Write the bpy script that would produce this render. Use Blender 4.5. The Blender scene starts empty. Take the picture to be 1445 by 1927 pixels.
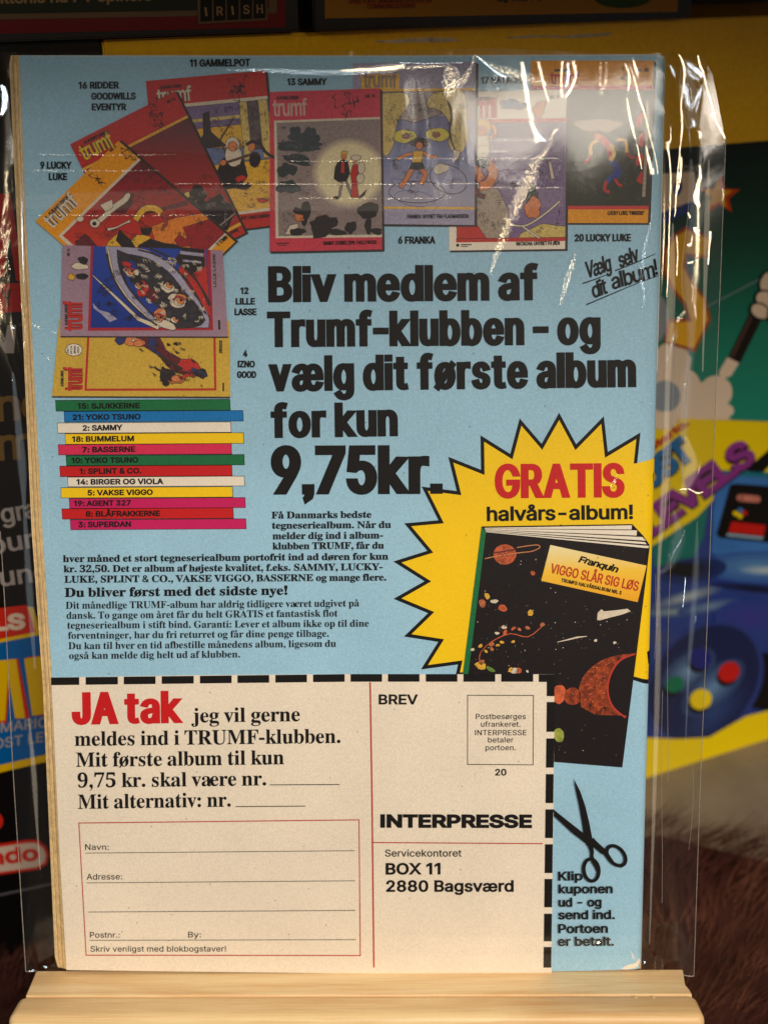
import bpy, bmesh, math, random
from mathutils import Vector, Matrix
from mathutils.geometry import delaunay_2d_cdt

S = bpy.context.scene
COL = S.collection
R = math.radians
random.seed(7)

# ------------------------------------------------------------------ camera
# page frame: x = right, v = up the page, n = out of the page towards the viewer
LEAN = R(18.6)
X = Vector((1, 0, 0))
V = Vector((0, math.sin(LEAN), math.cos(LEAN)))
N = Vector((0, -math.cos(LEAN), math.sin(LEAN)))
ORIGIN = Vector((0, 0, 0.30))
P2W = Matrix((X, V, N)).transposed()
FPX = 2100.0
PW, PH = 1445.0, 1927.0


def rot3(a, b, c):
    return (Matrix.Rotation(a, 3, 'X') @ Matrix.Rotation(b, 3, 'Y') @ Matrix.Rotation(c, 3, 'Z'))


RC = rot3(R(8.326), R(-0.304), R(0.316))
TC = Vector((-0.010978, -0.008674, -0.347699))
CAM_ROT = P2W @ RC.transposed()
CAM_LOC = ORIGIN + P2W @ (-(RC.transposed() @ TC))
cam = bpy.data.cameras.new('camera')
cam.sensor_width = 36.0
cam.sensor_fit = 'HORIZONTAL'
cam.lens = FPX / PW * 36.0
cam.clip_start = 0.01
cam.clip_end = 50
camo = bpy.data.objects.new('camera', cam)
COL.objects.link(camo)
camo.matrix_world = Matrix.Translation(CAM_LOC) @ CAM_ROT.to_4x4()
S.camera = camo
cam.dof.use_dof = True
cam.dof.focus_distance = 0.349
cam.dof.aperture_fstop = 52.3 / 4.3

# ------------------------------------------------------------------ world, lamps, exposure
wd = bpy.data.worlds.new('World')
S.world = wd
wd.use_nodes = True
bg = wd.node_tree.nodes['Background']
bg.inputs[0].default_value = (1.0, 0.92, 0.86, 1)
bg.inputs[1].default_value = 0.085
S.view_settings.view_transform = 'Standard'
S.view_settings.look = 'None'
S.view_settings.exposure = 0
S.render.engine = 'CYCLES'
S.cycles.transparent_max_bounces = 24
S.cycles.max_bounces = 8


def aim(o, loc, to):
    o.location = loc
    o.rotation_euler = (Vector(to) - Vector(loc)).to_track_quat('-Z', 'Y').to_euler()


def page_pt(u, v, w):
    return ORIGIN + X * u + V * v + N * w


def lamp(name, kind, loc, to, energy, color, **kw):
    l = bpy.data.lights.new(name, kind)
    l.energy = energy
    l.color = color
    for k, a in kw.items():
        setattr(l, k, a)
    o = bpy.data.objects.new(name, l)
    COL.objects.link(o)
    aim(o, loc, to)
    return o


# the shop's ceiling light comes in under the shelf above, whose edge shades the upper part of the comic
lamp('ceiling_panel', 'AREA', Vector((0.42, -1.05, 1.35)), ORIGIN, 24, (1.0, 0.90, 0.77), shape='RECTANGLE', size=0.8, size_y=0.6)
LAMP_WARM = Vector((1.40, -2.10, 1.36))
LAMP_COOL = Vector((-1.45, -2.10, 1.36))
lamp('warm_lamp', 'AREA', LAMP_WARM, ORIGIN, 5.4, (1.0, 0.80, 0.50), shape='DISK', size=0.21)
lamp('cool_lamp', 'AREA', LAMP_COOL, ORIGIN, 3.4, (0.80, 0.93, 1.0), shape='DISK', size=0.18)

# ------------------------------------------------------------------ projecting measured points onto real planes
def ray(px, py):
    d = Vector(((px - PW / 2) / FPX, (PH / 2 - py) / FPX, -1.0))
    return CAM_ROT @ d


def hit(px, py, p0, n):
    d = ray(px, py)
    t = (p0 - CAM_LOC).dot(n) / d.dot(n)
    return CAM_LOC + d * t


def PG(px, py, w=0.0):
    p = hit(px, py, ORIGIN + N * w, N) - ORIGIN
    return (p.dot(X), p.dot(V))


def project(p):
    q = CAM_ROT.transposed() @ (p - CAM_LOC)
    return (PW / 2 + FPX * q.x / -q.z, PH / 2 - FPX * q.y / -q.z)


def right_edge_x(py):
    return 1255 - (py - 110) * 46 / 1715.0


LAY = 0.00004
ROLL = 0.0035


def u_edge(v):                       # u of the spine fold at height v (straight line on the page)
    a, b = UR_TOP, UR_BOT
    k = (v - b[1]) / (a[1] - b[1])
    return b[0] + (a[0] - b[0]) * k


UR_TOP = PG(1255, 110)
UR_BOT = PG(1209, 1825)


def surf(u, v):                      # the page rolls away from the viewer into the spine
    d = u - (u_edge(v) - ROLL)
    w = 0.0
    if d > 0:
        d = min(d, ROLL * 0.999)
        w = -(ROLL - math.sqrt(ROLL * ROLL - d * d)) * 0.8
    return w


class PageFrame:
    curved = True

    @staticmethod
    def to2(px, py):
        return PG(px, py)

    @staticmethod
    def to3(u, v, layer):
        return page_pt(u, v, surf(u, v) + layer * LAY)


class PlaneFrame:
    curved = False

    def __init__(self, p0, ex, ey):
        self.p0, self.ex, self.ey = p0, ex.normalized(), ey.normalized()
        self.n = self.ex.cross(self.ey).normalized()
        self.lay = 0.0002

    def to2(self, px, py):
        p = hit(px, py, self.p0, self.n) - self.p0
        return (p.dot(self.ex), p.dot(self.ey))

    def to3(self, a, b, layer):
        return self.p0 + self.ex * a + self.ey * b + self.n * (layer * self.lay)


PAGE = PageFrame()

# ------------------------------------------------------------------ materials
def lin(c):
    c = c / 255.0
    return c / 12.92 if c <= 0.04045 else ((c + 0.055) / 1.055) ** 2.4


MATS = {}


def nt(m):
    m.use_nodes = True
    t = m.node_tree
    return t, t.nodes, t.links, t.nodes['Principled BSDF']


def ink(name, rgb, rough=0.55, grain=0.16, spec=0.35, bump=0.25, scale=1500.0, coat=0.0):
    """printed paper or card: base colour with the mottle and tooth of cheap stock"""
    if name in MATS:
        return MATS[name]
    m = bpy.data.materials.new(name)
    t, n, l, p = nt(m)
    base = [lin(c) for c in rgb]
    tc = n.new('ShaderNodeTexCoord')
    a = n.new('ShaderNodeTexNoise')
    a.inputs['Scale'].default_value = scale
    a.inputs['Detail'].default_value = 3
    a.inputs['Roughness'].default_value = 0.65
    b = n.new('ShaderNodeTexNoise')
    b.inputs['Scale'].default_value = 34
    b.inputs['Detail'].default_value = 4
    l.new(tc.outputs['Object'], a.inputs['Vector'])
    l.new(tc.outputs['Object'], b.inputs['Vector'])
    ad = n.new('ShaderNodeMath')
    ad.operation = 'MULTIPLY_ADD'
    ad.inputs[1].default_value = 0.45
    l.new(b.outputs['Fac'], ad.inputs[0])
    l.new(a.outputs['Fac'], ad.inputs[2])
    mr = n.new('ShaderNodeMapRange')
    mr.inputs['From Min'].default_value = 0.42
    mr.inputs['From Max'].default_value = 1.02
    mr.inputs['To Min'].default_value = 1.0 - grain * 1.3
    mr.inputs['To Max'].default_value = 1.0 + grain
    l.new(ad.outputs[0], mr.inputs['Value'])
    mx = n.new('ShaderNodeVectorMath')
    mx.operation = 'SCALE'
    mx.inputs[0].default_value = base
    l.new(mr.outputs[0], mx.inputs['Scale'])
    l.new(mx.outputs[0], p.inputs['Base Color'])
    p.inputs['Roughness'].default_value = rough
    p.inputs['Specular IOR Level'].default_value = spec
    if coat:
        p.inputs['Coat Weight'].default_value = coat
        p.inputs['Coat Roughness'].default_value = 0.18
    if bump:
        bp = n.new('ShaderNodeBump')
        bp.inputs['Strength'].default_value = bump
        bp.inputs['Distance'].default_value = 0.00006
        l.new(a.outputs['Fac'], bp.inputs['Height'])
        l.new(bp.outputs[0], p.inputs['Normal'])
    MATS[name] = m
    return m


def gradient_ink(name, stops, axis=2, rough=0.5, grain=0.1):
    """printed colour gradient, tied to the printed shape itself (generated coordinates)"""
    if name in MATS:
        return MATS[name]
    m = bpy.data.materials.new(name)
    t, n, l, p = nt(m)
    tc = n.new('ShaderNodeTexCoord')
    sp = n.new('ShaderNodeSeparateXYZ')
    l.new(tc.outputs['Generated'], sp.inputs[0])
    cr = n.new('ShaderNodeValToRGB')
    el = cr.color_ramp.elements
    while len(el) < len(stops):
        el.new(0.5)
    for e, (pos, rgb) in zip(el, stops):
        e.position = pos
        e.color = (*[lin(c) for c in rgb], 1)
    nz = n.new('ShaderNodeTexNoise')
    nz.inputs['Scale'].default_value = 900
    nz.inputs['Detail'].default_value = 3
    l.new(tc.outputs['Object'], nz.inputs['Vector'])
    ma = n.new('ShaderNodeMath')
    ma.operation = 'MULTIPLY_ADD'
    ma.inputs[1].default_value = grain
    ma.inputs[2].default_value = -grain / 2
    l.new(nz.outputs['Fac'], ma.inputs[0])
    ab = n.new('ShaderNodeMath')
    l.new(sp.outputs[axis], ab.inputs[0])
    l.new(ma.outputs[0], ab.inputs[1])
    l.new(ab.outputs[0], cr.inputs[0])
    l.new(cr.outputs[0], p.inputs['Base Color'])
    p.inputs['Roughness'].default_value = rough
    p.inputs['Specular IOR Level'].default_value = 0.35
    MATS[name] = m
    return m


# ------------------------------------------------------------------ objects
def tag(o, label=None, cat=None, group=None, kind=None):
    if label:
        o['label'] = label
    if cat:
        o['category'] = cat
    if group:
        o['group'] = group
    if kind:
        o['kind'] = kind
    return o


def thing(name, label, cat, loc, group=None):
    o = bpy.data.objects.new(name, None)
    o.empty_display_size = 0.01
    COL.objects.link(o)
    o.location = loc
    o['root'] = tuple(loc)
    del o['root']
    BASE[o] = Vector(loc)
    return tag(o, label, cat, group)


BASE = {}


def mesh(name, verts, faces, mat, parent=None, smooth=False, normals=None):
    off = BASE.get(parent, Vector((0, 0, 0)))
    me = bpy.data.meshes.new(name)
    me.from_pydata([Vector(v) - off for v in verts], [], faces)
    me.update()
    if smooth:
        me.polygons.foreach_set('use_smooth', [True] * len(me.polygons))
    if mat:
        me.materials.append(mat)
    if normals:
        me.normals_split_custom_set_from_vertices(normals)
    o = bpy.data.objects.new(name, me)
    COL.objects.link(o)
    if parent is not None:
        o.parent = parent
        BASE[o] = off
    return o


def split_roll(verts, faces, frame):
    """cut a flat print along lines parallel to the spine so that it bends with the page"""
    near = [v for v in verts if v[0] > u_edge(v[1]) - ROLL - 0.0005]
    if not frame.curved or not near:
        return verts, faces
    bm = bmesh.new()
    vs = [bm.verts.new((v[0], v[1], v[2] * 1e-9 if len(v) > 2 else 0)) for v in verts]
    for f in faces:
        try:
            bm.faces.new([vs[i] for i in f])
        except ValueError:
            pass
    d = Vector((UR_TOP[0] - UR_BOT[0], UR_TOP[1] - UR_BOT[1], 0)).normalized()
    pn = Vector((d.y, -d.x, 0))
    for k in range(0, 10):
        s = ROLL * (1 - math.sin(k / 10 * math.pi / 2) * 0.99)
        bmesh.ops.bisect_plane(bm, geom=bm.verts[:] + bm.edges[:] + bm.faces[:], dist=1e-7,
                               plane_co=Vector((UR_BOT[0] - s, UR_BOT[1], 0)), plane_no=pn)
    bm.verts.index_update()
    v2 = [(v.co.x, v.co.y) + ((v.co.z * 1e9,) if len(verts[0]) > 2 else ()) for v in bm.verts]
    f2 = [[v.index for v in f.verts] for f in bm.faces]
    bm.free()
    return v2, f2


def area2(lp):
    return sum(lp[i][0] * lp[(i + 1) % len(lp)][1] - lp[(i + 1) % len(lp)][0] * lp[i][1] for i in range(len(lp))) / 2


def dilate(loops, dx, dy=None, limit=2.0):
    """thicken (or thin) outlines; outlines run opposite ways round ink and round holes"""
    dy = dx if dy is None else dy
    big = max(loops, key=lambda q: abs(area2(q)))
    sg = 1 if area2(big) > 0 else -1
    out = []
    for lp in loops:
        n = len(lp)
        r = []
        for i in range(n):
            a, b, c = lp[i - 1], lp[i], lp[(i + 1) % n]
            e1 = Vector((b[0] - a[0], b[1] - a[1]))
            e2 = Vector((c[0] - b[0], c[1] - b[1]))
            if e1.length < 1e-9 or e2.length < 1e-9:
                r.append(b)
                continue
            e1.normalize()
            e2.normalize()
            n1 = Vector((e1.y, -e1.x)) * sg
            n2 = Vector((e2.y, -e2.x)) * sg
            m = n1 + n2
            if m.length < 1e-6:
                m = n1
            m.normalize()
            k = min(limit, 1 / max(0.05, m.dot(n1)))
            r.append((b[0] + m.x * k * dx, b[1] + m.y * k * dy))
        out.append(r)
    return out


def winding(px, py, loops):
    w = 0
    for lp in loops:
        x0, y0 = lp[-1]
        for x1, y1 in lp:
            if (y0 <= py) != (y1 <= py):
                c = (x1 - x0) * (py - y0) - (px - x0) * (y1 - y0)
                if y1 > y0 and c > 0:
                    w += 1
                elif y1 <= y0 and c < 0:
                    w -= 1
            x0, y0 = x1, y1
    return w


def soft_ell(name, cx, cy, rx, ry, rot, c0, c1, layer, parent, frame, n=5):
    """airbrushed highlight in printed art: nested ellipses from c0 (rim) to c1 (middle)"""
    for k in range(n):
        f = (k + 0.5) / n
        c = tuple(int(a + (b - a) * f) for a, b in zip(c0, c1))
        flat(name, [[ell(cx, cy, rx * (1 - k / n), ry * (1 - k / n), rot, 22)]], ink('airbrush_%d_%d_%d' % c, c, rough=0.35, grain=0.08, bump=0), layer + k * 0.06, parent, frame)


def fill(loops):
    """triangles of an outline with its holes (outline and holes run opposite ways)"""
    vs, es, k = [], [], 0
    for lp in loops:
        n = len(lp)
        vs += [Vector(p) for p in lp]
        es += [(k + i, k + (i + 1) % n) for i in range(n)]
        k += n
    cx, cy = sum(v.x for v in vs) / k, sum(v.y for v in vs) / k
    vs = [Vector((v.x - cx, v.y - cy)) for v in vs]
    ov, _, of, *_r = delaunay_2d_cdt(vs, es, [], 1, 1e-5)
    ov = [(v.x + cx, v.y + cy) for v in ov]
    of = [list(f) for f in of]
    of = [f for f in of if winding(sum(ov[i][0] for i in f) / len(f), sum(ov[i][1] for i in f) / len(f), loops) != 0]
    return ov, of


def flat(name, groups, mat, layer=1, parent=None, frame=PAGE):
    """print or card: each group is an outline followed by its holes, in measured photo points"""
    verts, faces = [], []
    if name == 'art_shape' and frame is PAGE:          # drawn shapes carry an ink outline
        flat('ink_line', [[dilate([g[0]], 1.0, limit=1.3)[0]] for g in groups], MATS['art_line'], layer - 0.14, parent, frame)
    for g in groups:
        v2, tri = fill(g)
        base = len(verts)
        verts += [frame.to2(*p) for p in v2]
        faces += [[base + i for i in t] for t in tri]
    verts, faces = split_roll(verts, faces, frame)
    ff = []
    for f in faces:                     # wind every face towards the viewer
        pts = [verts[i] for i in f]
        ff.append(f if area2(pts) > 0 else list(reversed(f)))
    return mesh(name, [frame.to3(a, b, layer) for a, b in verts], ff, mat, parent, smooth=frame.curved)


def ell(cx, cy, rx, ry=None, rot=0.0, n=28, wob=0.0, seed=0):
    ry = rx if ry is None else ry
    rnd = random.Random(seed)
    ph = [rnd.uniform(0, 6.28) for _ in range(4)]
    out = []
    for i in range(n):
        a = 2 * math.pi * i / n
        k = 1 + wob * (0.5 * math.sin(2 * a + ph[0]) + 0.4 * math.sin(3 * a + ph[1]) + 0.35 * math.sin(5 * a + ph[2]) + 0.25 * math.sin(9 * a + ph[3]))
        x, y = rx * k * math.cos(a), ry * k * math.sin(a)
        out.append((cx + x * math.cos(rot) - y * math.sin(rot), cy + x * math.sin(rot) + y * math.cos(rot)))
    return out


def stroke(pts, w):
    """a brush line through pts; w = one width or one per point"""
    ws = w if isinstance(w, (list, tuple)) else [w] * len(pts)
    L, Rr = [], []
    for i, (p, wi) in enumerate(zip(pts, ws)):
        a = pts[max(0, i - 1)]
        b = pts[min(len(pts) - 1, i + 1)]
        d = Vector((b[0] - a[0], b[1] - a[1])).normalized()
        n = Vector((-d.y, d.x)) * wi / 2
        L.append((p[0] + n.x, p[1] + n.y))
        Rr.append((p[0] - n.x, p[1] - n.y))
    return L + Rr[::-1]


def curve_pts(pts, k=5):
    """Catmull-Rom through the points"""
    out = []
    n = len(pts)
    for i in range(n - 1):
        p0, p1, p2, p3 = pts[max(0, i - 1)], pts[i], pts[i + 1], pts[min(n - 1, i + 2)]
        for j in range(k):
            t = j / k
            out.append(tuple(0.5 * ((2 * b) + (-a + c) * t + (2 * a - 5 * b + 4 * c - d) * t * t + (-a + 3 * b - 3 * c + d) * t ** 3)
                             for a, b, c, d in zip(p0, p1, p2, p3)))
    out.append(tuple(pts[-1]))
    return out


def frame_rect(q, w):
    """outline of a quad as a group: quad and inner hole"""
    inner = dilate([q], -w)[0]
    return [q, inner[::-1]]


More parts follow.
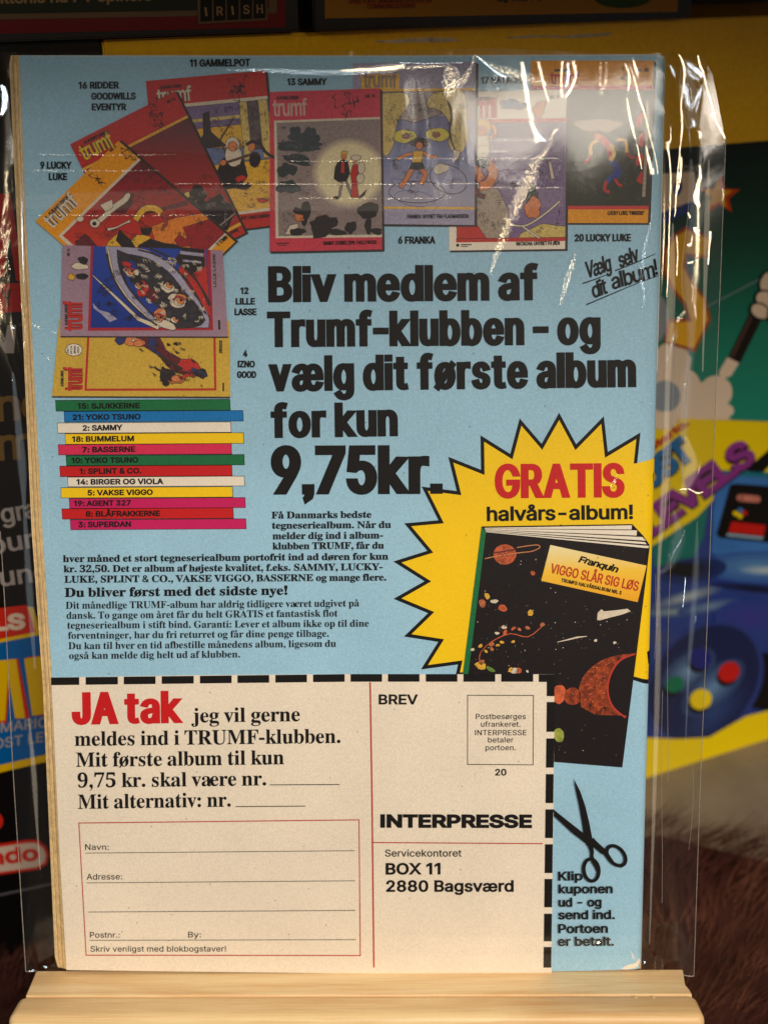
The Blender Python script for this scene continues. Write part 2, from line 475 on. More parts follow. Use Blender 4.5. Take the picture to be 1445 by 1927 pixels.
# ------------------------------------------------------------------ lettering: glyph outlines as "char advance|x,y x,y ...|x,y ..."
SANS_TABLE = r'''
A 479|16,0 201,509 276,509 463,0 395,0 287,302 264,372 232,478 245,478 213,371 191,302 85,0|110,142 110,199 370,199 370,142
B 456|60,0 60,509 241,509 289,504 329,491 359,469 381,442 394,410 398,374 395,344 387,320 373,301 356,286 336,275 315,267 315,262 339,257 363,245 385,227 402,203 414,173 418,136 413,100 400,67 377,39 344,18 301,4 247,0|125,57 245,57 296,63 330,80 349,105 355,137 352,161 342,184 327,203 306,218 279,228 248,231 125,231|125,285 238,285 265,288 288,296 308,309 323,326 333,348 336,372 330,403 313,429 283,446 240,452 125,452
C 510|267,-7 205,1 150,25 104,63 70,115 48,179 40,254 48,329 70,393 104,445 150,484 205,508 267,516 305,513 340,504 373,490 402,471 427,447 448,418 463,385 473,348 408,348 401,373 389,395 375,413 357,428 337,440 315,449 292,454 267,456 223,450 184,432 150,403 125,364 109,314 103,254 109,194 125,145 151,105 184,76 223,59 267,53 292,55 315,60 337,69 357,81 375,96 389,114 401,136 408,160 473,160 463,124 448,91 428,62 402,38 373,19 341,5 305,-4
D 502|219,0 96,0 96,57 215,57 272,63 318,81 354,110 379,149 394,198 399,255 394,312 379,361 354,399 320,428 275,446 221,452 93,452 93,509 225,509 294,501 353,478 399,441 433,391 455,329 462,255 455,181 433,119 398,68 351,31 291,8|125,509 125,0 60,0 60,509
E 418|60,0 60,509 372,509 372,452 125,452 125,286 355,286 355,229 125,229 125,57 375,57 375,0
F 410|60,0 60,509 369,509 369,452 125,452 125,278 346,278 346,221 125,221 125,0
G 520|269,-7 205,1 149,25 104,64 69,116 47,179 40,254 47,329 69,393 103,445 149,484 203,508 265,516 304,513 340,504 374,489 403,469 429,445 449,416 465,384 474,349 408,349 399,372 387,393 373,411 356,427 337,439 315,448 291,454 265,456 222,450 183,432 150,404 125,364 109,314 103,254 109,194 125,145 151,105 184,76 224,59 269,53 309,57 345,71 374,93 396,123 410,160 415,202 434,199 283,199 283,256 478,256 478,200 471,141 451,91 419,50 377,19 326,0
H 516|60,0 60,509 125,509 125,289 392,289 392,509 457,509 457,0 392,0 392,232 125,232 125,0
I 300|31,0 31,57 118,57 118,452 31,452 31,509 269,509 269,452 183,452 183,57 269,57 269,0
J 396|185,-7 124,3 75,33 44,81 33,145 33,173 98,173 98,145 104,104 122,74 149,56 185,50 220,56 248,74 266,104 272,145 272,509 336,509 336,145 326,81 294,33 246,3
K 466|104,145 104,216 139,261 174,303 212,344 364,509 448,509 231,276 228,276|60,0 60,509 125,509 125,334 124,225 125,193 125,0|372,0 188,259 228,309 449,0
L 393|60,0 60,509 125,509 125,57 361,57 361,0
M 628|60,0 60,509 152,509 277,187 287,159 299,123 311,84 322,49 307,49 318,83 330,121 342,158 352,187 476,509 568,509 568,0 504,0 504,291 504,327 505,369 506,413 507,457 513,457 498,409 482,363 467,322 456,291 342,0 286,0 170,291 159,321 145,361 129,408 112,457 119,457 120,416 121,372 122,328 122,291 122,0
N 523|60,0 60,509 136,509 343,183 363,151 388,107 414,55 405,54 401,108 399,157 399,195 399,509 463,509 463,0 387,0 202,290 177,331 148,381 108,452 119,454 122,384 124,328 125,291 125,0
O 533|267,-7 205,1 150,25 105,63 70,115 48,179 40,254 48,329 70,393 105,445 150,484 205,508 267,516 329,508 384,484 429,445 464,393 486,329 493,254 486,179 464,115 429,63 384,25 329,1|267,53 310,59 349,76 383,105 408,144 425,194 430,254 425,314 408,365 383,404 349,433 310,450 267,456 223,450 184,433 151,404 125,364 109,314 103,254 109,194 125,144 151,105 184,76 223,59
P 444|60,0 60,509 235,509 289,503 332,487 366,462 390,430 404,391 409,348 404,304 390,265 366,233 332,207 289,191 235,186 109,186 109,242 233,242 269,246 297,256 318,272 333,294 342,319 344,348 342,376 333,402 318,423 297,439 268,449 232,452 125,452 125,0
Q 533|245,159 313,159 369,85 384,65 468,-48 401,-48 346,27 331,46|267,-7 205,1 150,25 105,63 70,115 48,179 40,254 48,329 70,393 105,445 150,484 205,508 267,516 329,508 384,484 429,445 464,393 486,329 493,254 486,179 464,115 429,63 384,25 329,1|267,53 310,59 349,76 383,105 408,144 425,194 430,254 425,314 408,365 383,404 349,433 310,450 267,456 223,450 184,433 151,404 125,364 109,314 103,254 109,194 125,144 151,105 184,76 223,59
R 449|60,0 60,509 236,509 290,504 333,489 367,465 390,433 405,395 409,352 405,309 390,271 367,240 333,217 289,203 236,198 96,198 96,255 234,255 269,258 298,267 319,281 334,300 342,324 345,352 342,380 334,405 319,425 298,440 269,449 233,452 125,452 125,0|353,0 230,229 303,229 428,0
S 446|224,-9 172,-4 128,9 91,31 64,60 46,96 38,137 104,137 110,110 123,88 142,71 166,59 194,52 224,49 257,52 286,60 311,74 329,92 341,114 346,139 342,161 332,179 316,193 296,205 245,222 184,239 128,260 86,289 60,326 52,372 58,413 75,448 102,476 138,498 180,511 227,516 275,511 316,498 351,476 377,449 394,415 401,378 337,378 326,412 302,437 267,453 225,459 194,456 167,448 145,435 129,418 118,398 115,376 119,352 131,334 148,319 169,308 212,293 264,279 312,264 336,252 359,238 379,220 395,198 405,171 408,139 403,99 386,64 360,34 323,11 278,-4
T 448|32,452 32,509 417,509 417,452 257,452 257,0 193,0 193,452
U 517|259,-8 203,-2 154,15 114,43 85,80 66,124 60,173 60,509 124,509 124,178 128,144 141,113 160,87 187,68 220,56 259,52 298,56 331,68 357,87 377,113 389,144 393,178 393,509 457,509 457,173 451,124 433,80 403,43 363,15 315,-2
V 479|204,0 16,509 84,509 192,206 215,137 248,31 235,31 267,138 290,206 395,509 463,509 278,0
W 686|155,0 16,509 82,509 163,196 175,145 187,94 197,40 189,40 200,94 211,145 224,196 306,509 380,509 462,196 474,145 486,94 497,40 488,40 499,94 510,145 523,196 603,509 670,509 530,0 455,0 368,323 351,391 336,475 350,475 335,395 318,323 230,0
X 474|18,0 217,284 217,236 29,509 104,509 178,400 204,361 223,329 243,292 232,292 252,329 272,361 298,400 374,509 446,509 259,239 259,287 456,0 382,0 292,129 268,165 250,195 230,231 244,231 225,196 206,166 182,129 91,0
Y 471|203,0 203,208 16,509 91,509 192,344 222,292 250,230 224,230 251,293 280,344 381,509 455,509 268,208 268,0
Z 438|42,0 42,46 273,385 306,431 341,476 348,454 285,452 223,452 40,452 40,509 397,509 397,462 169,129 134,81 97,33 90,54 152,57 214,57 399,57 399,0
a 389|160,-9 126,-5 94,5 68,22 48,45 35,73 30,108 34,138 43,161 58,179 78,193 100,203 125,211 178,220 234,227 252,230 265,235 273,243 276,255 276,257 273,279 267,297 256,311 240,322 220,329 196,331 171,329 149,322 132,313 118,301 107,288 100,274 41,291 57,322 79,346 104,364 133,375 163,382 194,384 215,383 239,379 263,372 286,360 306,343 322,320 333,290 337,251 337,0 277,0 277,52 272,52 264,38 252,25 236,12 215,1 190,-6|170,45 202,49 228,59 248,74 263,93 272,115 276,138 276,190 270,186 259,182 231,176 200,171 175,168 134,159 117,150 103,139 95,124 92,105 94,87 102,72 114,61 130,52 149,47
b 424|229,-8 198,-5 172,4 153,17 138,31 118,59 112,59 112,0 53,0 53,509 114,509 114,319 118,319 137,346 152,360 171,373 197,381 229,384 274,378 313,361 345,332 370,293 385,245 390,189 385,133 370,84 346,45 313,16 274,-2|220,47 253,51 279,66 301,88 316,117 325,151 328,189 325,227 316,261 301,290 280,311 253,325 220,330 188,325 161,312 140,291 125,263 116,229 113,189 116,150 125,115 140,86 162,65 188,51
c 395|207,-8 159,-2 117,16 82,46 56,85 40,133 34,187 40,243 56,291 82,330 117,360 159,378 207,384 234,383 260,377 284,368 305,356 324,341 340,322 353,301 362,277 303,262 298,276 290,289 281,301 270,311 257,319 242,325 226,329 207,330 173,325 145,310 124,287 108,258 99,224 96,187 99,151 108,117 124,89 145,66 173,51 207,46 226,48 243,52 258,58 271,66 282,76 292,89 299,102 304,117 363,102 354,78 341,56 325,37 306,21 285,9 261,-1 235,-6
d 424|195,-8 151,-2 111,16 79,45 55,84 39,133 34,189 39,245 55,293 79,332 112,361 151,378 196,384 228,381 253,373 272,360 287,346 306,319 311,319 311,509 372,509 372,0 313,0 313,59 307,59 287,31 272,17 252,4 227,-5|205,47 236,51 263,65 284,86 299,115 309,150 312,189 309,229 300,263 284,291 263,312 237,325 205,330 172,325 145,311 124,290 108,261 99,227 96,189 99,151 109,117 124,88 145,66 172,51
e 403|212,-8 161,-2 117,16 82,46 56,85 40,132 34,187 39,242 55,290 81,329 115,359 157,378 205,384 236,382 266,374 294,361 319,341 341,315 357,282 368,242 371,194 371,169 75,169 75,221 338,221 310,202 307,237 298,269 283,294 263,314 237,326 205,330 173,326 146,313 125,294 109,270 99,241 96,211 96,178 100,139 110,106 128,80 151,61 179,50 212,46 234,48 254,53 271,61 285,73 297,88 306,105 365,91 353,63 335,39 311,19 283,4 249,-5
f 253|228,379 228,327 6,327 6,379|81,0 81,432 84,461 96,486 113,505 135,519 161,527 187,530 222,527 243,521 227,468 215,472 195,474 171,470 154,460 145,443 142,419 142,0
g 425|207,-151 168,-148 134,-140 105,-127 82,-110 64,-91 51,-69 101,-41 122,-66 136,-78 154,-88 178,-95 207,-97 249,-92 282,-75 304,-47 311,-6 311,68 306,68 287,41 272,28 252,16 227,8 195,5 152,10 113,27 80,53 55,90 39,136 34,191 39,246 55,293 80,332 112,361 152,378 196,384 228,382 253,373 273,360 288,346 308,319 313,319 313,379 372,379 372,-9 367,-54 350,-90 324,-117 291,-136 251,-147|205,59 237,63 264,75 285,95 300,121 309,154 312,193 309,231 300,264 285,291 264,312 237,325 205,330 172,325 145,312 124,290 109,262 99,229 96,193 99,155 109,123 124,96 145,76 172,63
h 410|114,227 114,0 53,0 53,509 114,509 114,287 102,287 124,332 152,362 187,379 227,384 264,380 295,369 321,349 341,321 353,285 357,240 357,0 296,0 296,235 290,275 273,304 246,323 210,329 184,326 161,317 141,303 126,283 117,257
i 166|53,0 53,379 114,379 114,0|84,443 67,446 54,455 44,468 41,483 44,499 54,512 67,521 84,524 100,521 114,512 123,499 126,483 123,468 114,455 100,446
j 166|53,379 114,379 114,-30 111,-63 102,-90 86,-113 65,-129 37,-139 4,-143 -10,-143 -10,-87 2,-87 25,-83 40,-72 50,-54 53,-29|83,443 67,446 53,455 44,468 41,483 44,499 53,512 67,521 83,524 100,521 114,512 123,499 126,483 123,468 114,455 100,446
k 380|110,137 110,212 121,212 284,379 360,379 184,199 177,199|53,0 53,509 114,509 114,0|294,0 148,186 191,229 372,0
l 189|139,-2 101,3 74,20 58,47 53,84 53,509 114,509 114,99 115,77 120,62 130,54 146,52 160,53 170,54 181,3 162,-1
m 609|53,0 53,379 112,379 112,295 108,295 118,323 132,346 151,363 172,376 195,384 219,386 257,380 287,361 309,331 321,295 312,295 322,321 337,343 357,361 381,375 407,383 437,386 468,383 497,372 522,354 541,328 553,296 557,255 557,0 496,0 496,254 490,289 473,313 447,326 419,330 395,328 374,320 358,307 345,290 338,270 335,247 335,0 274,0 274,260 269,288 253,311 229,326 199,330 178,328 158,320 140,307 126,289 117,266 114,238 114,0
n 409|114,227 114,0 53,0 53,379 112,379 112,287 102,287 124,332 152,362 187,379 227,384 264,380 295,369 321,349 341,321 353,285 357,240 357,0 296,0 296,235 290,275 273,304 246,323 210,329 184,326 161,317 141,303 126,283 117,257
o 415|207,-8 159,-2 117,16 82,46 56,85 40,133 34,187 40,243 56,291 82,330 117,360 159,378 207,384 256,378 299,360 333,330 359,291 376,243 381,187 376,133 359,85 333,46 299,16 256,-2|207,46 242,51 270,66 292,89 307,117 316,151 319,187 316,224 307,258 292,287 270,310 242,325 207,330 173,325 145,310 124,287 108,258 99,224 96,187 99,151 108,117 124,89 145,66 173,51
p 424|53,-143 53,379 112,379 112,319 118,319 137,346 152,360 171,373 197,381 229,384 274,378 313,361 345,332 370,293 385,245 390,189 385,133 370,84 346,45 313,16 274,-2 229,-8 198,-5 173,4 153,17 138,31 118,59 114,59 114,-143|220,47 253,51 279,66 301,88 316,117 325,151 328,189 325,227 316,261 301,290 280,311 253,325 220,330 188,325 161,312 140,291 125,263 116,229 113,189 116,150 125,115 140,86 162,65 188,51
q 424|372,-143 311,-143 311,59 306,59 287,31 272,17 252,4 227,-5 195,-8 151,-2 111,16 79,45 55,84 39,133 34,189 39,245 55,293 79,332 112,361 151,378 196,384 228,381 253,373 272,360 287,346 307,319 313,319 313,379 372,379|205,47 236,51 263,65 284,86 299,115 309,150 312,189 309,229 300,263 284,291 263,312 237,325 205,330 172,325 145,311 124,290 108,261 99,227 96,189 99,151 109,117 124,88 145,66 172,51
r 259|53,0 53,379 112,379 112,321 115,321 130,347 152,367 181,380 213,385 229,384 243,384 243,322 230,324 207,326 182,323 159,315 140,301 126,284 117,262 114,237 114,0
s 365|182,-8 145,-5 112,3 84,18 62,38 45,63 36,94 94,107 105,79 124,60 150,49 181,45 217,50 244,62 262,81 268,103 265,121 254,136 237,147 212,155 149,170 104,186 72,208 53,237 47,274 51,305 65,332 87,354 115,370 149,381 187,384 223,381 254,372 279,358 299,339 314,316 324,290 268,277 258,298 243,316 219,328 187,333 156,329 131,317 114,299 109,277 112,258 124,243 144,232 172,223 229,209 275,194 306,171 325,142 331,107 326,75 312,47 290,24 260,6 223,-5
t 227|204,379 204,327 6,327 6,379|65,471 126,471 126,98 128,76 136,61 150,53 170,50 185,51 202,54 213,2 192,-3 168,-4 125,2 92,21 72,52 65,93
u 410|182,-5 146,-1 115,11 89,31 69,59 57,95 53,139 53,379 114,379 114,144 119,105 137,75 164,56 200,50 226,53 249,62 268,77 283,97 293,122 296,153 296,379 357,379 357,0 298,0 298,92 307,92 286,47 257,17 222,0
v 389|163,0 17,379 84,379 165,155 187,87 206,21 184,21 203,87 224,155 305,379 371,379 226,0
w 567|138,0 23,379 87,379 133,214 154,137 175,41 165,41 186,135 206,214 252,379 316,379 362,214 382,136 402,41 391,41 413,135 434,214 480,379 545,379 429,0 368,0 319,172 305,225 291,280 277,338 291,338 277,280 263,225 248,172 199,0
x 378|21,0 171,218 171,171 29,379 100,379 147,306 179,253 207,206 175,206 202,253 233,306 282,379 352,379 209,169 209,214 358,0 287,0 231,85 200,136 173,182 205,182 178,136 148,85 91,0
y 389|47,-139 61,-86 71,-87 88,-90 104,-89 118,-84 130,-74 141,-58 151,-36 163,-1 17,379 84,379 165,155 187,87 206,21 184,21 202,87 224,155 305,379 371,379 204,-58 191,-85 177,-107 159,-124 139,-136 117,-143 91,-145 65,-143
z 380|42,0 42,46 254,320 254,323 48,323 48,379 333,379 333,331 126,60 126,56 339,56 339,0
0 453|227,-7 174,1 130,24 95,62 69,113 53,178 48,254 53,330 69,395 95,447 130,484 174,508 227,516 279,508 323,484 358,447 384,395 400,330 405,254 400,178 384,113 359,62 323,24 279,1|227,50 261,56 290,74 313,103 330,144 340,194 344,254 340,314 330,365 313,405 290,435 261,453 227,460 192,453 163,435 140,405 123,365 113,314 109,254 113,194 123,144 140,103 163,74 192,56
1 453|76,0 76,55 391,55 391,0|276,509 276,0 212,0 212,448 209,448 86,358 86,427 198,509
2 453|64,0 64,47 234,229 282,282 299,305 311,327 318,348 320,371 317,397 308,419 293,436 273,449 250,457 224,460 196,457 172,447 153,433 139,413 130,390 127,362 66,362 71,405 86,442 111,473 143,496 182,511 225,516 268,511 306,497 337,474 361,445 376,411 381,372 378,345 371,318 357,290 336,259 306,223 267,180 153,60 153,57 389,57 389,0
3 453|218,-7 173,-3 133,10 98,30 70,57 52,91 44,132 109,132 115,107 126,87 144,71 165,59 191,52 219,50 248,53 275,61 297,74 315,93 325,116 329,145 326,172 316,196 299,217 275,234 242,244 201,248 157,248 157,299 288,448 288,452 70,452 70,509 372,509 372,461 211,278 211,289 264,288 308,276 344,253 371,222 387,186 393,145 387,103 370,66 344,36 309,12 266,-2
4 453|40,105 40,158 247,509 311,509 109,166 109,163 413,163 413,105|282,0 282,121 282,146 282,318 343,318 343,0
5 453|221,-7 178,-2 140,11 108,32 83,60 66,93 60,130 122,130 127,108 138,89 154,73 173,60 196,52 221,50 250,53 276,64 298,82 314,104 324,131 328,162 324,193 314,221 297,244 275,262 248,273 218,277 192,275 167,268 145,258 128,246 67,253 96,509 366,509 366,452 151,452 134,301 136,301 155,315 178,325 203,331 229,334 263,330 294,321 321,306 345,285 364,260 379,231 388,199 391,163 385,117 369,76 343,41 309,15 268,-1
6 453|226,-7 182,-1 142,15 109,40 84,74 69,115 64,162 68,199 80,239 102,285 137,340 252,509 322,509 151,261 145,261 154,275 165,288 179,299 196,307 214,312 235,314 278,309 316,295 346,271 370,240 384,201 389,157 384,112 368,73 343,39 310,14 271,-2|226,48 254,52 279,63 299,79 314,101 324,128 327,157 324,187 314,213 299,235 279,251 254,262 226,265 198,262 174,252 153,235 138,214 128,188 125,158 128,128 138,102 153,79 174,63 198,52
7 453|97,0 323,448 323,452 62,452 62,509 391,509 391,449 165,0
8 453|226,-7 178,-2 136,11 101,33 74,62 57,96 52,135 55,166 65,195 81,220 101,241 125,256 153,265 153,267 119,282 93,308 76,342 70,380 75,417 90,450 114,477 146,498 184,511 226,516 269,511 306,498 337,477 361,450 377,417 382,380 376,342 359,308 333,282 300,267 300,265 327,256 351,241 372,220 387,195 397,166 401,135 395,96 378,62 352,33 317,11 275,-2|226,49 258,52 285,60 307,74 323,91 333,113 337,139 333,165 322,189 305,208 283,223 256,232 226,235 196,232 169,223 147,208 130,189 119,165 115,139 119,113 129,91 145,74 167,60 195,52|226,290 252,292 274,300 293,313 307,330 316,351 319,376 316,399 308,420 294,437 275,449 252,457 226,460 200,457 177,449 159,437 145,420 136,399 133,376 136,351 145,330 159,313 178,300 201,292
9 453|226,516 271,510 310,494 343,468 368,434 384,393 389,347 385,309 373,270 350,224 315,168 200,0 130,0 301,248 307,248 299,234 287,221 273,210 257,202 238,196 218,195 175,199 137,214 106,237 83,269 68,307 64,352 69,397 85,436 110,469 143,494 182,510|226,460 199,457 174,446 154,429 138,407 129,381 125,352 129,322 138,295 154,274 174,257 199,247 226,243 254,247 279,257 299,273 314,295 324,321 327,350 324,381 314,407 299,429 279,446 254,457
æ 638|161,-9 126,-5 95,5 68,22 48,45 35,74 30,108 34,137 45,162 61,181 83,196 108,207 135,215 164,219 193,221 569,221 541,200 542,235 534,266 520,293 498,313 472,326 440,330 408,326 381,313 359,294 343,270 333,241 329,211 329,178 333,139 344,106 361,81 385,62 413,50 445,46 467,48 487,53 504,61 519,73 531,88 539,105 599,92 587,64 569,40 545,20 516,4 483,-5 445,-8 406,-5 371,6 341,23 317,45 299,72 288,102 298,291 312,318 330,341 352,359 378,373 407,382 440,384 471,382 501,374 528,361 554,341 575,315 591,282 602,242 605,194 605,169 194,169 167,168 143,162 122,154 106,141 95,125 92,105 97,79 114,61 139,50 170,46 202,49 228,59 248,74 263,93 272,115 275,138 275,257 273,278 266,297 255,311 240,322 220,329 196,331 171,329 149,322 132,313 118,301 107,288 100,274 41,291 57,322 79,346 104,364 133,375 163,382 194,384 219,383 245,377 270,367 293,351 311,328 324,296 312,70 306,70 298,54 286,40 271,26 252,15 232,5 210,-2 186,-7
ø 415|207,-8 159,-2 117,16 82,46 56,85 40,133 34,187 40,243 56,291 82,330 117,360 159,378 207,384 256,378 299,360 333,330 359,291 376,243 381,187 376,133 359,85 333,46 299,16 256,-2|207,46 242,51 270,66 292,89 307,117 316,151 319,187 316,224 307,258 292,287 270,310 242,325 207,330 173,325 145,310 124,287 108,258 99,224 96,187 99,151 108,117 124,89 145,66 173,51|64,-15 27,15 352,395 388,364
Å 479|16,0 201,509 276,509 463,0 395,0 287,302 264,372 232,478 245,478 213,371 191,302 85,0|110,142 110,199 370,199 370,142|240,527 216,530 195,539 177,553 163,570 154,590 151,612 154,635 163,656 177,673 195,686 216,694 240,697 263,694 284,686 303,673 317,656 326,635 329,612 326,590 317,570 303,553 284,539 263,530|240,571 256,574 270,583 279,596 282,612 279,629 270,643 256,652 240,655 224,652 210,643 201,629 198,612 201,596 210,583 224,574
å 389|160,-9 126,-5 94,5 68,22 48,45 35,73 30,108 34,138 43,161 58,179 78,193 100,203 125,211 178,220 234,227 252,230 265,235 273,243 276,255 276,257 273,279 267,297 256,311 240,322 220,329 196,331 171,329 149,322 132,313 118,301 107,288 100,274 41,291 57,322 79,346 104,364 133,375 163,382 194,384 215,383 239,379 263,372 286,360 306,343 322,320 333,290 337,251 337,0 277,0 277,52 272,52 264,38 252,25 236,12 215,1 190,-6|170,45 202,49 228,59 248,74 263,93 272,115 276,138 276,190 270,186 259,182 231,176 200,171 175,168 134,159 117,150 103,139 95,124 92,105 94,87 102,72 114,61 130,52 149,47|189,404 166,407 145,416 126,429 112,447 103,467 100,490 103,512 112,532 126,550 145,563 166,572 189,575 213,572 234,563 252,550 266,532 275,512 278,490 275,467 266,447 252,429 234,416 213,407|189,447 206,450 219,460 229,473 232,490 229,506 219,519 206,529 189,532 173,529 159,519 150,506 147,490 150,473 159,460 173,450
& 447|197,-7 150,-2 110,12 78,34 54,62 39,96 34,133 37,163 47,189 63,213 85,235 140,279 216,335 237,352 246,363 255,375 260,389 262,405 258,427 245,445 226,457 201,461 184,459 168,453 155,444 145,431 139,416 137,399 139,380 145,363 169,327 204,284 438,0 364,0 171,231 121,293 102,319 87,344 78,370 75,398 79,430 91,458 109,481 134,499 165,510 200,513 235,510 266,499 290,482 308,459 320,433 324,404 322,382 315,362 305,342 291,325 275,308 256,293 154,217 128,195 110,174 100,154 97,131 100,108 109,87 124,70 143,57 166,49 193,46 223,50 251,59 278,75 301,95 321,121 336,151 346,186 349,224 408,224 405,180 397,144 385,115 371,92 345,62 333,47 305,23 271,7 234,-3
! 196|67,160 63,509 132,509 128,160|98,-4 81,-1 66,9 56,24 52,41 56,58 66,73 81,83 98,86 116,83 130,73 140,58 143,41 140,24 130,9 116,-1
: 187|95,-4 78,-1 63,9 53,24 50,41 53,59 63,73 78,83 95,87 113,83 128,73 138,59 141,41 138,24 128,9 113,-1|95,271 78,274 63,284 53,299 50,316 53,334 63,349 78,359 95,362 113,359 128,349 138,334 141,316 138,299 128,284 113,274
. 187|95,-4 78,-1 63,9 53,24 50,41 53,59 63,73 78,83 95,87 113,83 128,73 138,59 141,41 138,24 128,9 113,-1
, 187|38,-119 68,71 137,71 84,-119
- 453|337,244 337,188 114,188 114,244
' 206|78,318 70,509 136,509 128,318
" 321|78,318 70,509 136,509 128,318|193,318 185,509 250,509 243,318'''
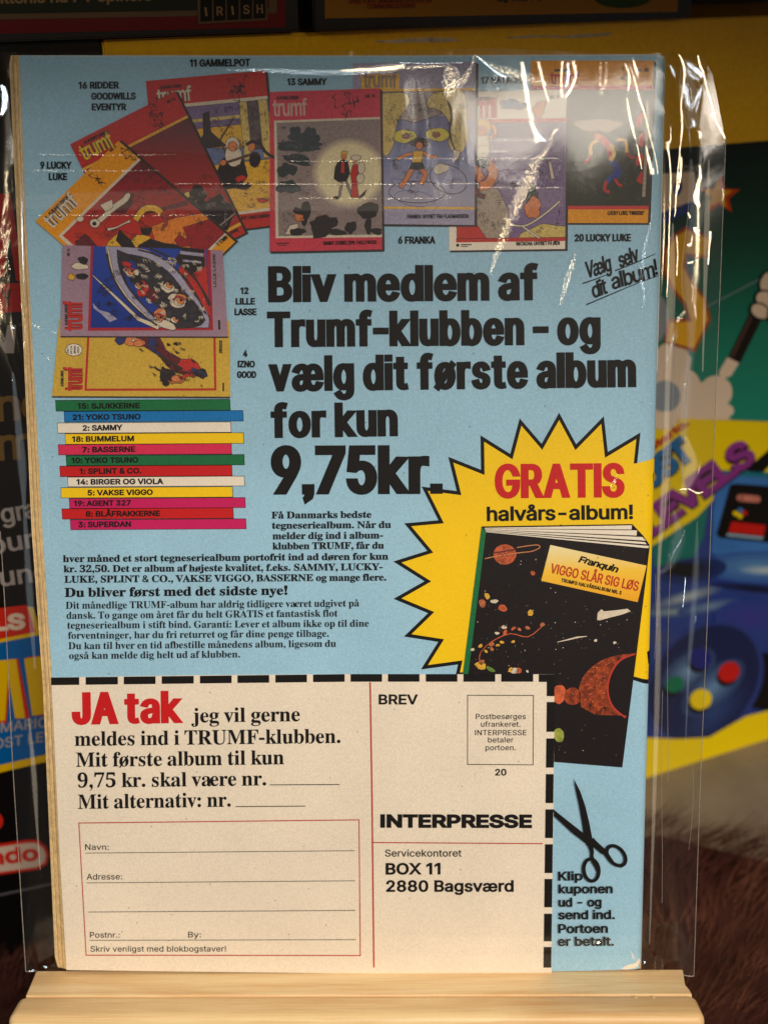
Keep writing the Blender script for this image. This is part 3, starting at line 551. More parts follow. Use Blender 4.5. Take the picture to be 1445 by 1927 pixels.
SERIF_TABLE = r'''
A 650|-13,0 -13,27 14,32 35,45 54,70 73,111 307,694 334,693 572,129 594,83 612,51 633,33 660,27 660,0 341,0 341,27 386,32 413,45 422,68 418,88 406,121 376,197 154,197 117,105 113,88 111,72 119,47 143,32 184,27 190,27 190,0|169,239 360,239 263,475
B 659|24,0 24,26 67,32 93,48 107,76 111,122 111,549 109,587 103,614 92,633 76,644 53,651 23,653 23,678 328,678 422,672 496,653 548,622 580,578 590,522 580,466 549,422 498,389 427,368 513,343 574,306 611,257 623,196 615,139 592,90 552,52 499,23 433,6 354,0|271,375 280,375 348,383 392,406 416,448 424,514 418,573 401,614 370,638 322,646 294,643 280,633 273,613 271,582|330,36 385,45 422,73 441,121 448,191 439,262 413,309 365,335 294,344 271,344 271,97 274,68 284,50 301,39
D 738|30,0 30,26 69,32 94,44 106,69 110,111 110,557 105,606 91,634 64,648 22,653 22,678 330,678 440,668 532,639 604,590 655,523 687,439 697,339 687,235 657,151 608,85 538,38 449,9 340,0|331,36 391,44 439,70 476,112 510,207 522,341 514,450 492,536 454,596 400,633 332,645 301,641 282,630 274,609 271,573 271,107 274,72 282,50 300,40
C 697|382,-16 288,-5 204,30 135,84 83,156 50,242 39,340 50,437 84,523 136,594 207,648 291,682 386,693 460,684 547,655 562,650 577,648 607,659 624,693 650,693 650,459 625,459 584,542 531,606 466,646 395,660 330,647 279,608 243,544 221,453 214,337 222,228 246,144 286,83 342,47 414,35 474,43 533,66 589,105 638,158 666,132 610,67 544,21 468,-7
E 658|21,0 21,25 66,30 93,44 107,72 112,116 112,549 107,603 92,634 66,648 24,653 24,678 594,678 594,476 571,476 549,555 506,605 440,632 345,641 317,640 298,638 285,632 277,620 273,603 272,578 272,366 288,366 346,375 386,401 412,446 429,514 453,514 453,176 428,176 420,230 406,270 386,299 358,318 322,328 276,331 272,331 272,100 276,70 286,52 307,44 343,41 410,45 466,58 513,79 552,112 585,156 612,213 640,213 599,0
F 602|23,0 23,26 66,34 93,50 107,79 111,125 111,558 106,603 92,630 64,645 21,653 21,678 586,678 586,476 562,476 549,532 529,574 501,605 462,626 409,638 342,642 298,640 284,635 277,627 272,614 271,593 271,368 283,368 340,377 381,403 408,448 423,516 450,516 450,176 424,176 409,251 382,298 341,324 281,333 271,333 271,120 273,88 280,64 292,46 312,35 342,29 382,26 382,0
G 756|399,-15 298,-4 211,29 139,82 86,153 52,240 41,341 52,439 86,524 138,594 208,648 290,682 383,693 464,684 550,656 564,651 577,649 592,652 604,660 614,673 624,693 651,693 651,458 625,458 600,515 569,564 532,604 490,634 445,654 398,660 333,647 282,609 246,544 224,455 217,339 223,243 240,163 268,100 306,55 354,28 410,19 458,24 489,40 505,68 510,106 510,190 505,229 490,254 460,266 410,271 410,295 745,295 745,271 704,266 680,254 668,230 664,191 664,43 532,-1
H 779|23,0 23,26 66,32 93,47 107,75 111,120 111,564 106,605 92,631 66,646 24,653 24,678 360,678 360,653 328,649 304,643 288,633 278,618 273,596 271,564 271,373 509,373 509,564 507,596 502,618 493,633 477,643 453,649 420,653 420,678 755,678 755,653 712,646 686,632 673,606 669,564 669,120 673,77 686,49 712,33 755,26 755,0 420,0 420,26 463,32 490,46 504,73 509,120 509,329 271,329 271,120 276,75 289,47 316,32 360,26 360,0
I 388|20,0 20,26 63,34 91,48 107,72 112,112 112,576 108,614 94,636 66,648 20,653 20,678 364,678 364,653 319,648 292,636 277,614 272,576 272,115 274,87 279,66 289,50 307,39 332,31 366,26 366,0
J 492|162,-97 117,-93 77,-80 43,-60 17,-33 0,-1 -5,34 0,66 16,91 39,106 66,111 95,106 118,92 133,70 138,41 135,19 126,-2 117,-19 114,-29 124,-52 156,-60 187,-54 207,-37 217,-8 220,32 220,546 218,582 212,609 200,628 182,640 155,648 118,653 118,678 468,678 468,653 436,649 412,642 396,630 387,612 382,584 380,546 380,132 371,50 345,-15 302,-60 240,-88
K 760|24,0 24,26 68,32 94,47 108,75 112,120 112,564 107,605 94,632 67,647 25,653 25,678 361,678 361,653 329,649 305,643 289,633 279,618 274,596 272,564 272,348 478,556 509,593 519,623 498,646 433,653 433,678 723,678 723,653 710,653 650,640 584,601 513,537 403,424 690,69 708,50 725,37 746,29 773,26 773,0 418,0 418,26 456,27 479,31 493,40 497,51 490,70 471,98 297,318 272,295 272,120 277,75 290,47 317,32 361,26 361,0
L 635|23,0 23,26 66,32 93,47 107,75 111,120 111,564 106,606 92,633 66,647 24,653 24,678 372,678 372,653 336,651 310,646 291,636 280,620 273,596 271,564 271,123 272,92 276,70 284,55 298,46 318,42 348,41 414,46 469,59 513,83 551,119 582,167 609,230 636,230 598,0
M 944|21,0 21,26 64,32 92,47 107,74 112,118 112,569 110,598 105,619 95,634 78,644 55,650 22,653 22,678 275,678 472,212 669,678 919,678 919,653 878,645 852,630 839,604 834,563 834,127 836,90 841,64 851,45 866,35 888,29 918,26 918,0 589,0 589,26 621,30 644,37 660,48 670,66 675,90 677,124 677,594 429,0 402,0 157,579 157,119 162,72 178,44 207,30 252,26 252,0
N 735|600,-16 159,521 159,117 163,73 176,46 203,32 248,26 248,0 27,0 27,26 58,29 81,35 96,45 106,62 111,85 113,117 113,578 73,626 54,645 27,653 27,678 233,678 582,251 582,562 580,594 575,616 565,632 549,643 526,649 493,653 493,678 714,678 714,653 671,647 645,633 632,605 628,561 628,-16
O 782|388,-16 317,-9 251,11 192,43 141,86 98,138 67,199 48,266 41,339 48,411 67,478 98,539 141,592 193,635 254,667 321,687 395,694 466,687 532,668 591,636 642,594 684,542 716,481 735,413 742,339 735,266 716,199 684,138 641,86 589,43 528,11 461,-9|394,18 456,31 503,69 538,134 558,223 565,339 553,478 518,579 482,624 438,651 387,660 325,647 278,609 243,544 223,455 216,339 228,201 264,100 300,54 343,27
P 622|23,0 23,26 66,32 93,47 107,75 111,120 111,564 106,605 92,631 66,646 24,653 24,678 318,678 428,672 500,655 546,628 580,592 602,547 609,494 602,441 581,396 546,358 497,329 435,312 360,306 271,306 271,120 276,75 289,47 316,32 360,26 360,0|271,342 300,342 363,350 404,376 427,422 435,490 429,558 410,605 375,633 322,642 297,639 282,631 274,616 271,593
R 704|23,0 23,26 66,32 93,47 107,75 111,120 111,564 106,605 92,631 66,646 24,653 24,678 323,678 454,667 547,634 588,599 613,554 621,498 612,441 583,395 536,359 469,333 643,75 659,53 674,38 690,29 712,26 715,26 715,0 504,0 300,316 271,316 271,120 276,75 289,47 316,32 360,26 360,0|271,348 303,348 370,357 417,385 443,432 452,500 445,562 422,606 386,633 334,642 301,639 282,629 274,609 271,574
S 581|64,-16 64,235 93,235 123,140 166,74 222,35 293,22 344,30 383,54 407,89 415,133 406,174 379,209 335,238 242,284 167,328 115,376 84,430 74,494 81,551 100,600 131,639 172,669 220,688 275,694 307,692 342,687 420,667 434,664 446,662 467,670 477,694 505,694 505,475 480,475 462,528 437,573 406,610 370,639 330,656 289,662 243,655 208,635 186,604 178,566 185,530 204,501 236,476 281,451 377,406 431,377 473,347 502,315 521,280 532,242 535,198 527,138 505,86 468,43 418,12 357,-8 286,-15 236,-12 211,-7 187,1 146,14 126,18 112,16 103,11 97,0 91,-16
T 630|137,0 137,26 183,31 212,46 227,74 232,120 232,645 222,645 151,634 97,601 60,546 43,473 16,473 16,678 611,678 611,472 586,472 568,548 531,602 475,634 400,645 392,645 392,120 397,73 412,45 440,31 488,26 488,0
U 733|369,-19 286,-12 219,8 170,42 136,91 116,154 109,231 109,564 104,605 91,631 64,646 22,653 22,678 358,678 358,653 325,649 302,643 285,633 276,618 271,596 269,564 269,208 277,131 302,77 346,44 409,33 472,41 521,66 556,106 577,164 584,237 584,563 579,604 565,630 536,645 489,653 489,678 706,678 706,653 668,644 644,628 633,602 629,563 629,270 622,176 601,102 566,48 515,11 450,-12
V 637|316,-19 66,567 50,600 34,626 12,644 -21,653 -21,678 314,678 314,653 274,651 248,644 232,630 227,610 230,591 240,563 385,213 518,562 526,587 528,609 523,630 509,643 483,650 445,653 445,678 658,678 658,653 630,649 608,636 589,612 569,570 342,-19
Y 634|151,0 151,26 195,32 221,47 234,75 239,120 239,266 69,576 44,617 21,639 1,648 -20,652 -20,678 308,678 308,652 291,652 267,650 248,644 236,633 232,620 235,604 244,583 370,336 496,545 513,580 519,607 511,632 486,647 444,652 439,652 439,678 654,678 654,652 630,646 609,632 590,611 570,583 399,303 399,120 404,75 417,47 444,32 488,26 488,0
a 512|379,-15 337,-8 310,15 298,52 250,16 198,-6 142,-13 96,-6 60,17 38,51 30,94 37,135 59,172 95,203 177,244 296,283 296,359 292,395 278,420 255,435 220,440 171,432 155,408 159,398 169,382 180,362 183,344 178,320 164,300 142,288 115,284 87,289 66,302 53,324 49,352 55,385 74,415 103,439 141,458 188,470 241,474 332,464 392,435 425,385 436,313 436,93 437,72 439,59 444,53 453,51 464,54 477,62 490,41 438,-1|225,50 240,53 259,61 278,75 296,94 296,252 229,225 189,183 176,125 181,83 198,58
b 537|64,-17 64,578 62,616 55,638 39,648 12,654 12,678 206,678 206,415 241,448 282,467 329,474 379,467 422,445 459,410 486,365 503,310 509,247 502,175 480,112 446,59 402,19 347,-7 286,-15 220,-1 156,42 79,-17|272,21 317,34 345,73 360,141 365,238 360,318 344,374 316,406 274,417 252,413 231,402 215,383 206,360 206,102 213,57 235,30
d 551|208,-15 159,-7 116,16 79,52 52,99 35,156 29,219 35,291 54,354 83,404 121,443 166,466 217,474 281,460 332,417 332,597 328,623 316,640 294,650 262,654 262,678 475,678 475,112 477,81 484,61 498,48 526,41 526,16 438,8 332,-15 332,58 300,17 258,-7|255,42 278,47 300,62 320,84 332,113 332,360 324,383 307,402 284,414 259,418 219,406 194,372 180,312 175,228 179,146 193,87 218,53
e 448|229,-15 174,-7 126,16 86,52 55,102 36,163 29,234 36,300 56,358 88,406 130,443 179,466 234,474 287,468 333,449 371,417 408,349 421,258 421,247 174,247 182,167 206,109 244,74 297,63 353,79 402,128 424,108 370,40 305,-1|173,286 300,286 300,320 297,375 288,413 269,435 240,442 203,427 180,380 173,303
f 318|22,0 22,24 44,27 59,33 68,41 74,52 77,72 78,109 78,412 24,412 24,462 78,462 78,526 90,596 126,648 183,681 259,692 315,685 357,664 383,632 392,595 388,567 375,546 356,533 334,529 310,533 291,544 279,560 275,582 278,603 287,626 292,635 294,644 288,656 268,660 243,655 229,640 222,615 220,581 220,462 303,462 303,412 220,412 220,97 224,60 235,38 258,28 297,24 297,0
g 487|217,-209 132,-202 71,-181 34,-149 21,-111 30,-81 57,-57 102,-38 65,-15 42,13 35,45 42,80 63,110 99,138 152,164 86,200 46,251 33,316 40,360 59,399 90,430 130,454 179,469 234,474 292,469 347,453 472,453 472,399 399,399 425,354 434,303 428,262 411,225 384,195 348,172 305,158 256,153 234,154 211,155 187,151 168,141 154,125 150,106 165,81 210,73 261,73 332,70 386,60 424,43 450,19 465,-14 470,-55 463,-100 441,-137 406,-168 326,-199|234,185 264,193 284,217 294,257 297,314 294,371 284,411 264,434 234,442 204,434 185,411 174,371 170,314 174,257 185,217 204,193|239,-173 324,-165 375,-140 392,-98 387,-76 371,-62 344,-54 305,-51 144,-51 118,-77 109,-108 117,-133 141,-154 181,-168
h 567|27,0 27,24 52,28 67,38 75,56 78,83 78,594 76,621 68,639 53,650 28,655 28,678 220,678 220,397 261,440 308,465 362,474 419,464 460,434 484,385 492,315 492,83 494,56 502,39 517,28 541,24 541,0 301,0 301,24 308,24 331,31 345,50 350,83 350,323 348,359 341,384 327,399 302,404 258,390 220,350 220,83 222,56 230,39 244,28 268,24 268,0
i 295|150,539 121,544 96,560 80,585 75,614 80,644 96,668 121,685 150,690 179,685 204,668 220,644 225,614 220,585 203,560 179,544|27,0 27,24 52,29 68,38 75,55 78,83 78,375 76,406 70,424 55,433 30,437 31,462 221,462 221,83 223,56 230,39 244,29 268,24 268,0
j 312|158,541 129,546 104,562 88,587 83,616 89,646 105,670 129,686 158,692 188,686 212,670 229,646 234,616 229,587 212,563 188,546|53,-209 17,-206 -16,-195 -44,-179 -65,-157 -78,-132 -83,-104 -79,-79 -66,-60 -47,-47 -22,-43 3,-47 22,-58 35,-76 39,-98 36,-114 28,-130 19,-145 16,-153 24,-169 46,-174 73,-168 87,-149 93,-119 95,-80 95,372 92,404 83,424 64,434 33,438 33,462 237,462 237,-32 225,-109 188,-165 130,-198
k 534|26,0 26,24 52,29 68,39 75,56 78,83 78,592 76,621 70,640 56,649 30,654 31,678 220,678 220,251 338,369 357,393 363,414 350,431 311,437 306,437 306,462 514,462 514,437 459,423 409,387 331,311 515,51 536,31 560,24 560,0 314,0 314,24 323,24 348,30 356,47 353,59 345,73 242,219 220,200 220,83 222,56 230,39 244,29 268,24 268,0
l 297|27,0 27,24 52,29 68,38 75,55 78,83 78,592 76,620 70,639 56,650 30,654 30,678 221,678 221,83 223,56 230,39 244,29 268,24 268,0
m 825|27,0 27,24 52,28 67,38 75,56 78,83 78,377 75,404 68,422 53,434 28,438 28,462 218,462 218,394 258,438 303,465 353,474 412,465 453,436 477,389 519,436 567,465 622,474 678,464 718,434 742,385 750,315 750,83 752,56 760,39 774,28 798,24 798,0 562,0 562,24 586,28 600,39 608,57 610,83 610,323 608,359 601,384 587,399 562,404 520,391 483,353 483,83 485,57 493,39 507,28 530,24 530,0 297,0 297,24 320,28 335,39 342,57 345,83 345,323 343,358 336,384 322,399 297,404 254,390 218,350 218,83 220,57 227,40 241,29 264,24 264,0
n 567|27,0 27,24 52,28 67,38 75,56 78,83 78,377 75,404 68,422 53,434 28,438 28,462 220,462 220,398 260,440 308,466 362,474 419,464 460,434 484,385 492,315 492,83 494,56 502,39 517,28 541,24 541,0 301,0 301,24 308,24 331,31 345,50 350,83 350,323 348,359 341,384 327,399 302,404 258,390 220,350 220,83 222,56 230,39 244,28 268,24 268,0
o 501|251,-15 189,-7 135,17 90,55 56,104 35,163 28,229 35,296 56,356 90,405 135,443 189,466 250,474 311,466 365,443 410,406 444,357 465,298 472,229 465,161 444,102 410,53 366,16 312,-7|251,17 287,27 311,58 319,84 324,121 327,229 322,338 309,403 286,435 251,445 214,434 191,403 178,338 174,230 175,170 178,122 183,84 191,58 215,27
p 553|26,-207 26,-184 46,-181 60,-174 69,-164 75,-150 78,-95 78,362 76,400 69,422 55,433 29,439 29,462 213,462 213,391 247,438 291,466 343,475 393,467 436,444 472,407 499,360 515,302 521,238 515,169 498,108 470,56 434,18 389,-7 338,-15 292,-8 253,13 220,48 220,-86 222,-121 226,-147 235,-165 248,-175 268,-180 294,-183 294,-207|291,42 330,54 356,88 371,148 376,230 372,310 359,369 335,403 296,414 254,398 220,350 220,102 249,57
r 428|27,0 27,24 52,29 68,38 75,55 78,83 78,375 76,406 69,425 55,433 30,437 31,462 217,462 217,375 245,417 279,448 313,468 347,474 384,469 410,453 426,428 431,396 427,370 414,349 394,336 369,331 346,334 330,344 308,372 296,383 281,387 261,380 241,360 227,327 222,286 222,83 226,55 237,38 258,28 294,24 294,0
s 429|225,-15 181,-9 129,9 109,13 89,6 76,-13 53,-13 53,157 79,157 99,101 129,58 167,31 209,22 242,26 266,40 281,60 286,87 272,125 232,156 159,193 114,221 81,252 62,288 55,328 65,386 96,433 146,465 210,475 247,471 296,458 307,456 317,454 332,459 343,475 363,475 363,330 340,330 320,378 293,413 259,434 222,441 194,437 173,426 160,408 156,386 160,364 172,346 191,330 218,315 285,282 329,255 360,226 377,189 383,141 372,76 340,27 289,-5
t 340|184,-14 133,-7 98,16 79,53 72,106 72,415 30,415 30,446 85,500 131,550 167,593 192,631 215,631 215,462 309,462 309,415 215,415 215,122 217,95 223,76 233,64 250,60 282,73 307,111 331,98 294,36 245,-2
u 558|195,-15 136,-5 97,26 75,75 68,144 68,369 66,399 59,420 43,433 17,438 17,462 211,462 211,110 214,87 225,69 241,57 263,53 305,64 340,98 340,369 337,401 329,422 312,434 282,438 282,462 482,462 482,104 485,76 493,58 509,48 536,44 536,19 446,11 340,-15 340,60 312,29 277,5 238,-10
v 456|212,-15 57,369 44,397 33,418 18,432 -4,437 -4,462 244,462 244,438 232,438 202,431 192,411 194,399 275,182 351,376 359,405 345,430 303,438 303,462 454,462 454,439 430,430 414,415 401,393 387,362 238,-15
y 447|78,-209 43,-203 15,-186 -4,-159 -10,-125 -6,-100 7,-79 27,-64 53,-59 76,-63 95,-74 107,-91 111,-113 111,-121 110,-130 115,-143 128,-147 147,-138 170,-110 182,-90 193,-66 201,-39 209,-7 54,373 37,410 23,428 12,435 -5,437 -7,437 -7,462 241,462 241,437 217,435 202,431 194,423 191,409 193,397 198,382 276,177 343,359 352,387 354,408 351,422 342,431 325,436 302,437 302,462 446,462 446,437 427,432 413,418 400,394 386,361 241,-36 216,-97 193,-143 168,-174 142,-195 112,-205
0 559|280,-10 198,2 135,36 89,91 58,165 40,255 34,359 40,463 58,552 89,625 135,679 198,713 281,724 360,713 422,679 468,625 500,552 519,462 525,358 519,254 500,165 468,91 421,36 359,2|280,55 313,64 337,91 353,135 366,231 370,358 366,485 353,580 337,624 313,650 281,659 248,650 223,624 207,580 194,485 189,358 194,231 207,135 223,91 247,64
2 559|35,0 35,103 183,254 238,313 278,365 306,412 324,457 334,503 337,553 332,602 316,636 291,656 259,663 216,652 188,620 172,565 167,490 115,496 74,513 48,543 39,589 45,624 64,656 94,684 137,706 192,719 259,724 358,713 430,680 462,646 482,606 488,558 485,524 476,490 459,456 434,418 400,376 355,328 230,205 130,110 363,110 392,115 416,128 434,150 446,179 454,210 513,210 508,0
3 559|243,-10 175,-6 121,7 79,27 50,52 34,80 28,110 34,144 54,168 81,183 113,188 122,132 147,92 186,68 236,60 268,63 297,73 322,91 342,118 355,156 359,207 349,259 319,301 270,329 204,338 142,338 142,400 208,400 264,410 304,441 327,487 335,547 330,595 314,632 288,655 252,663 220,657 198,640 182,615 173,583 168,546 166,508 111,513 70,530 44,557 36,597 50,646 92,687 161,715 257,724 353,713 426,682 460,649 481,609 488,561 477,499 444,448 395,409 335,381 375,371 416,355 454,331 485,300 506,258 513,206 507,150 491,104 464,66 430,37 389,16 343,1 294,-7
5 559|245,-10 178,-6 125,8 86,28 60,53 45,81 40,111 46,142 62,163 88,176 120,180 123,152 130,124 144,98 165,78 193,65 230,60 262,64 291,74 316,94 336,124 349,166 353,220 344,285 318,332 275,359 217,368 182,367 154,362 106,350 60,368 92,714 470,714 475,532 418,532 410,566 405,582 397,594 384,602 364,604 156,604 140,419 160,425 188,430 250,434 322,428 384,410 436,381 475,339 498,285 506,220 500,160 483,111 455,71 420,40 380,18 336,2 290,-7
6 559|293,-10 224,-1 163,27 113,73 76,138 53,224 45,330 49,410 62,485 84,552 115,610 155,657 204,694 262,716 330,724 388,720 434,708 467,691 490,668 503,642 507,614 500,585 480,560 443,542 387,536 386,566 382,596 374,623 362,646 345,660 321,665 284,657 253,635 227,597 199,513 186,401 209,414 240,427 277,435 324,438 406,424 470,384 500,342 518,292 524,231 518,164 498,106 466,57 420,20 363,-3|296,56 330,66 357,96 373,147 379,221 373,291 355,340 325,368 287,377 259,373 230,362 203,346 186,329 195,205 218,121 254,72
7 559|165,0 431,605 168,605 138,599 119,582 110,554 104,504 44,504 49,714 526,714 526,665 250,0
9 559|227,-10 173,-6 131,6 100,25 79,49 67,76 63,103 66,123 75,140 90,152 112,160 130,119 154,84 188,61 232,53 290,71 332,126 360,216 373,343 348,316 316,295 277,280 231,275 153,288 90,328 59,369 41,420 35,482 42,550 62,608 96,657 142,694 198,716 264,724 333,715 393,689 443,644 482,580 506,495 514,388 510,308 498,234 477,166 448,107 408,58 358,21 298,-2|274,347 306,352 334,366 356,387 373,414 365,524 344,600 312,643 270,657 232,646 204,615 186,562 180,488 186,426 204,382 233,356'''


def load_glyphs(table):
    g = {}
    for line in table.strip('\n').split('\n'):
        ch = line[0]
        head, *loops = line[1:].split('|')
        g[ch] = (int(head), [[tuple(map(int, p.split(','))) for p in lp.split()] for lp in loops if lp.strip()])
    return g


SANS = load_glyphs(SANS_TABLE)
SERIF = load_glyphs(SERIF_TABLE)
# plain grotesque forms for the letters the table draws with slabs and tails
SANS['I'] = (190, [[(62, 0), (62, 509), (128, 509), (128, 0)]])
SANS['l'] = (184, [[(60, 0), (60, 509), (124, 509), (124, 0)]])
SANS['1'] = (330, [[(x - 40, y) for x, y in SANS['1'][1][1]]])
CAP = {'sans': 509.0, 'serif': 678.0}


def _dot(x, y, r):
    return [(x + r * math.cos(-t * math.pi / 8), y + r * math.sin(-t * math.pi / 8)) for t in range(16)]


def _along(lp, like):
    return lp if (area2(lp) > 0) == (area2(like) > 0) else lp[::-1]


def _serif_extra():
    w = SANS['O'][0]
    SANS['Ø'] = (w, SANS['O'][1] + [_along([(50, -40), (10, 5), (w - 60, 555), (w - 20, 510)], SANS['O'][1][0])])
    a, al = SERIF['a']
    o, ol = SERIF['o']
    e, el = SERIF['e']
    n_, nl = SERIF['r']
    SERIF['å'] = (a, al + [_dot(a * 0.46, 620, 100), _dot(a * 0.46, 620, 46)[::-1]])
    SERIF['ø'] = (o, ol + [_along([(62, -78), (18, -36), (o - 72, 528), (o - 28, 486)], ol[0])])
    SERIF['æ'] = (int(a * 0.80 + e), al + [[(x + a * 0.80, y) for x, y in lp] for lp in el])
    SERIF['.'] = (260, [_dot(130, 75, 82)])
    SERIF[','] = (260, [_dot(130, 75, 82), [(120, 20), (208, 60), (200, -40), (90, -170), (75, -150), (140, -60)]])
    SERIF[':'] = (290, [_dot(145, 75, 82), _dot(145, 385, 82)])
    SERIF['!'] = (330, [_dot(165, 75, 86), [(140, 210), (70, 600), (100, 690), (230, 690), (260, 600), (190, 210)]])
    SERIF['-'] = (330, [[(35, 190), (35, 290), (295, 290), (295, 190)]])
    w, lps = SANS['&']
    SERIF['&'] = (int(w * 1.45), [[(x * 1.4, y * 1.33) for x, y in lp] for lp in lps])


_serif_extra()
# square points for the heavy display face
HEAVY = {'.': (150, [[(40, 0), (40, 66), (112, 66), (112, 0)]]),
         ',': (150, [[(40, 0), (40, 66), (112, 66), (112, -10), (96, -62), (58, -92), (52, -70), (70, -50), (76, 0)]]),
         'i': (SANS['i'][0], [[(60, 0), (60, 378), (122, 378), (122, 0)], [(60, 446), (60, 509), (122, 509), (122, 446)]]),
         'l': (SANS['l'][0], [[(60, 0), (60, 509), (122, 509), (122, 0)]])}


def pieces(font, ch, loops):
    """glyphs made of overlapping pieces are filled piece by piece"""
    if ch == 'Ø' or font == 'serif' and ch in 'øæå,':
        k = {'Ø': -1, 'ø': -1, 'å': -2, 'æ': len(SERIF['a'][1]), ',': 1}[ch]
        return [loops[:k], loops[k:]]
    return [loops]


def text(s, p0, p1, cap, mat, parent, font='sans', dx=0.0, dy=None, track=0, slant=0.0, layer=6, frame=PAGE,
         name='text_line', jitter=0.0, gap=None):
    """one line of lettering whose ink starts at p0 and ends at p1 on the baseline, cap = capital height"""
    G = SANS if font == 'sans' else SERIF
    dy = dx * 0.6 if dy is None else dy
    space = 190 if font == 'sans' else 230
    x, items = 0, []
    for ch in s:
        if ch == ' ':
            x += space
            continue
        a, loops = HEAVY[ch] if gap is not None and ch in HEAVY else G[ch]
        items.append((ch, x, loops))
        x += a + track
    lo = min(q[0] for q in items[0][2][0]) + items[0][1]
    lo = min(lo, min(p[0] + items[0][1] for lp in items[0][2] for p in lp))
    hi = max(p[0] + items[-1][1] for lp in items[-1][2] for p in lp)
    P0, P1 = Vector(p0), Vector(p1)
    d = (P1 - P0)
    Lw = d.length - 2 * dx
    d.normalize()
    up = Vector((d.y, -d.x))
    sx = Lw / (hi - lo)
    if gap is not None:                  # display setting: equal gaps between the letters' ink, whatever their side bearings
        nsp = s.count(' ')
        box = [(min(p[0] for lp in lps for p in lp), max(p[0] for lp in lps for p in lp)) for _, _, lps in items]
        sx = (P1 - P0).length - len(items) * 2 * dx - (len(items) - 1 - nsp) * gap - nsp * cap * 0.24
        sx /= sum(b - a for a, b in box)
        cur, new, k = 0.0, [], 0
        for ch in s:
            if ch == ' ':
                cur += cap * 0.24 - gap
                continue
            c_, _, lps = items[k]
            a, b = box[k]
            new.append((c_, (cur / sx) - a, lps))
            cur += (b - a) * sx + 2 * dx + gap
            k += 1
        items, lo = new, 0.0
    sy = (cap - 2 * dy) / CAP[font]
    verts, faces = [], []
    rnd = random.Random(len(s))
    for gi, (ch, ox, loops) in enumerate(items):
        jy = rnd.uniform(-jitter, jitter)
        sc = [[((q[0] + ox - lo) * sx + dx + slant * q[1] * sy, q[1] * sy + dy + jy) for q in lp] for lp in loops]
        if dx or dy:
            sc = dilate(sc, dx, dy)
        for part in pieces(font, ch, sc):
            v2, tri = fill(part)
            base = len(verts)
            for q in v2:
                w = P0 + d * q[0] + up * q[1]
                verts.append(frame.to2(w.x, w.y) + (0.4 * (gi % 2),))
            faces += [[base + i for i in t] for t in tri]
    verts, faces = split_roll(verts, faces, frame)
    ff = []
    for f in faces:
        pts = [verts[i] for i in f]
        ff.append(list(f) if area2(pts) > 0 else list(reversed(f)))
    return mesh(name, [frame.to3(a, b, layer + c) for a, b, c in verts], ff, mat, parent, smooth=frame.curved)

# ------------------------------------------------------------------ inks
BLUE = ink('cover_sky_blue', (160, 204, 229), grain=0.15)
CREAM = ink('coupon_cream', (240, 227, 208), grain=0.12)
EDGE = ink('page_edge', (236, 204, 146), grain=0.25, scale=600)
BLACK = ink('print_black', (20, 17, 17), rough=0.5, grain=0.3, spec=0.2)
RED = ink('print_red', (206, 22, 26), rough=0.45, grain=0.1)
RULE = ink('rule_red', (186, 62, 40), grain=0.1)
GREY = ink('rule_grey', (92, 88, 84), grain=0.15)
YELLOW = ink('print_yellow', (252, 208, 0), rough=0.5, grain=0.07)
GREEN = ink('print_green', (10, 112, 62), grain=0.2)
MAGENTA = ink('print_magenta', (206, 14, 96), grain=0.12)
PINK = ink('print_pink', (222, 40, 86), grain=0.12)
PROCESS_BLUE = ink('print_process_blue', (0, 118, 190), grain=0.14)
WHITE = ink('print_paper_white', (244, 232, 214), grain=0.09)
ORANGE = ink('cover_orange', (240, 160, 24), grain=0.2)
ALBUM_RED = ink('album_red', (198, 50, 44), grain=0.22)
ALBUM_PINK = ink('album_pink_red', (214, 62, 84), grain=0.25)
MAUVE = ink('album_mauve', (166, 136, 156), grain=0.2)
OCHRE = ink('album_ochre', (214, 176, 66), grain=0.2)
DARK = ink('art_dark', (46, 38, 40), grain=0.45)
SLATE = ink('art_slate', (58, 66, 70), grain=0.5)
TAUPE = ink('art_taupe', (150, 132, 130), grain=0.28)
GLOW = ink('art_moonlight', (236, 222, 176), grain=0.16)
VIOLET = ink('art_violet', (130, 108, 150), grain=0.32)
LILAC = ink('art_lilac', (170, 164, 190), grain=0.25)
STEEL = ink('art_steel', (110, 122, 168), grain=0.35)
SAND = ink('art_sand', (232, 180, 60), grain=0.3)
STRAW = ink('art_straw', (216, 190, 110), grain=0.35)
SKIN = ink('art_warm', (222, 132, 78), grain=0.3)
ROCK = ink('art_rock', (176, 158, 140), grain=0.35)
NAVY = ink('art_navy', (34, 62, 150), grain=0.3)
MAROON = ink('art_maroon', (104, 38, 46), grain=0.5)
INKLINE = ink('art_line', (62, 48, 48), grain=0.3)
BONE = ink('art_bone', (222, 208, 186), grain=0.2)

# ------------------------------------------------------------------ the comic
comic = thing('comic_book', 'used comic with a light blue back cover and cream coupon, standing in a clear sleeve',
              'comic book', page_pt(0, PG(660, 1826)[1], -0.002))

# cover sheet: edges as measured, corners rounded at the spine side
left = [(126, 1824), (113, 1600), (97, 1260), (80, 1000), (61, 640), (47, 380), (37, 106)]
top = [(40, 103), (722, 103.5), (1236, 101), (1248, 103), (1254, 110), (1256, 122)]
right = [(right_edge_x(y) + 0.4, y) for y in range(200, 1800, 200)]
bottom = [(1209.5, 1815), (1203, 1825), (1100, 1828), (900, 1830), (640, 1830), (361, 1827)]
cover_outline = left + top + right + bottom
cover = flat('back_cover', [[cover_outline]], BLUE, 0, comic)

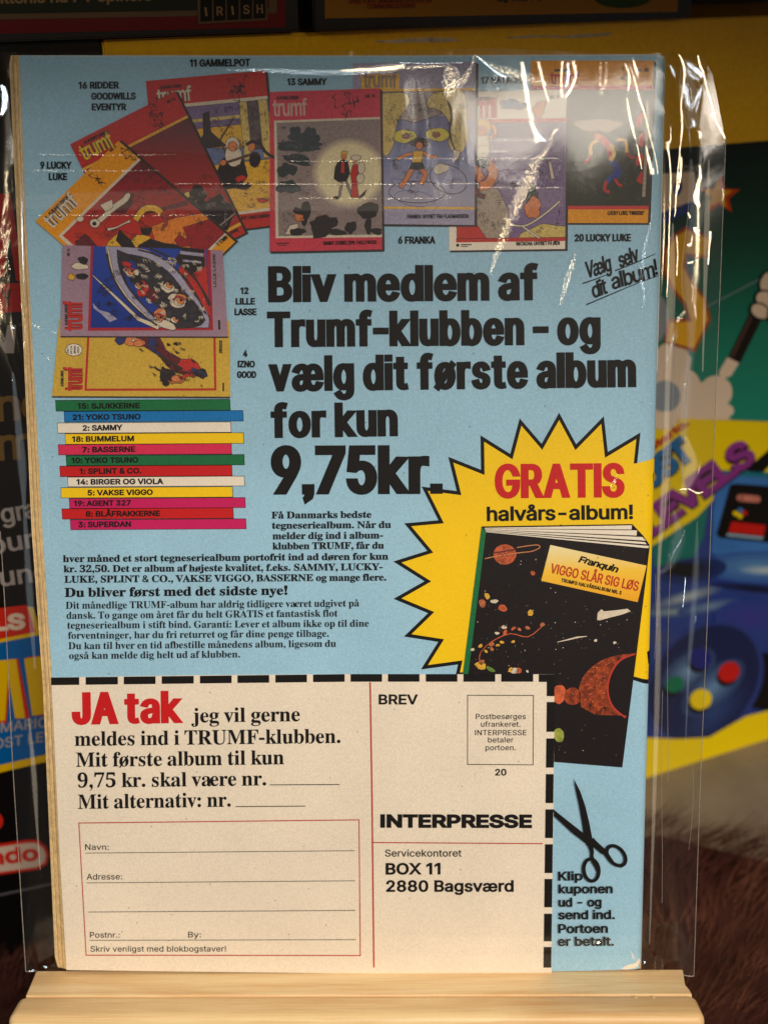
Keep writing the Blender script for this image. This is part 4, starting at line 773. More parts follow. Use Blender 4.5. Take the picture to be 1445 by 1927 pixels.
# the spine fold carries the same sheet round the back
spv, spf = [], []
for i in range(13):
    v = UR_BOT[1] + (UR_TOP[1] - UR_BOT[1]) * (i / 12)
    ue = u_edge(v)
    for a in range(7):
        t = a / 6 * math.pi
        spv.append(page_pt(ue - 0.0001 - 0.0012 + 0.0012 * math.cos(math.pi / 2 - t) if a else ue - 0.0002, v, -0.0028 - 0.0032 * a / 6))
for i in range(12):
    for a in range(6):
        q = i * 7 + a
        spf.append([q, q + 7, q + 8, q + 1])
mesh('spine', spv, spf, BLUE, comic, smooth=True)

# the leaves: each stands a little further out at the open edge than the one in front
outer = [(108, 1820), (103, 1800), (92, 1560), (81, 1290), (60, 1000), (43, 640), (30, 380), (18, 120), (21, 103)]
inner = [(126, 1824), (125, 1810), (111.5, 1560), (98.5, 1290), (80, 1000), (61, 640), (47, 380), (37.5, 120), (37, 104)]
NLEAF = 11
leafmats = [ink('leaf_tone', (232, 198, 140), grain=0.3, scale=500), ink('leaf_tone_light', (244, 214, 160), grain=0.25, scale=500),
            ink('leaf_tone_dark', (200, 160, 106), grain=0.3, scale=500)]
for k in range(NLEAF):
    f = (k + 1) / NLEAF
    w = -0.0004 - 0.00042 * k
    pts = []
    for (ax, ay), (bx, by) in zip(outer, inner):
        jx = 0.5 * math.sin(k * 2.3 + ay * 0.006)
        pts.append(PG(bx + (ax - bx) * f + jx, by + (ay - by) * f + (0.8 if ay > 1700 else 0), w))
    u1t, v1t = PG(1244, 104.5, w)
    u1b, v1b = PG(1196, 1823, w)
    loop = pts + [(u1t, v1t), (u1b, v1b)]
    n = len(loop)
    vv = [page_pt(a, b, w) for a, b in loop] + [page_pt(a, b, w - 0.00034) for a, b in loop]
    ff = [list(range(n))[::-1], list(range(n, 2 * n))] + [[i, (i + 1) % n, n + (i + 1) % n, n + i] for i in range(n)]
    mesh('page', vv, ff, leafmats[(0, 1, 0, 2, 1, 0, 0, 2, 1, 0, 1)[k]], comic)
fo = PG(118, 1822, -0.0056)
fl = [PG(outer[0][0] + 4, 1822, -0.0056), PG(24, 104, -0.0056), PG(1250, 104, -0.0056), PG(1206, 1824, -0.0056)]
vv = [page_pt(a, b, -0.0056) for a, b in fl] + [page_pt(a, b, -0.0060) for a, b in fl]
mesh('front_cover', vv, [[3, 2, 1, 0], [4, 5, 6, 7], [0, 1, 5, 4], [1, 2, 6, 5], [2, 3, 7, 6], [3, 0, 4, 7]], EDGE, comic)

# ---- headline
HEAD = dict(font='sans', gap=1.3, layer=6, mat=BLACK, parent=comic, name='headline')


def head(s, p0, p1, cap, dx, dy, **k):
    a = dict(HEAD)
    a.update(k)
    return text(s, p0, p1, cap, a.pop('mat'), a.pop('parent'), dx=dx, dy=dy, **a)


head('Bliv medlem af', (505, 568.5), (1012.5, 564.5), 68, 5.0, 2.9)
head('Trumf-klubben - og', (503, 653), (1130, 648), 67, 5.0, 2.9)
head('vælg dit første album', (507, 736.5), (1197, 728), 67, 5.0, 2.9)
head('for kun', (510, 824), (749, 820.5), 65, 5.0, 2.9)
head('9,75kr.', (510, 930.5), (833, 929), 92, 7.0, 4.3)

# ---- body copy, one object per line
BODY = [('Få Danmarks bedste', 511, 975.6, 699, 974), ('tegneseriealbum. Når du', 512, 994.8, 736, 993.2),
        ('melder dig ind i album-', 513, 1014.6, 720.8, 1013), ('klubben TRUMF, får du', 513, 1033.8, 722.6, 1032.2),
        ('hver måned et stort tegneseriealbum portofrit ind ad døren for kun', 118.8, 1057.6, 730.8, 1052.8),
        ('kr. 32,50. Det er album af højeste kvalitet, f.eks. SAMMY, LUCKY-', 120, 1076.8, 720, 1072.6),
        ('LUKE, SPLINT & CO., VAKSE VIGGO, BASSERNE og mange flere.', 121.6, 1096.4, 727, 1092.3)]
for s, x0, y0, x1, y1 in BODY:
    text(s, (x0, y0), (x1, y1), 13.0, BLACK, comic, 'serif', dx=0.35, dy=0.2, track=-6)
text('Du bliver først med det sidste nye!', (122, 1123.3), (541.4, 1119), 17.2, BLACK, comic, 'serif', dx=0.5, dy=0.3, track=-6)
for s, x0, y0, x1, y1 in [
        ('Dit månedlige TRUMF-album har aldrig tidligere været udgivet på', 124, 1145.4, 676, 1141),
        ('dansk. To gange om året får du helt GRATIS et fantastisk flot', 125.5, 1164.3, 635.5, 1160),
        ('tegneseriealbum i stift bind. Garanti: Lever et album ikke op til dine', 127, 1182.8, 694, 1179),
        ('forventninger, har du fri returret og får dine penge tilbage.', 128.5, 1202, 619, 1198),
        ('Du kan til hver en tid afbestille månedens album, ligesom du', 129, 1221.6, 632.5, 1217),
        ('også kan melde dig helt ud af klubben.', 130.5, 1240, 452, 1237)]:
    text(s, (x0, y0), (x1, y1), 13.0, BLACK, comic, 'serif', dx=0.05, dy=0.0, track=-4)

# ---- captions of the small albums
for s, x0, y0, x1, y1, c in [
        ('11 GAMMELPOT', 357.5, 125, 471, 124, 14), ('16 RIDDER', 148, 166.5, 224, 166, 13.2), ('GOODWILLS', 172, 187, 256, 186.5, 13.2),
        ('EVENTYR', 173, 207.3, 238, 207, 13.2), ('9 LUCKY', 76, 317, 135, 317, 13.4), ('LUKE', 92, 338.6, 127, 338.5, 13.4),
        ('13 SAMMY', 540.5, 160, 615, 159.5, 13), ('17 NATACHA', 905, 157, 990, 156.5, 13), ('6 FRANKA', 749, 458.3, 819, 458, 13.8),
        ('20 LUCKY LUKE', 1081, 454, 1187, 453.5, 14), ('12', 452.5, 552.8, 468, 552.8, 12.6), ('LILLE', 443.5, 572.8, 480, 572.8, 12.6),
        ('LASSE', 441.5, 592.7, 483, 592.7, 12.6), ('4', 457.5, 671.3, 466, 671.3, 12.6), ('IZNO', 447.5, 691, 480, 691, 12.6),
        ('GOOD', 446, 710.8, 482.5, 710.8, 12.6)]:
    text(s, (x0, y0), (x1, y1), c, BLACK, comic, dx=0.95, dy=0.6, track=10, name='caption')

# ---- hand lettering
text('Vælg', (1104, 523), (1151, 508), 31, BLACK, comic, dx=0.9, dy=0.7, slant=0.18, jitter=1.5, name='handwriting', track=-40)
text('selv', (1166, 503), (1203, 489), 29, BLACK, comic, dx=0.9, dy=0.7, slant=0.18, jitter=1.5, name='handwriting', track=-40)
text('dit', (1116, 561), (1144, 551), 30, BLACK, comic, dx=0.9, dy=0.7, slant=0.15, jitter=1.2, name='handwriting', track=-40)
text('album!', (1153, 546), (1240, 516), 30, BLACK, comic, dx=0.9, dy=0.7, slant=0.15, jitter=1.5, name='handwriting', track=-50)
for a in ([(1096, 533), (1120, 525), (1140, 517)], [(1157, 509), (1195, 494), (1233, 477)], [(1103, 573), (1150, 553), (1200, 532), (1243, 517)]):
    flat('underline', [[stroke(a, [2.2, 2.0, 1.4, 1.2][:len(a)])]], BLACK, 6, comic)

# ---- starburst
burst = [(1052, 776.5), (1084, 836), (1136, 783), (1143.5, 850.5), (1205, 813.5), (1198, 879), (1236, 860), (1236, 888), (1231, 905),
         (1228, 950), (1221, 1226), (1224, 1250), (1223, 1290), (1192, 1280), (1150, 1300), (1042, 1290), (1000, 1272), (857, 1272), (861.7, 1250.6),
         (792, 1260), (824.6, 1208), (760, 1198), (805.4, 1154), (740.5, 1127), (798.7, 1093.8), (740, 1056.6), (804, 1036.5),
         (760.6, 984.8), (825, 979), (793.4, 915.5), (859.4, 924), (843.4, 859.4), (905, 884), (904, 819), (960, 854), (977.7, 787), (1019, 835)]
burst = [(min(x, right_edge_x(y) + 0.2), y) for x, y in burst]
bo = flat('starburst', [[burst]], BLACK, 2, comic)
yel = dilate([burst], -6.6, limit=2.6)[0]
yel = [(x, y) if x < 1205 or y < 870 else (right_edge_x(y) - (0.1 if 905 < y < 1226 else 2.0), y) for x, y in yel]
flat('yellow_field', [[yel]], YELLOW, 3, bo)
flat('yellow_field', [[[(1196, 872), (1235, 862), (1232, 990), (1150, 990), (1150, 872)]]], YELLOW, 3.3, bo)
flat('edge_mark', [[[(1230, 893), (1232.5, 890), (1231, 922)]]], BLACK, 4, bo)
flat('edge_mark', [[[(1218, 1228), (1226, 1226), (1226, 1252), (1221.5, 1252)]]], BLACK, 4, bo)
head('GRATIS', (931, 937.5), (1175, 935.5), 64.5, 4.4, 2.6, mat=RED, parent=bo, layer=7, name='red_lettering')
text('halvårs-album!', (916, 980.6), (1191, 976.6), 27.5, BLACK, bo, dx=1.35, dy=1.0, track=-8, layer=7)

# the hardback album pictured in the starburst
SPACE = ink('space_black', (26, 18, 20), rough=0.4, grain=0.4)
bk = flat('album_picture', [[[(905.9, 990.5), (1185, 986), (1222.5, 1031.5), (1170.5, 1444), (1041, 1433.4), (868, 1418), (871, 1268)]]], SPACE, 8, comic)
flat('green_spine', [[[(905.9, 990.7), (914, 1001.5), (881, 1268), (870.8, 1268)]]], GREEN, 9, bk)
fan = [((1188.5, 987.5), (1187.5, 996)), ((1198, 997), (1197, 1007.5)), ((1208, 1009.5), (1215, 1017)), ((1213, 1019), (1216.5, 1024)), ((1220.5, 1026.5), (1220, 1031.5))]
flat('page_shadow', [[[(907, 990.3), (1189.5, 986), (1199.5, 997), (1210, 1008), (1222, 1025), (1222, 1033), (914, 1003)]]], BLACK, 9, bk)
for i, (a, b) in enumerate(fan):
    y0 = 993 + i * 1.7
    flat('fanned_page', [[[(911 + i * 0.6, y0), (a[0], a[1] + 0.7), (b[0], b[1]), (912 + i * 0.6, y0 + 1.1)]]], WHITE, 10 + i * 0.3, bk)
SAT = ink('planet_orange', (206, 96, 56), grain=0.5, scale=900)
flat('ringed_planet', [[ell(949.5, 1043, 21.5, 19)]], SAT, 11, bk)
ring = stroke(curve_pts([(912, 1051), (935, 1046), (975, 1040), (1000, 1037), (1015, 1030), (1008, 1025), (972, 1030)], 4), 1.8)
flat('planet_ring', [[ring]], ink('ring_tan', (214, 140, 90), grain=0.3), 12, bk)
flat('planet_band', [[stroke([(929, 1040), (950, 1037), (970, 1033)], 2.5)]], MAROON, 12, bk)
ORB = ink('orb_orange', (150, 62, 30), rough=0.45, grain=0.95, scale=520)
big = curve_pts([(1093, 1330), (1088, 1300), (1100, 1268), (1130, 1243), (1165, 1232), (1195, 1229)], 4) + curve_pts([(1193, 1232), (1165, 1245), (1146, 1275), (1143, 1305), (1152, 1330), (1177, 1351)], 4) + [(1178, 1346), (1120, 1345)]
flat('hollow_moon', [[big]], ORB, 11, bk)
flat('moon_rim', [[stroke(curve_pts([(1194, 1230), (1165, 1243), (1147, 1272), (1143, 1302), (1153, 1330), (1176, 1350)], 4), 3.0)]],
     ink('rim_red', (196, 58, 44), grain=0.2), 12, bk)
flat('small_moon', [[ell(1077, 1310, 16, 17, 0, 20, 0.06, 4)]], ORB, 11, bk)
flat('small_moon', [[ell(1052, 1306, 13, 18, 0, 20, 0.08, 9)]], SAT, 10.7, bk)
flat('green_moon', [[ell(1051, 1383, 9.5, 14, -0.2, 18, 0.08, 3)]], ink('moon_green', (150, 160, 66), grain=0.7, scale=500), 11, bk)
rnd = random.Random(5)
rocks = [(1002, 1078, 5), (916, 1121, 6), (907, 1135, 8), (930, 1131, 7), (945, 1144, 8), (998, 1153, 6), (1020, 1175, 5), (948, 1180, 5), (966, 1182, 5),
         (977, 1184, 4), (992, 1181, 5), (935, 1191, 4.5), (950, 1190, 6), (904, 1215, 4), (925, 1212, 5), (936, 1214, 4), (944, 1208, 4), (914, 1225, 4),
         (925, 1221, 4), (965, 1207, 4), (889, 1222, 4), (904, 1252, 10), (906, 1246, 6), (968, 1262, 8), (976, 1262, 6), (960, 1260, 5), (992, 1263, 3), (1120, 1205, 3.5), (1156, 1209, 3)]
rc = [SAT, SAND, ink('rock_rust', (190, 110, 70), grain=0.5, scale=700), BONE]
for i, (x, y, r) in enumerate(rocks):
    flat('floating_rock', [[ell(x, y, r, r * rnd.uniform(0.55, 0.9), rnd.uniform(-1, 1), 10, 0.22, i)]], rc[i % 4 if r > 4.4 else rnd.choice([1, 2, 3])], 11.2, bk)
flat('rock_trail', [[stroke(curve_pts([(902, 1245), (904, 1228), (925, 1207), (960, 1192), (993, 1198), (1022, 1176)], 3), 1.6)]], SAT, 11, bk)
flat('leaf_green_speck', [[ell(923, 1259, 9, 4, 0.5, 10, 0.2, 3)]], ink('speck_green', (110, 150, 60), grain=0.4), 11.3, bk)
flat('spacecraft', [[[(1123, 1166), (1124, 1153), (1131, 1146), (1136, 1150), (1158, 1148), (1180, 1145), (1186, 1150), (1170, 1156), (1146, 1162), (1128, 1167)]]], BONE, 11, bk)
flat('spacecraft', [[stroke([(1048, 1208), (1070, 1203), (1085, 1199), (1104, 1197)], [1, 2.5, 3, 1])]], BONE, 11, bk)
stars = []
for i in range(230):
    x, y = rnd.uniform(890, 1205), rnd.uniform(1030, 1430)
    if 1255 < y and x < 1045 or x > 1215 - (y - 1030) * 0.128 - 6 or x < 905 - (y - 1030) * 0.12 + 6:
        continue
    if y > 1235 and x > 1080 and y < 1350:
        continue
    stars.append([ell(x, y, rnd.choice([0.35, 0.4, 0.45, 0.5, 0.6, 1.0]), None, 0, 5)])
flat('printed_star', stars, BONE, 11, bk)
bk.children[-1]['kind'] = 'stuff'
st = [(1035, 1025), (1216, 1064), (1199, 1132.6), (1017.8, 1092.4)]
flat('title_panel', [[st]], gradient_ink('title_panel_gradient', [(0.0, (244, 170, 20)), (0.55, (248, 200, 60)), (1.0, (244, 232, 180))]), 13, bk)
text('Franquin', (1087, 1057), (1160, 1077), 13, BLACK, bk, dx=0.9, dy=0.7, slant=0.25, layer=15, track=-30, jitter=0.6)
text('VIGGO SLÅR SIG LØS', (1034, 1077.5), (1199, 1112), 18.5, ink('title_orange_red', (196, 60, 24), grain=0.1), bk, dx=0.7, dy=0.5, layer=15, track=14)
text('TRUMFS HALVÅRSALBUM NR. 3', (1054.5, 1094), (1168, 1118.6), 6.8, BLACK, bk, dx=0.45, dy=0.35, layer=15, track=10)

# pen texture on the pictured moons and rubble
tg = []
for i in range(150):
    a = rnd.uniform(0, 6.28)
    x, y = 1122 + rnd.uniform(-30, 34), 1292 + rnd.uniform(-52, 52)
    if winding(x, y, [big]) and winding(x + 5, y + 4, [big]):
        tg.append([stroke([(x, y), (x + rnd.uniform(2, 6), y + rnd.uniform(-4, 4))], [1.3, 0.4])])
flat('pen_strokes', tg[::2], MAROON, 11.6, bk)['kind'] = 'stuff'
flat('pen_strokes', tg[1::2], ink('orb_light', (214, 110, 56), grain=0.3), 11.7, bk)['kind'] = 'stuff'
tg = []
for i in range(90):
    x, y = rnd.choice([(915, 1130), (950, 1185), (930, 1215), (908, 1250), (970, 1258), (1052, 1306), (1077, 1310), (949, 1043)])
    x, y = x + rnd.gauss(0, 10), y + rnd.gauss(0, 7)
    if x > 888 - (y - 1230) * 0.1:
        tg.append([stroke([(x, y), (x + rnd.uniform(-3, 3), y + rnd.uniform(-3, 3))], [1.5, 0.5])])
flat('pen_strokes', tg, MAROON, 12.4, bk)['kind'] = 'stuff'

# ---- age: specks in the print, paper showing at the worn edges
sp = []
for i in range(260):
    x, y = rnd.uniform(60, 1230), rnd.uniform(480, 1810)
    sp.append([ell(x, y, rnd.choice([0.4, 0.5, 0.6, 1.0]), None, 0, 6)])
flat('print_specks', sp, INKLINE, 21.0, comic)['kind'] = 'stuff'
flat('worn_corner', [[[(1168, 1824), (1180, 1817), (1196, 1813), (1204, 1806), (1207, 1812), (1201, 1821), (1180, 1825.5)]],
                     [[(1186, 1788), (1192, 1800), (1195, 1808), (1190, 1803)]]], WHITE, 1, comic)
flat('paper_edge', [[stroke([(60, 104.4), (400, 104.6), (800, 104.6), (1235, 102.3)], [0.8, 1.2, 1.0, 1.4])], [stroke([(1254.5, 125), (1250, 320), (1240, 700)], [1.0, 1.2, 0.8])]], WHITE, 1, comic)

# ---- spine list
BARS = [(GREEN, 104, 433, 753, 773.5, '15: SJUKKERNE', 146.4, 263.6, 769.3), (PROCESS_BLUE, 120, 457.6, 774, 794, '21: YOKO TSUNO', 137.2, 265, 790.2),
        (WHITE, 107.4, 434.8, 795.7, 815, '2: SAMMY', 156, 230.7, 810.6), (YELLOW, 122, 458.5, 816, 836, '18: BUMMELUM', 136, 252.6, 831.4),
        (PINK, 109, 435.7, 836.5, 856, '7: BASSERNE', 155.2, 255, 851.4), (GREEN, 123.8, 459.7, 857, 876.4, '10: YOKO TSUNO', 135, 260.5, 871.6),
        (RED, 112, 436.6, 877, 897, '1: SPLINT & CO.', 150, 266.6, 892), (WHITE, 127, 460, 897.7, 916, '14: BIRGER OG VIOLA', 144.2, 307.5, 912),
        (YELLOW, 114, 437.8, 917.5, 937, '5: VAKSE VIGGO', 165.2, 288, 932.4), (MAGENTA, 129.6, 461.5, 938, 957, '19: AGENT 327', 139.4, 246.9, 952.5),
        (RED, 116, 439, 957.4, 977, '8: BLÅFRAKKERNE', 161.6, 301.7, 972.3), (MAGENTA, 131.8, 463, 978, 997, '3: SUPERDAN', 147.6, 246.9, 992.4)]
for i, (m, xl, xr, yt, yb, s, a, b, bl) in enumerate(BARS):
    o = flat('album_spine', [[[(xl, yt - 0.4), (xr, yt - 2.4), (xr + 1, yb - 1.4), (xl + 1.2, yb + 0.4)]]], BLACK, 2, comic)
    flat('spine_colour', [[[(xl + 1, yt + 0.7), (xr - 1, yt - 1.4), (xr, yb - 2.3), (xl + 2, yb - 0.7)]]], m, 4, o)
    text(s, (a, bl), (b, bl - 1.2), 10.7, BLACK, o, dx=0.8, dy=0.6, track=8, layer=6, name='spine_title')

# ------------------------------------------------------------------ the nine small albums (pictures are plain stand-ins)
class Quad:
    """local coordinates 0..1 across and down a printed quad"""

    def __init__(self, tl, tr, br, bl):
        self.q = (tl, tr, br, bl)

    def __call__(self, s, t):
        tl, tr, br, bl = self.q
        return tuple((tl[i] * (1 - s) + tr[i] * s) * (1 - t) + (bl[i] * (1 - s) + br[i] * s) * t for i in (0, 1))

    def rect(self, s0, t0, s1, t1):
        return [self(s0, t0), self(s1, t0), self(s1, t1), self(s0, t1)]

    def pts(self, ps):
        return [self(*p) for p in ps]


def blob(q, s, t, rs, rt, seed=0, wob=0.25, n=22):
    return [q(*p) for p in ell(s, t, rs, rt, 0, n, wob, seed)]


def album(q, mat, layer, shadow=True):
    o = flat('album_cover', [[q.rect(0, 0, 1, 1)]], mat, layer, comic)
    if shadow:
        flat('cover_shadow', [[[q(1, 0.004), q(1.022, 0.014), q(1.022, 1.012), q(0.01, 1.012), q(0.01, 1), q(1, 1)]]], INKLINE, layer - 0.3, o)
    return o


def logo(q, o, s0, s1, t, cap, mat, layer, small=True, line=None):
    a, b = q(s0, t), q(s1, t)
    if line:
        text('trumf', a, b, cap, line, o, dx=1.9, dy=1.6, track=-22, layer=layer - 0.3, name='logo_outline')
    text('trumf', a, b, cap, mat, o, dx=0.7, dy=0.9, track=-22, layer=layer, name='logo')
    if small:
        h = cap * 0.98 / math.dist(q(0, 0), q(0, 1))
        text('ALBUMKLUBBEN', q(s0 + 0.03, t - h), q(s1 - 0.08, t - h), cap * 0.2, DARK, o, dx=0.3, dy=0.3, layer=layer + 0.3, name='small_lettering')


def doodle(q, o, s, t, r, mat, layer, seed=0):
    """small scribbled vignette"""
    rn = random.Random(seed)
    g = []
    for i in range(7):
        a = rn.uniform(0, 6.28)
        ss, tt = s + rn.uniform(-.6, .6) * r, t + rn.uniform(-.6, .6) * r
        p = [q(ss, tt), q(ss + math.cos(a) * r * 0.5, tt + math.sin(a) * r * 0.5), q(ss + math.cos(a + 1) * r * 0.7, tt + math.sin(a + 1) * r * 0.5)]
        g.append([stroke(p, [0.8, 3.0, 0.8])])
    f = flat('vignette', g, mat, layer, o)
    return f


def hatch(q, o, s0, t0, s1, t1, n, mat, layer, seed=0, long=0.03):
    """pen hatching over part of a drawn picture"""
    n = int(n * 1.8)
    rn = random.Random(seed)
    g = []
    for c in range(max(1, n // 7)):
        cs, ct, a = rn.uniform(s0, s1), rn.uniform(t0, t1), rn.uniform(0, 3.14)
        for k in range(7):
            s = min(s1, max(s0, cs + 0.012 * k * math.sin(a) + rn.uniform(-.006, .006)))
            t = min(t1, max(t0, ct - 0.009 * k * math.cos(a) + rn.uniform(-.006, .006)))
            h = long * rn.uniform(0.5, 1.2)
            e = q(min(s1, max(s0, s + h * math.cos(a))), min(t1, max(t0, t + h * math.sin(a))))
            b = q(s, t)
            if math.dist(b, e) > 1.5:
                g.append([stroke([b, e], [1.1, 0.4])])
    flat('pen_strokes', g, mat, layer, o)['kind'] = 'stuff'


def figure(o, layer, parts):
    """anonymous cartoon person, drawn limb by limb: (kind, points or ellipse, width, ink)"""
    for k, (kind, geo, w, m) in enumerate(parts):
        if kind == 'limb':
            g = [[stroke(curve_pts(geo, 3), w)]]
        elif kind == 'oval':
            g = [[ell(*geo, n=16, wob=0.07, seed=k)]]
        else:
            g = [[geo]]
        flat('art_shape', g, m, layer + k * 0.16, o)


L0 = 1.0
# 20: orange cover, dark picture
q = Quad((998, 113), (1230, 113), (1219, 419), (1000, 419))
a20 = album(q, ORANGE, L0)
flat('red_rule', [[q.rect(0, 0.155, 1, 0.18)], [q.rect(0, 0.895, 1, 0.916)]], RED, L0 + 1, a20)
pic = flat('album_art', [[q.rect(0, 0.18, 1, 0.895)]], ink('art_night_green', (52, 54, 44), grain=0.35), L0 + 1, a20)
flat('art_shape', [[blob(q, 0.56, 0.40, 0.17, 0.045, 3)], ], ROCK, L0 + 2, a20)
for k, yy in enumerate((225, 262, 300, 335)):
    flat('art_shape', [[ell(1204 + 3 * (k % 2), yy, 7, 13, 0.2, 14, 0.3, 5 + k)]], ALBUM_RED, L0 + 2, a20)
figure(a20, L0 + 2.2, [('limb', [(1146, 300), (1160, 318), (1142, 342)], 9, NAVY), ('limb', [(1152, 300), (1166, 322), (1156, 338)], 8, NAVY),
                       ('limb', [(1141, 340), (1137, 356), (1147, 361)], 6, ALBUM_RED), ('limb', [(1157, 336), (1163, 346), (1170, 349)], 5, ALBUM_RED),
                       ('limb', [(1128, 262), (1112, 272), (1112, 293)], 6, SAND), ('limb', [(1160, 262), (1176, 264), (1179, 287)], 6, SAND),
                       ('limb', [(1112, 293), (1104, 303), (1098, 306)], 4, ALBUM_RED), ('limb', [(1179, 288), (1188, 296), (1194, 294)], 4, ALBUM_RED),
                       ('limb', [(1130, 258), (1146, 276), (1151, 300)], 13, ALBUM_RED), ('limb', [(1150, 272), (1155, 290), (1148, 302)], 7, SAND),
                       ('oval', (1124, 256, 7, 6), 0, SKIN), ('limb', [(1112, 250), (1124, 247), (1136, 252)], 4, INKLINE)])
flat('art_shape', [[stroke([q(0.96, 0.25), q(0.965, 0.5), q(0.955, 0.84)], [5, 6, 6])]], ROCK, L0 + 2.5, a20)
logo(q, a20, 0.16, 0.40, 0.145, 24, RED, L0 + 3)
text('NR. 20', q(0.86, 0.07), q(0.96, 0.07), 7, DARK, a20, dx=0.4, dy=0.3, layer=L0 + 2, name='small_lettering')
doodle(q, a20, 0.76, 0.10, 0.06, DARK, L0 + 2, 3)
text("LUCKY LUKE: 'FINGERS'", (1143, 404), (1212, 404), 7.6, BLACK, a20, dx=0.45, dy=0.35, layer=L0 + 2, name='small_lettering')

hatch(q, a20, 0.33, 0.22, 0.97, 0.86, 110, ink('art_green_grey', (86, 90, 74), grain=0.3), L0 + 1.5, 1)

# 17: cream and violet
L1 = 5.0
q = Quad((842, 172), (1066, 168), (1063, 468), (845, 471))
a17 = album(q, WHITE, L1)
flat('red_rule', [[q.rect(0.12, 0.178, 1, 0.20)], [q.rect(0.06, 0.925, 1, 0.95)]], ALBUM_RED, L1 + 1, a17)
flat('album_art', [[q.rect(0.07, 0.20, 1, 0.925)]], VIOLET, L1 + 1, a17)
flat('art_shape', [[q.pts([(0.07, 0.925), (0.07, 0.60), (0.20, 0.585), (0.42, 0.62), (0.50, 0.74), (0.52, 0.925)])]], ROCK, L1 + 2, a17)
flat('art_shape', [[q.pts([(0.07, 0.925), (0.07, 0.78), (0.22, 0.82), (0.32, 0.925)])]], ALBUM_RED, L1 + 3, a17)
figure(a17, L1 + 2.9, [('oval', (908, 238, 17, 14), 0, SAND), ('limb', [(914, 262), (932, 252), (926, 234)], 6, SKIN), ('limb', [(900, 262), (888, 250), (896, 232)], 6, SKIN),
                       ('poly', [(896, 254), (917, 254), (921, 280), (914, 300), (899, 300), (894, 278)], 0, BONE), ('oval', (907, 246, 8, 10), 0, SKIN),
                       ('limb', [(900, 300), (896, 322), (906, 338)], 17, SKIN), ('limb', [(910, 300), (928, 322), (918, 346), (902, 350)], 17, SKIN),
                       ('poly', [(895, 296), (918, 296), (922, 312), (906, 316), (894, 310)], 0, SLATE), ('limb', [(896, 356), (900, 366), (912, 370)], 8, MAROON)])
flat('art_shape', [[blob(q, 0.72, 0.69, 0.055, 0.09, 15)]], SLATE, L1 + 2, a17)
flat('art_shape', [[blob(q, 0.72, 0.74, 0.075, 0.06, 19)]], SKIN, L1 + 2.3, a17)
flat('art_shape', [[stroke(curve_pts([q(0.52, 0.84), q(0.66, 0.85), q(0.82, 0.78), q(0.95, 0.70)], 4), 3)], [stroke([q(0.62, 0.85), q(0.78, 0.93)], 3)],
                   [stroke([q(0.86, 0.45), q(0.89, 0.56)], [4, 6])]], BONE, L1 + 2.6, a17)
flat('art_shape', [[q.pts([(0.62, 0.90), (0.8, 0.84), (1.0, 0.86), (1.0, 0.925), (0.6, 0.925)])]], STRAW, L1 + 2, a17)
flat('red_panel', [[[(866, 186), (934, 184), (935, 222), (866, 223)]]], ALBUM_RED, L1 + 2, a17)
flat('logo_bars', [[[(x, 198), (x + 4, 198), (x + 4, 222), (x, 222)]] for x in (898, 908, 919)], BONE, L1 + 3, a17)
text('ALBUMKLUBBEN', (868, 189), (924, 188), 6, DARK, a17, dx=0.4, dy=0.3, layer=L1 + 3, name='small_lettering')
flat('art_shape', [[blob(q, 0.55, 0.09, 0.11, 0.028, 31, 0.35)]], STEEL, L1 + 2, a17)
flat('art_shape', [[blob(q, 0.77, 0.12, 0.05, 0.05, 33, 0.35)]], SKIN, L1 + 2, a17)
text('NR. 17', q(0.86, 0.055), q(0.94, 0.055), 6, DARK, a17, dx=0.4, dy=0.3, layer=L1 + 2, name='small_lettering')
text('NATACHA: UHYRET PÅ ØEN', (971, 462), (1053, 460.5), 7.4, BLACK, a17, dx=0.45, dy=0.35, layer=L1 + 2, name='small_lettering')
flat('publisher_mark', [[ell(861, 461, 3)], [stroke([(867, 460), (887, 460)], 2)], [stroke([(867, 463.5), (880, 463.5)], 1.4)]], DARK, L1 + 2, a17)

hatch(q, a17, 0.09, 0.22, 0.95, 0.90, 150, INKLINE, L1 + 3.8, 2)
hatch(q, a17, 0.5, 0.22, 0.95, 0.60, 60, LILAC, L1 + 1.5, 3)

# 6: grey-blue cover
L2 = 9.0
q = Quad((664, 119), (895, 116), (892.5, 423), (668, 421))
a6 = album(q, LILAC, L2)
flat('yellow_rule', [[q.rect(0.2, 0.16, 1, 0.185)], [q.rect(0.22, 0.89, 1, 0.905)]], SAND, L2 + 1, a6)
flat('album_art', [[q.rect(0.22, 0.33, 1, 0.86)]], gradient_ink('art_lake', [(0.0, (168, 164, 188)), (0.5, (128, 134, 178)), (1.0, (112, 108, 152))], grain=0.35), L2 + 1, a6)
flat('art_shape', [[q.pts([(0.22, 0.18), (1, 0.18), (1, 0.36), (0.8, 0.30), (0.5, 0.37), (0.22, 0.32)])]], TAUPE, L2 + 1.3, a6)
flat('art_shape', [[curve_pts(q.pts([(0.24, 0.19), (0.42, 0.19), (0.46, 0.25), (0.36, 0.36), (0.32, 0.52), (0.24, 0.56), (0.24, 0.19)]), 3)[:-1]],
                   [curve_pts(q.pts([(0.74, 0.18), (0.90, 0.18), (0.93, 0.36), (0.94, 0.48), (0.86, 0.57), (0.78, 0.50), (0.80, 0.40), (0.72, 0.30), (0.60, 0.27), (0.64, 0.20), (0.74, 0.18)]), 3)[:-1]]], STRAW, L2 + 2, a6)
flat('art_shape', [[blob(q, 0.42, 0.455, 0.09, 0.042, 41, 0.08)], [blob(q, 0.69, 0.445, 0.095, 0.04, 43, 0.08)]], ink('art_lemon', (222, 204, 76), grain=0.2), L2 + 2.4, a6)
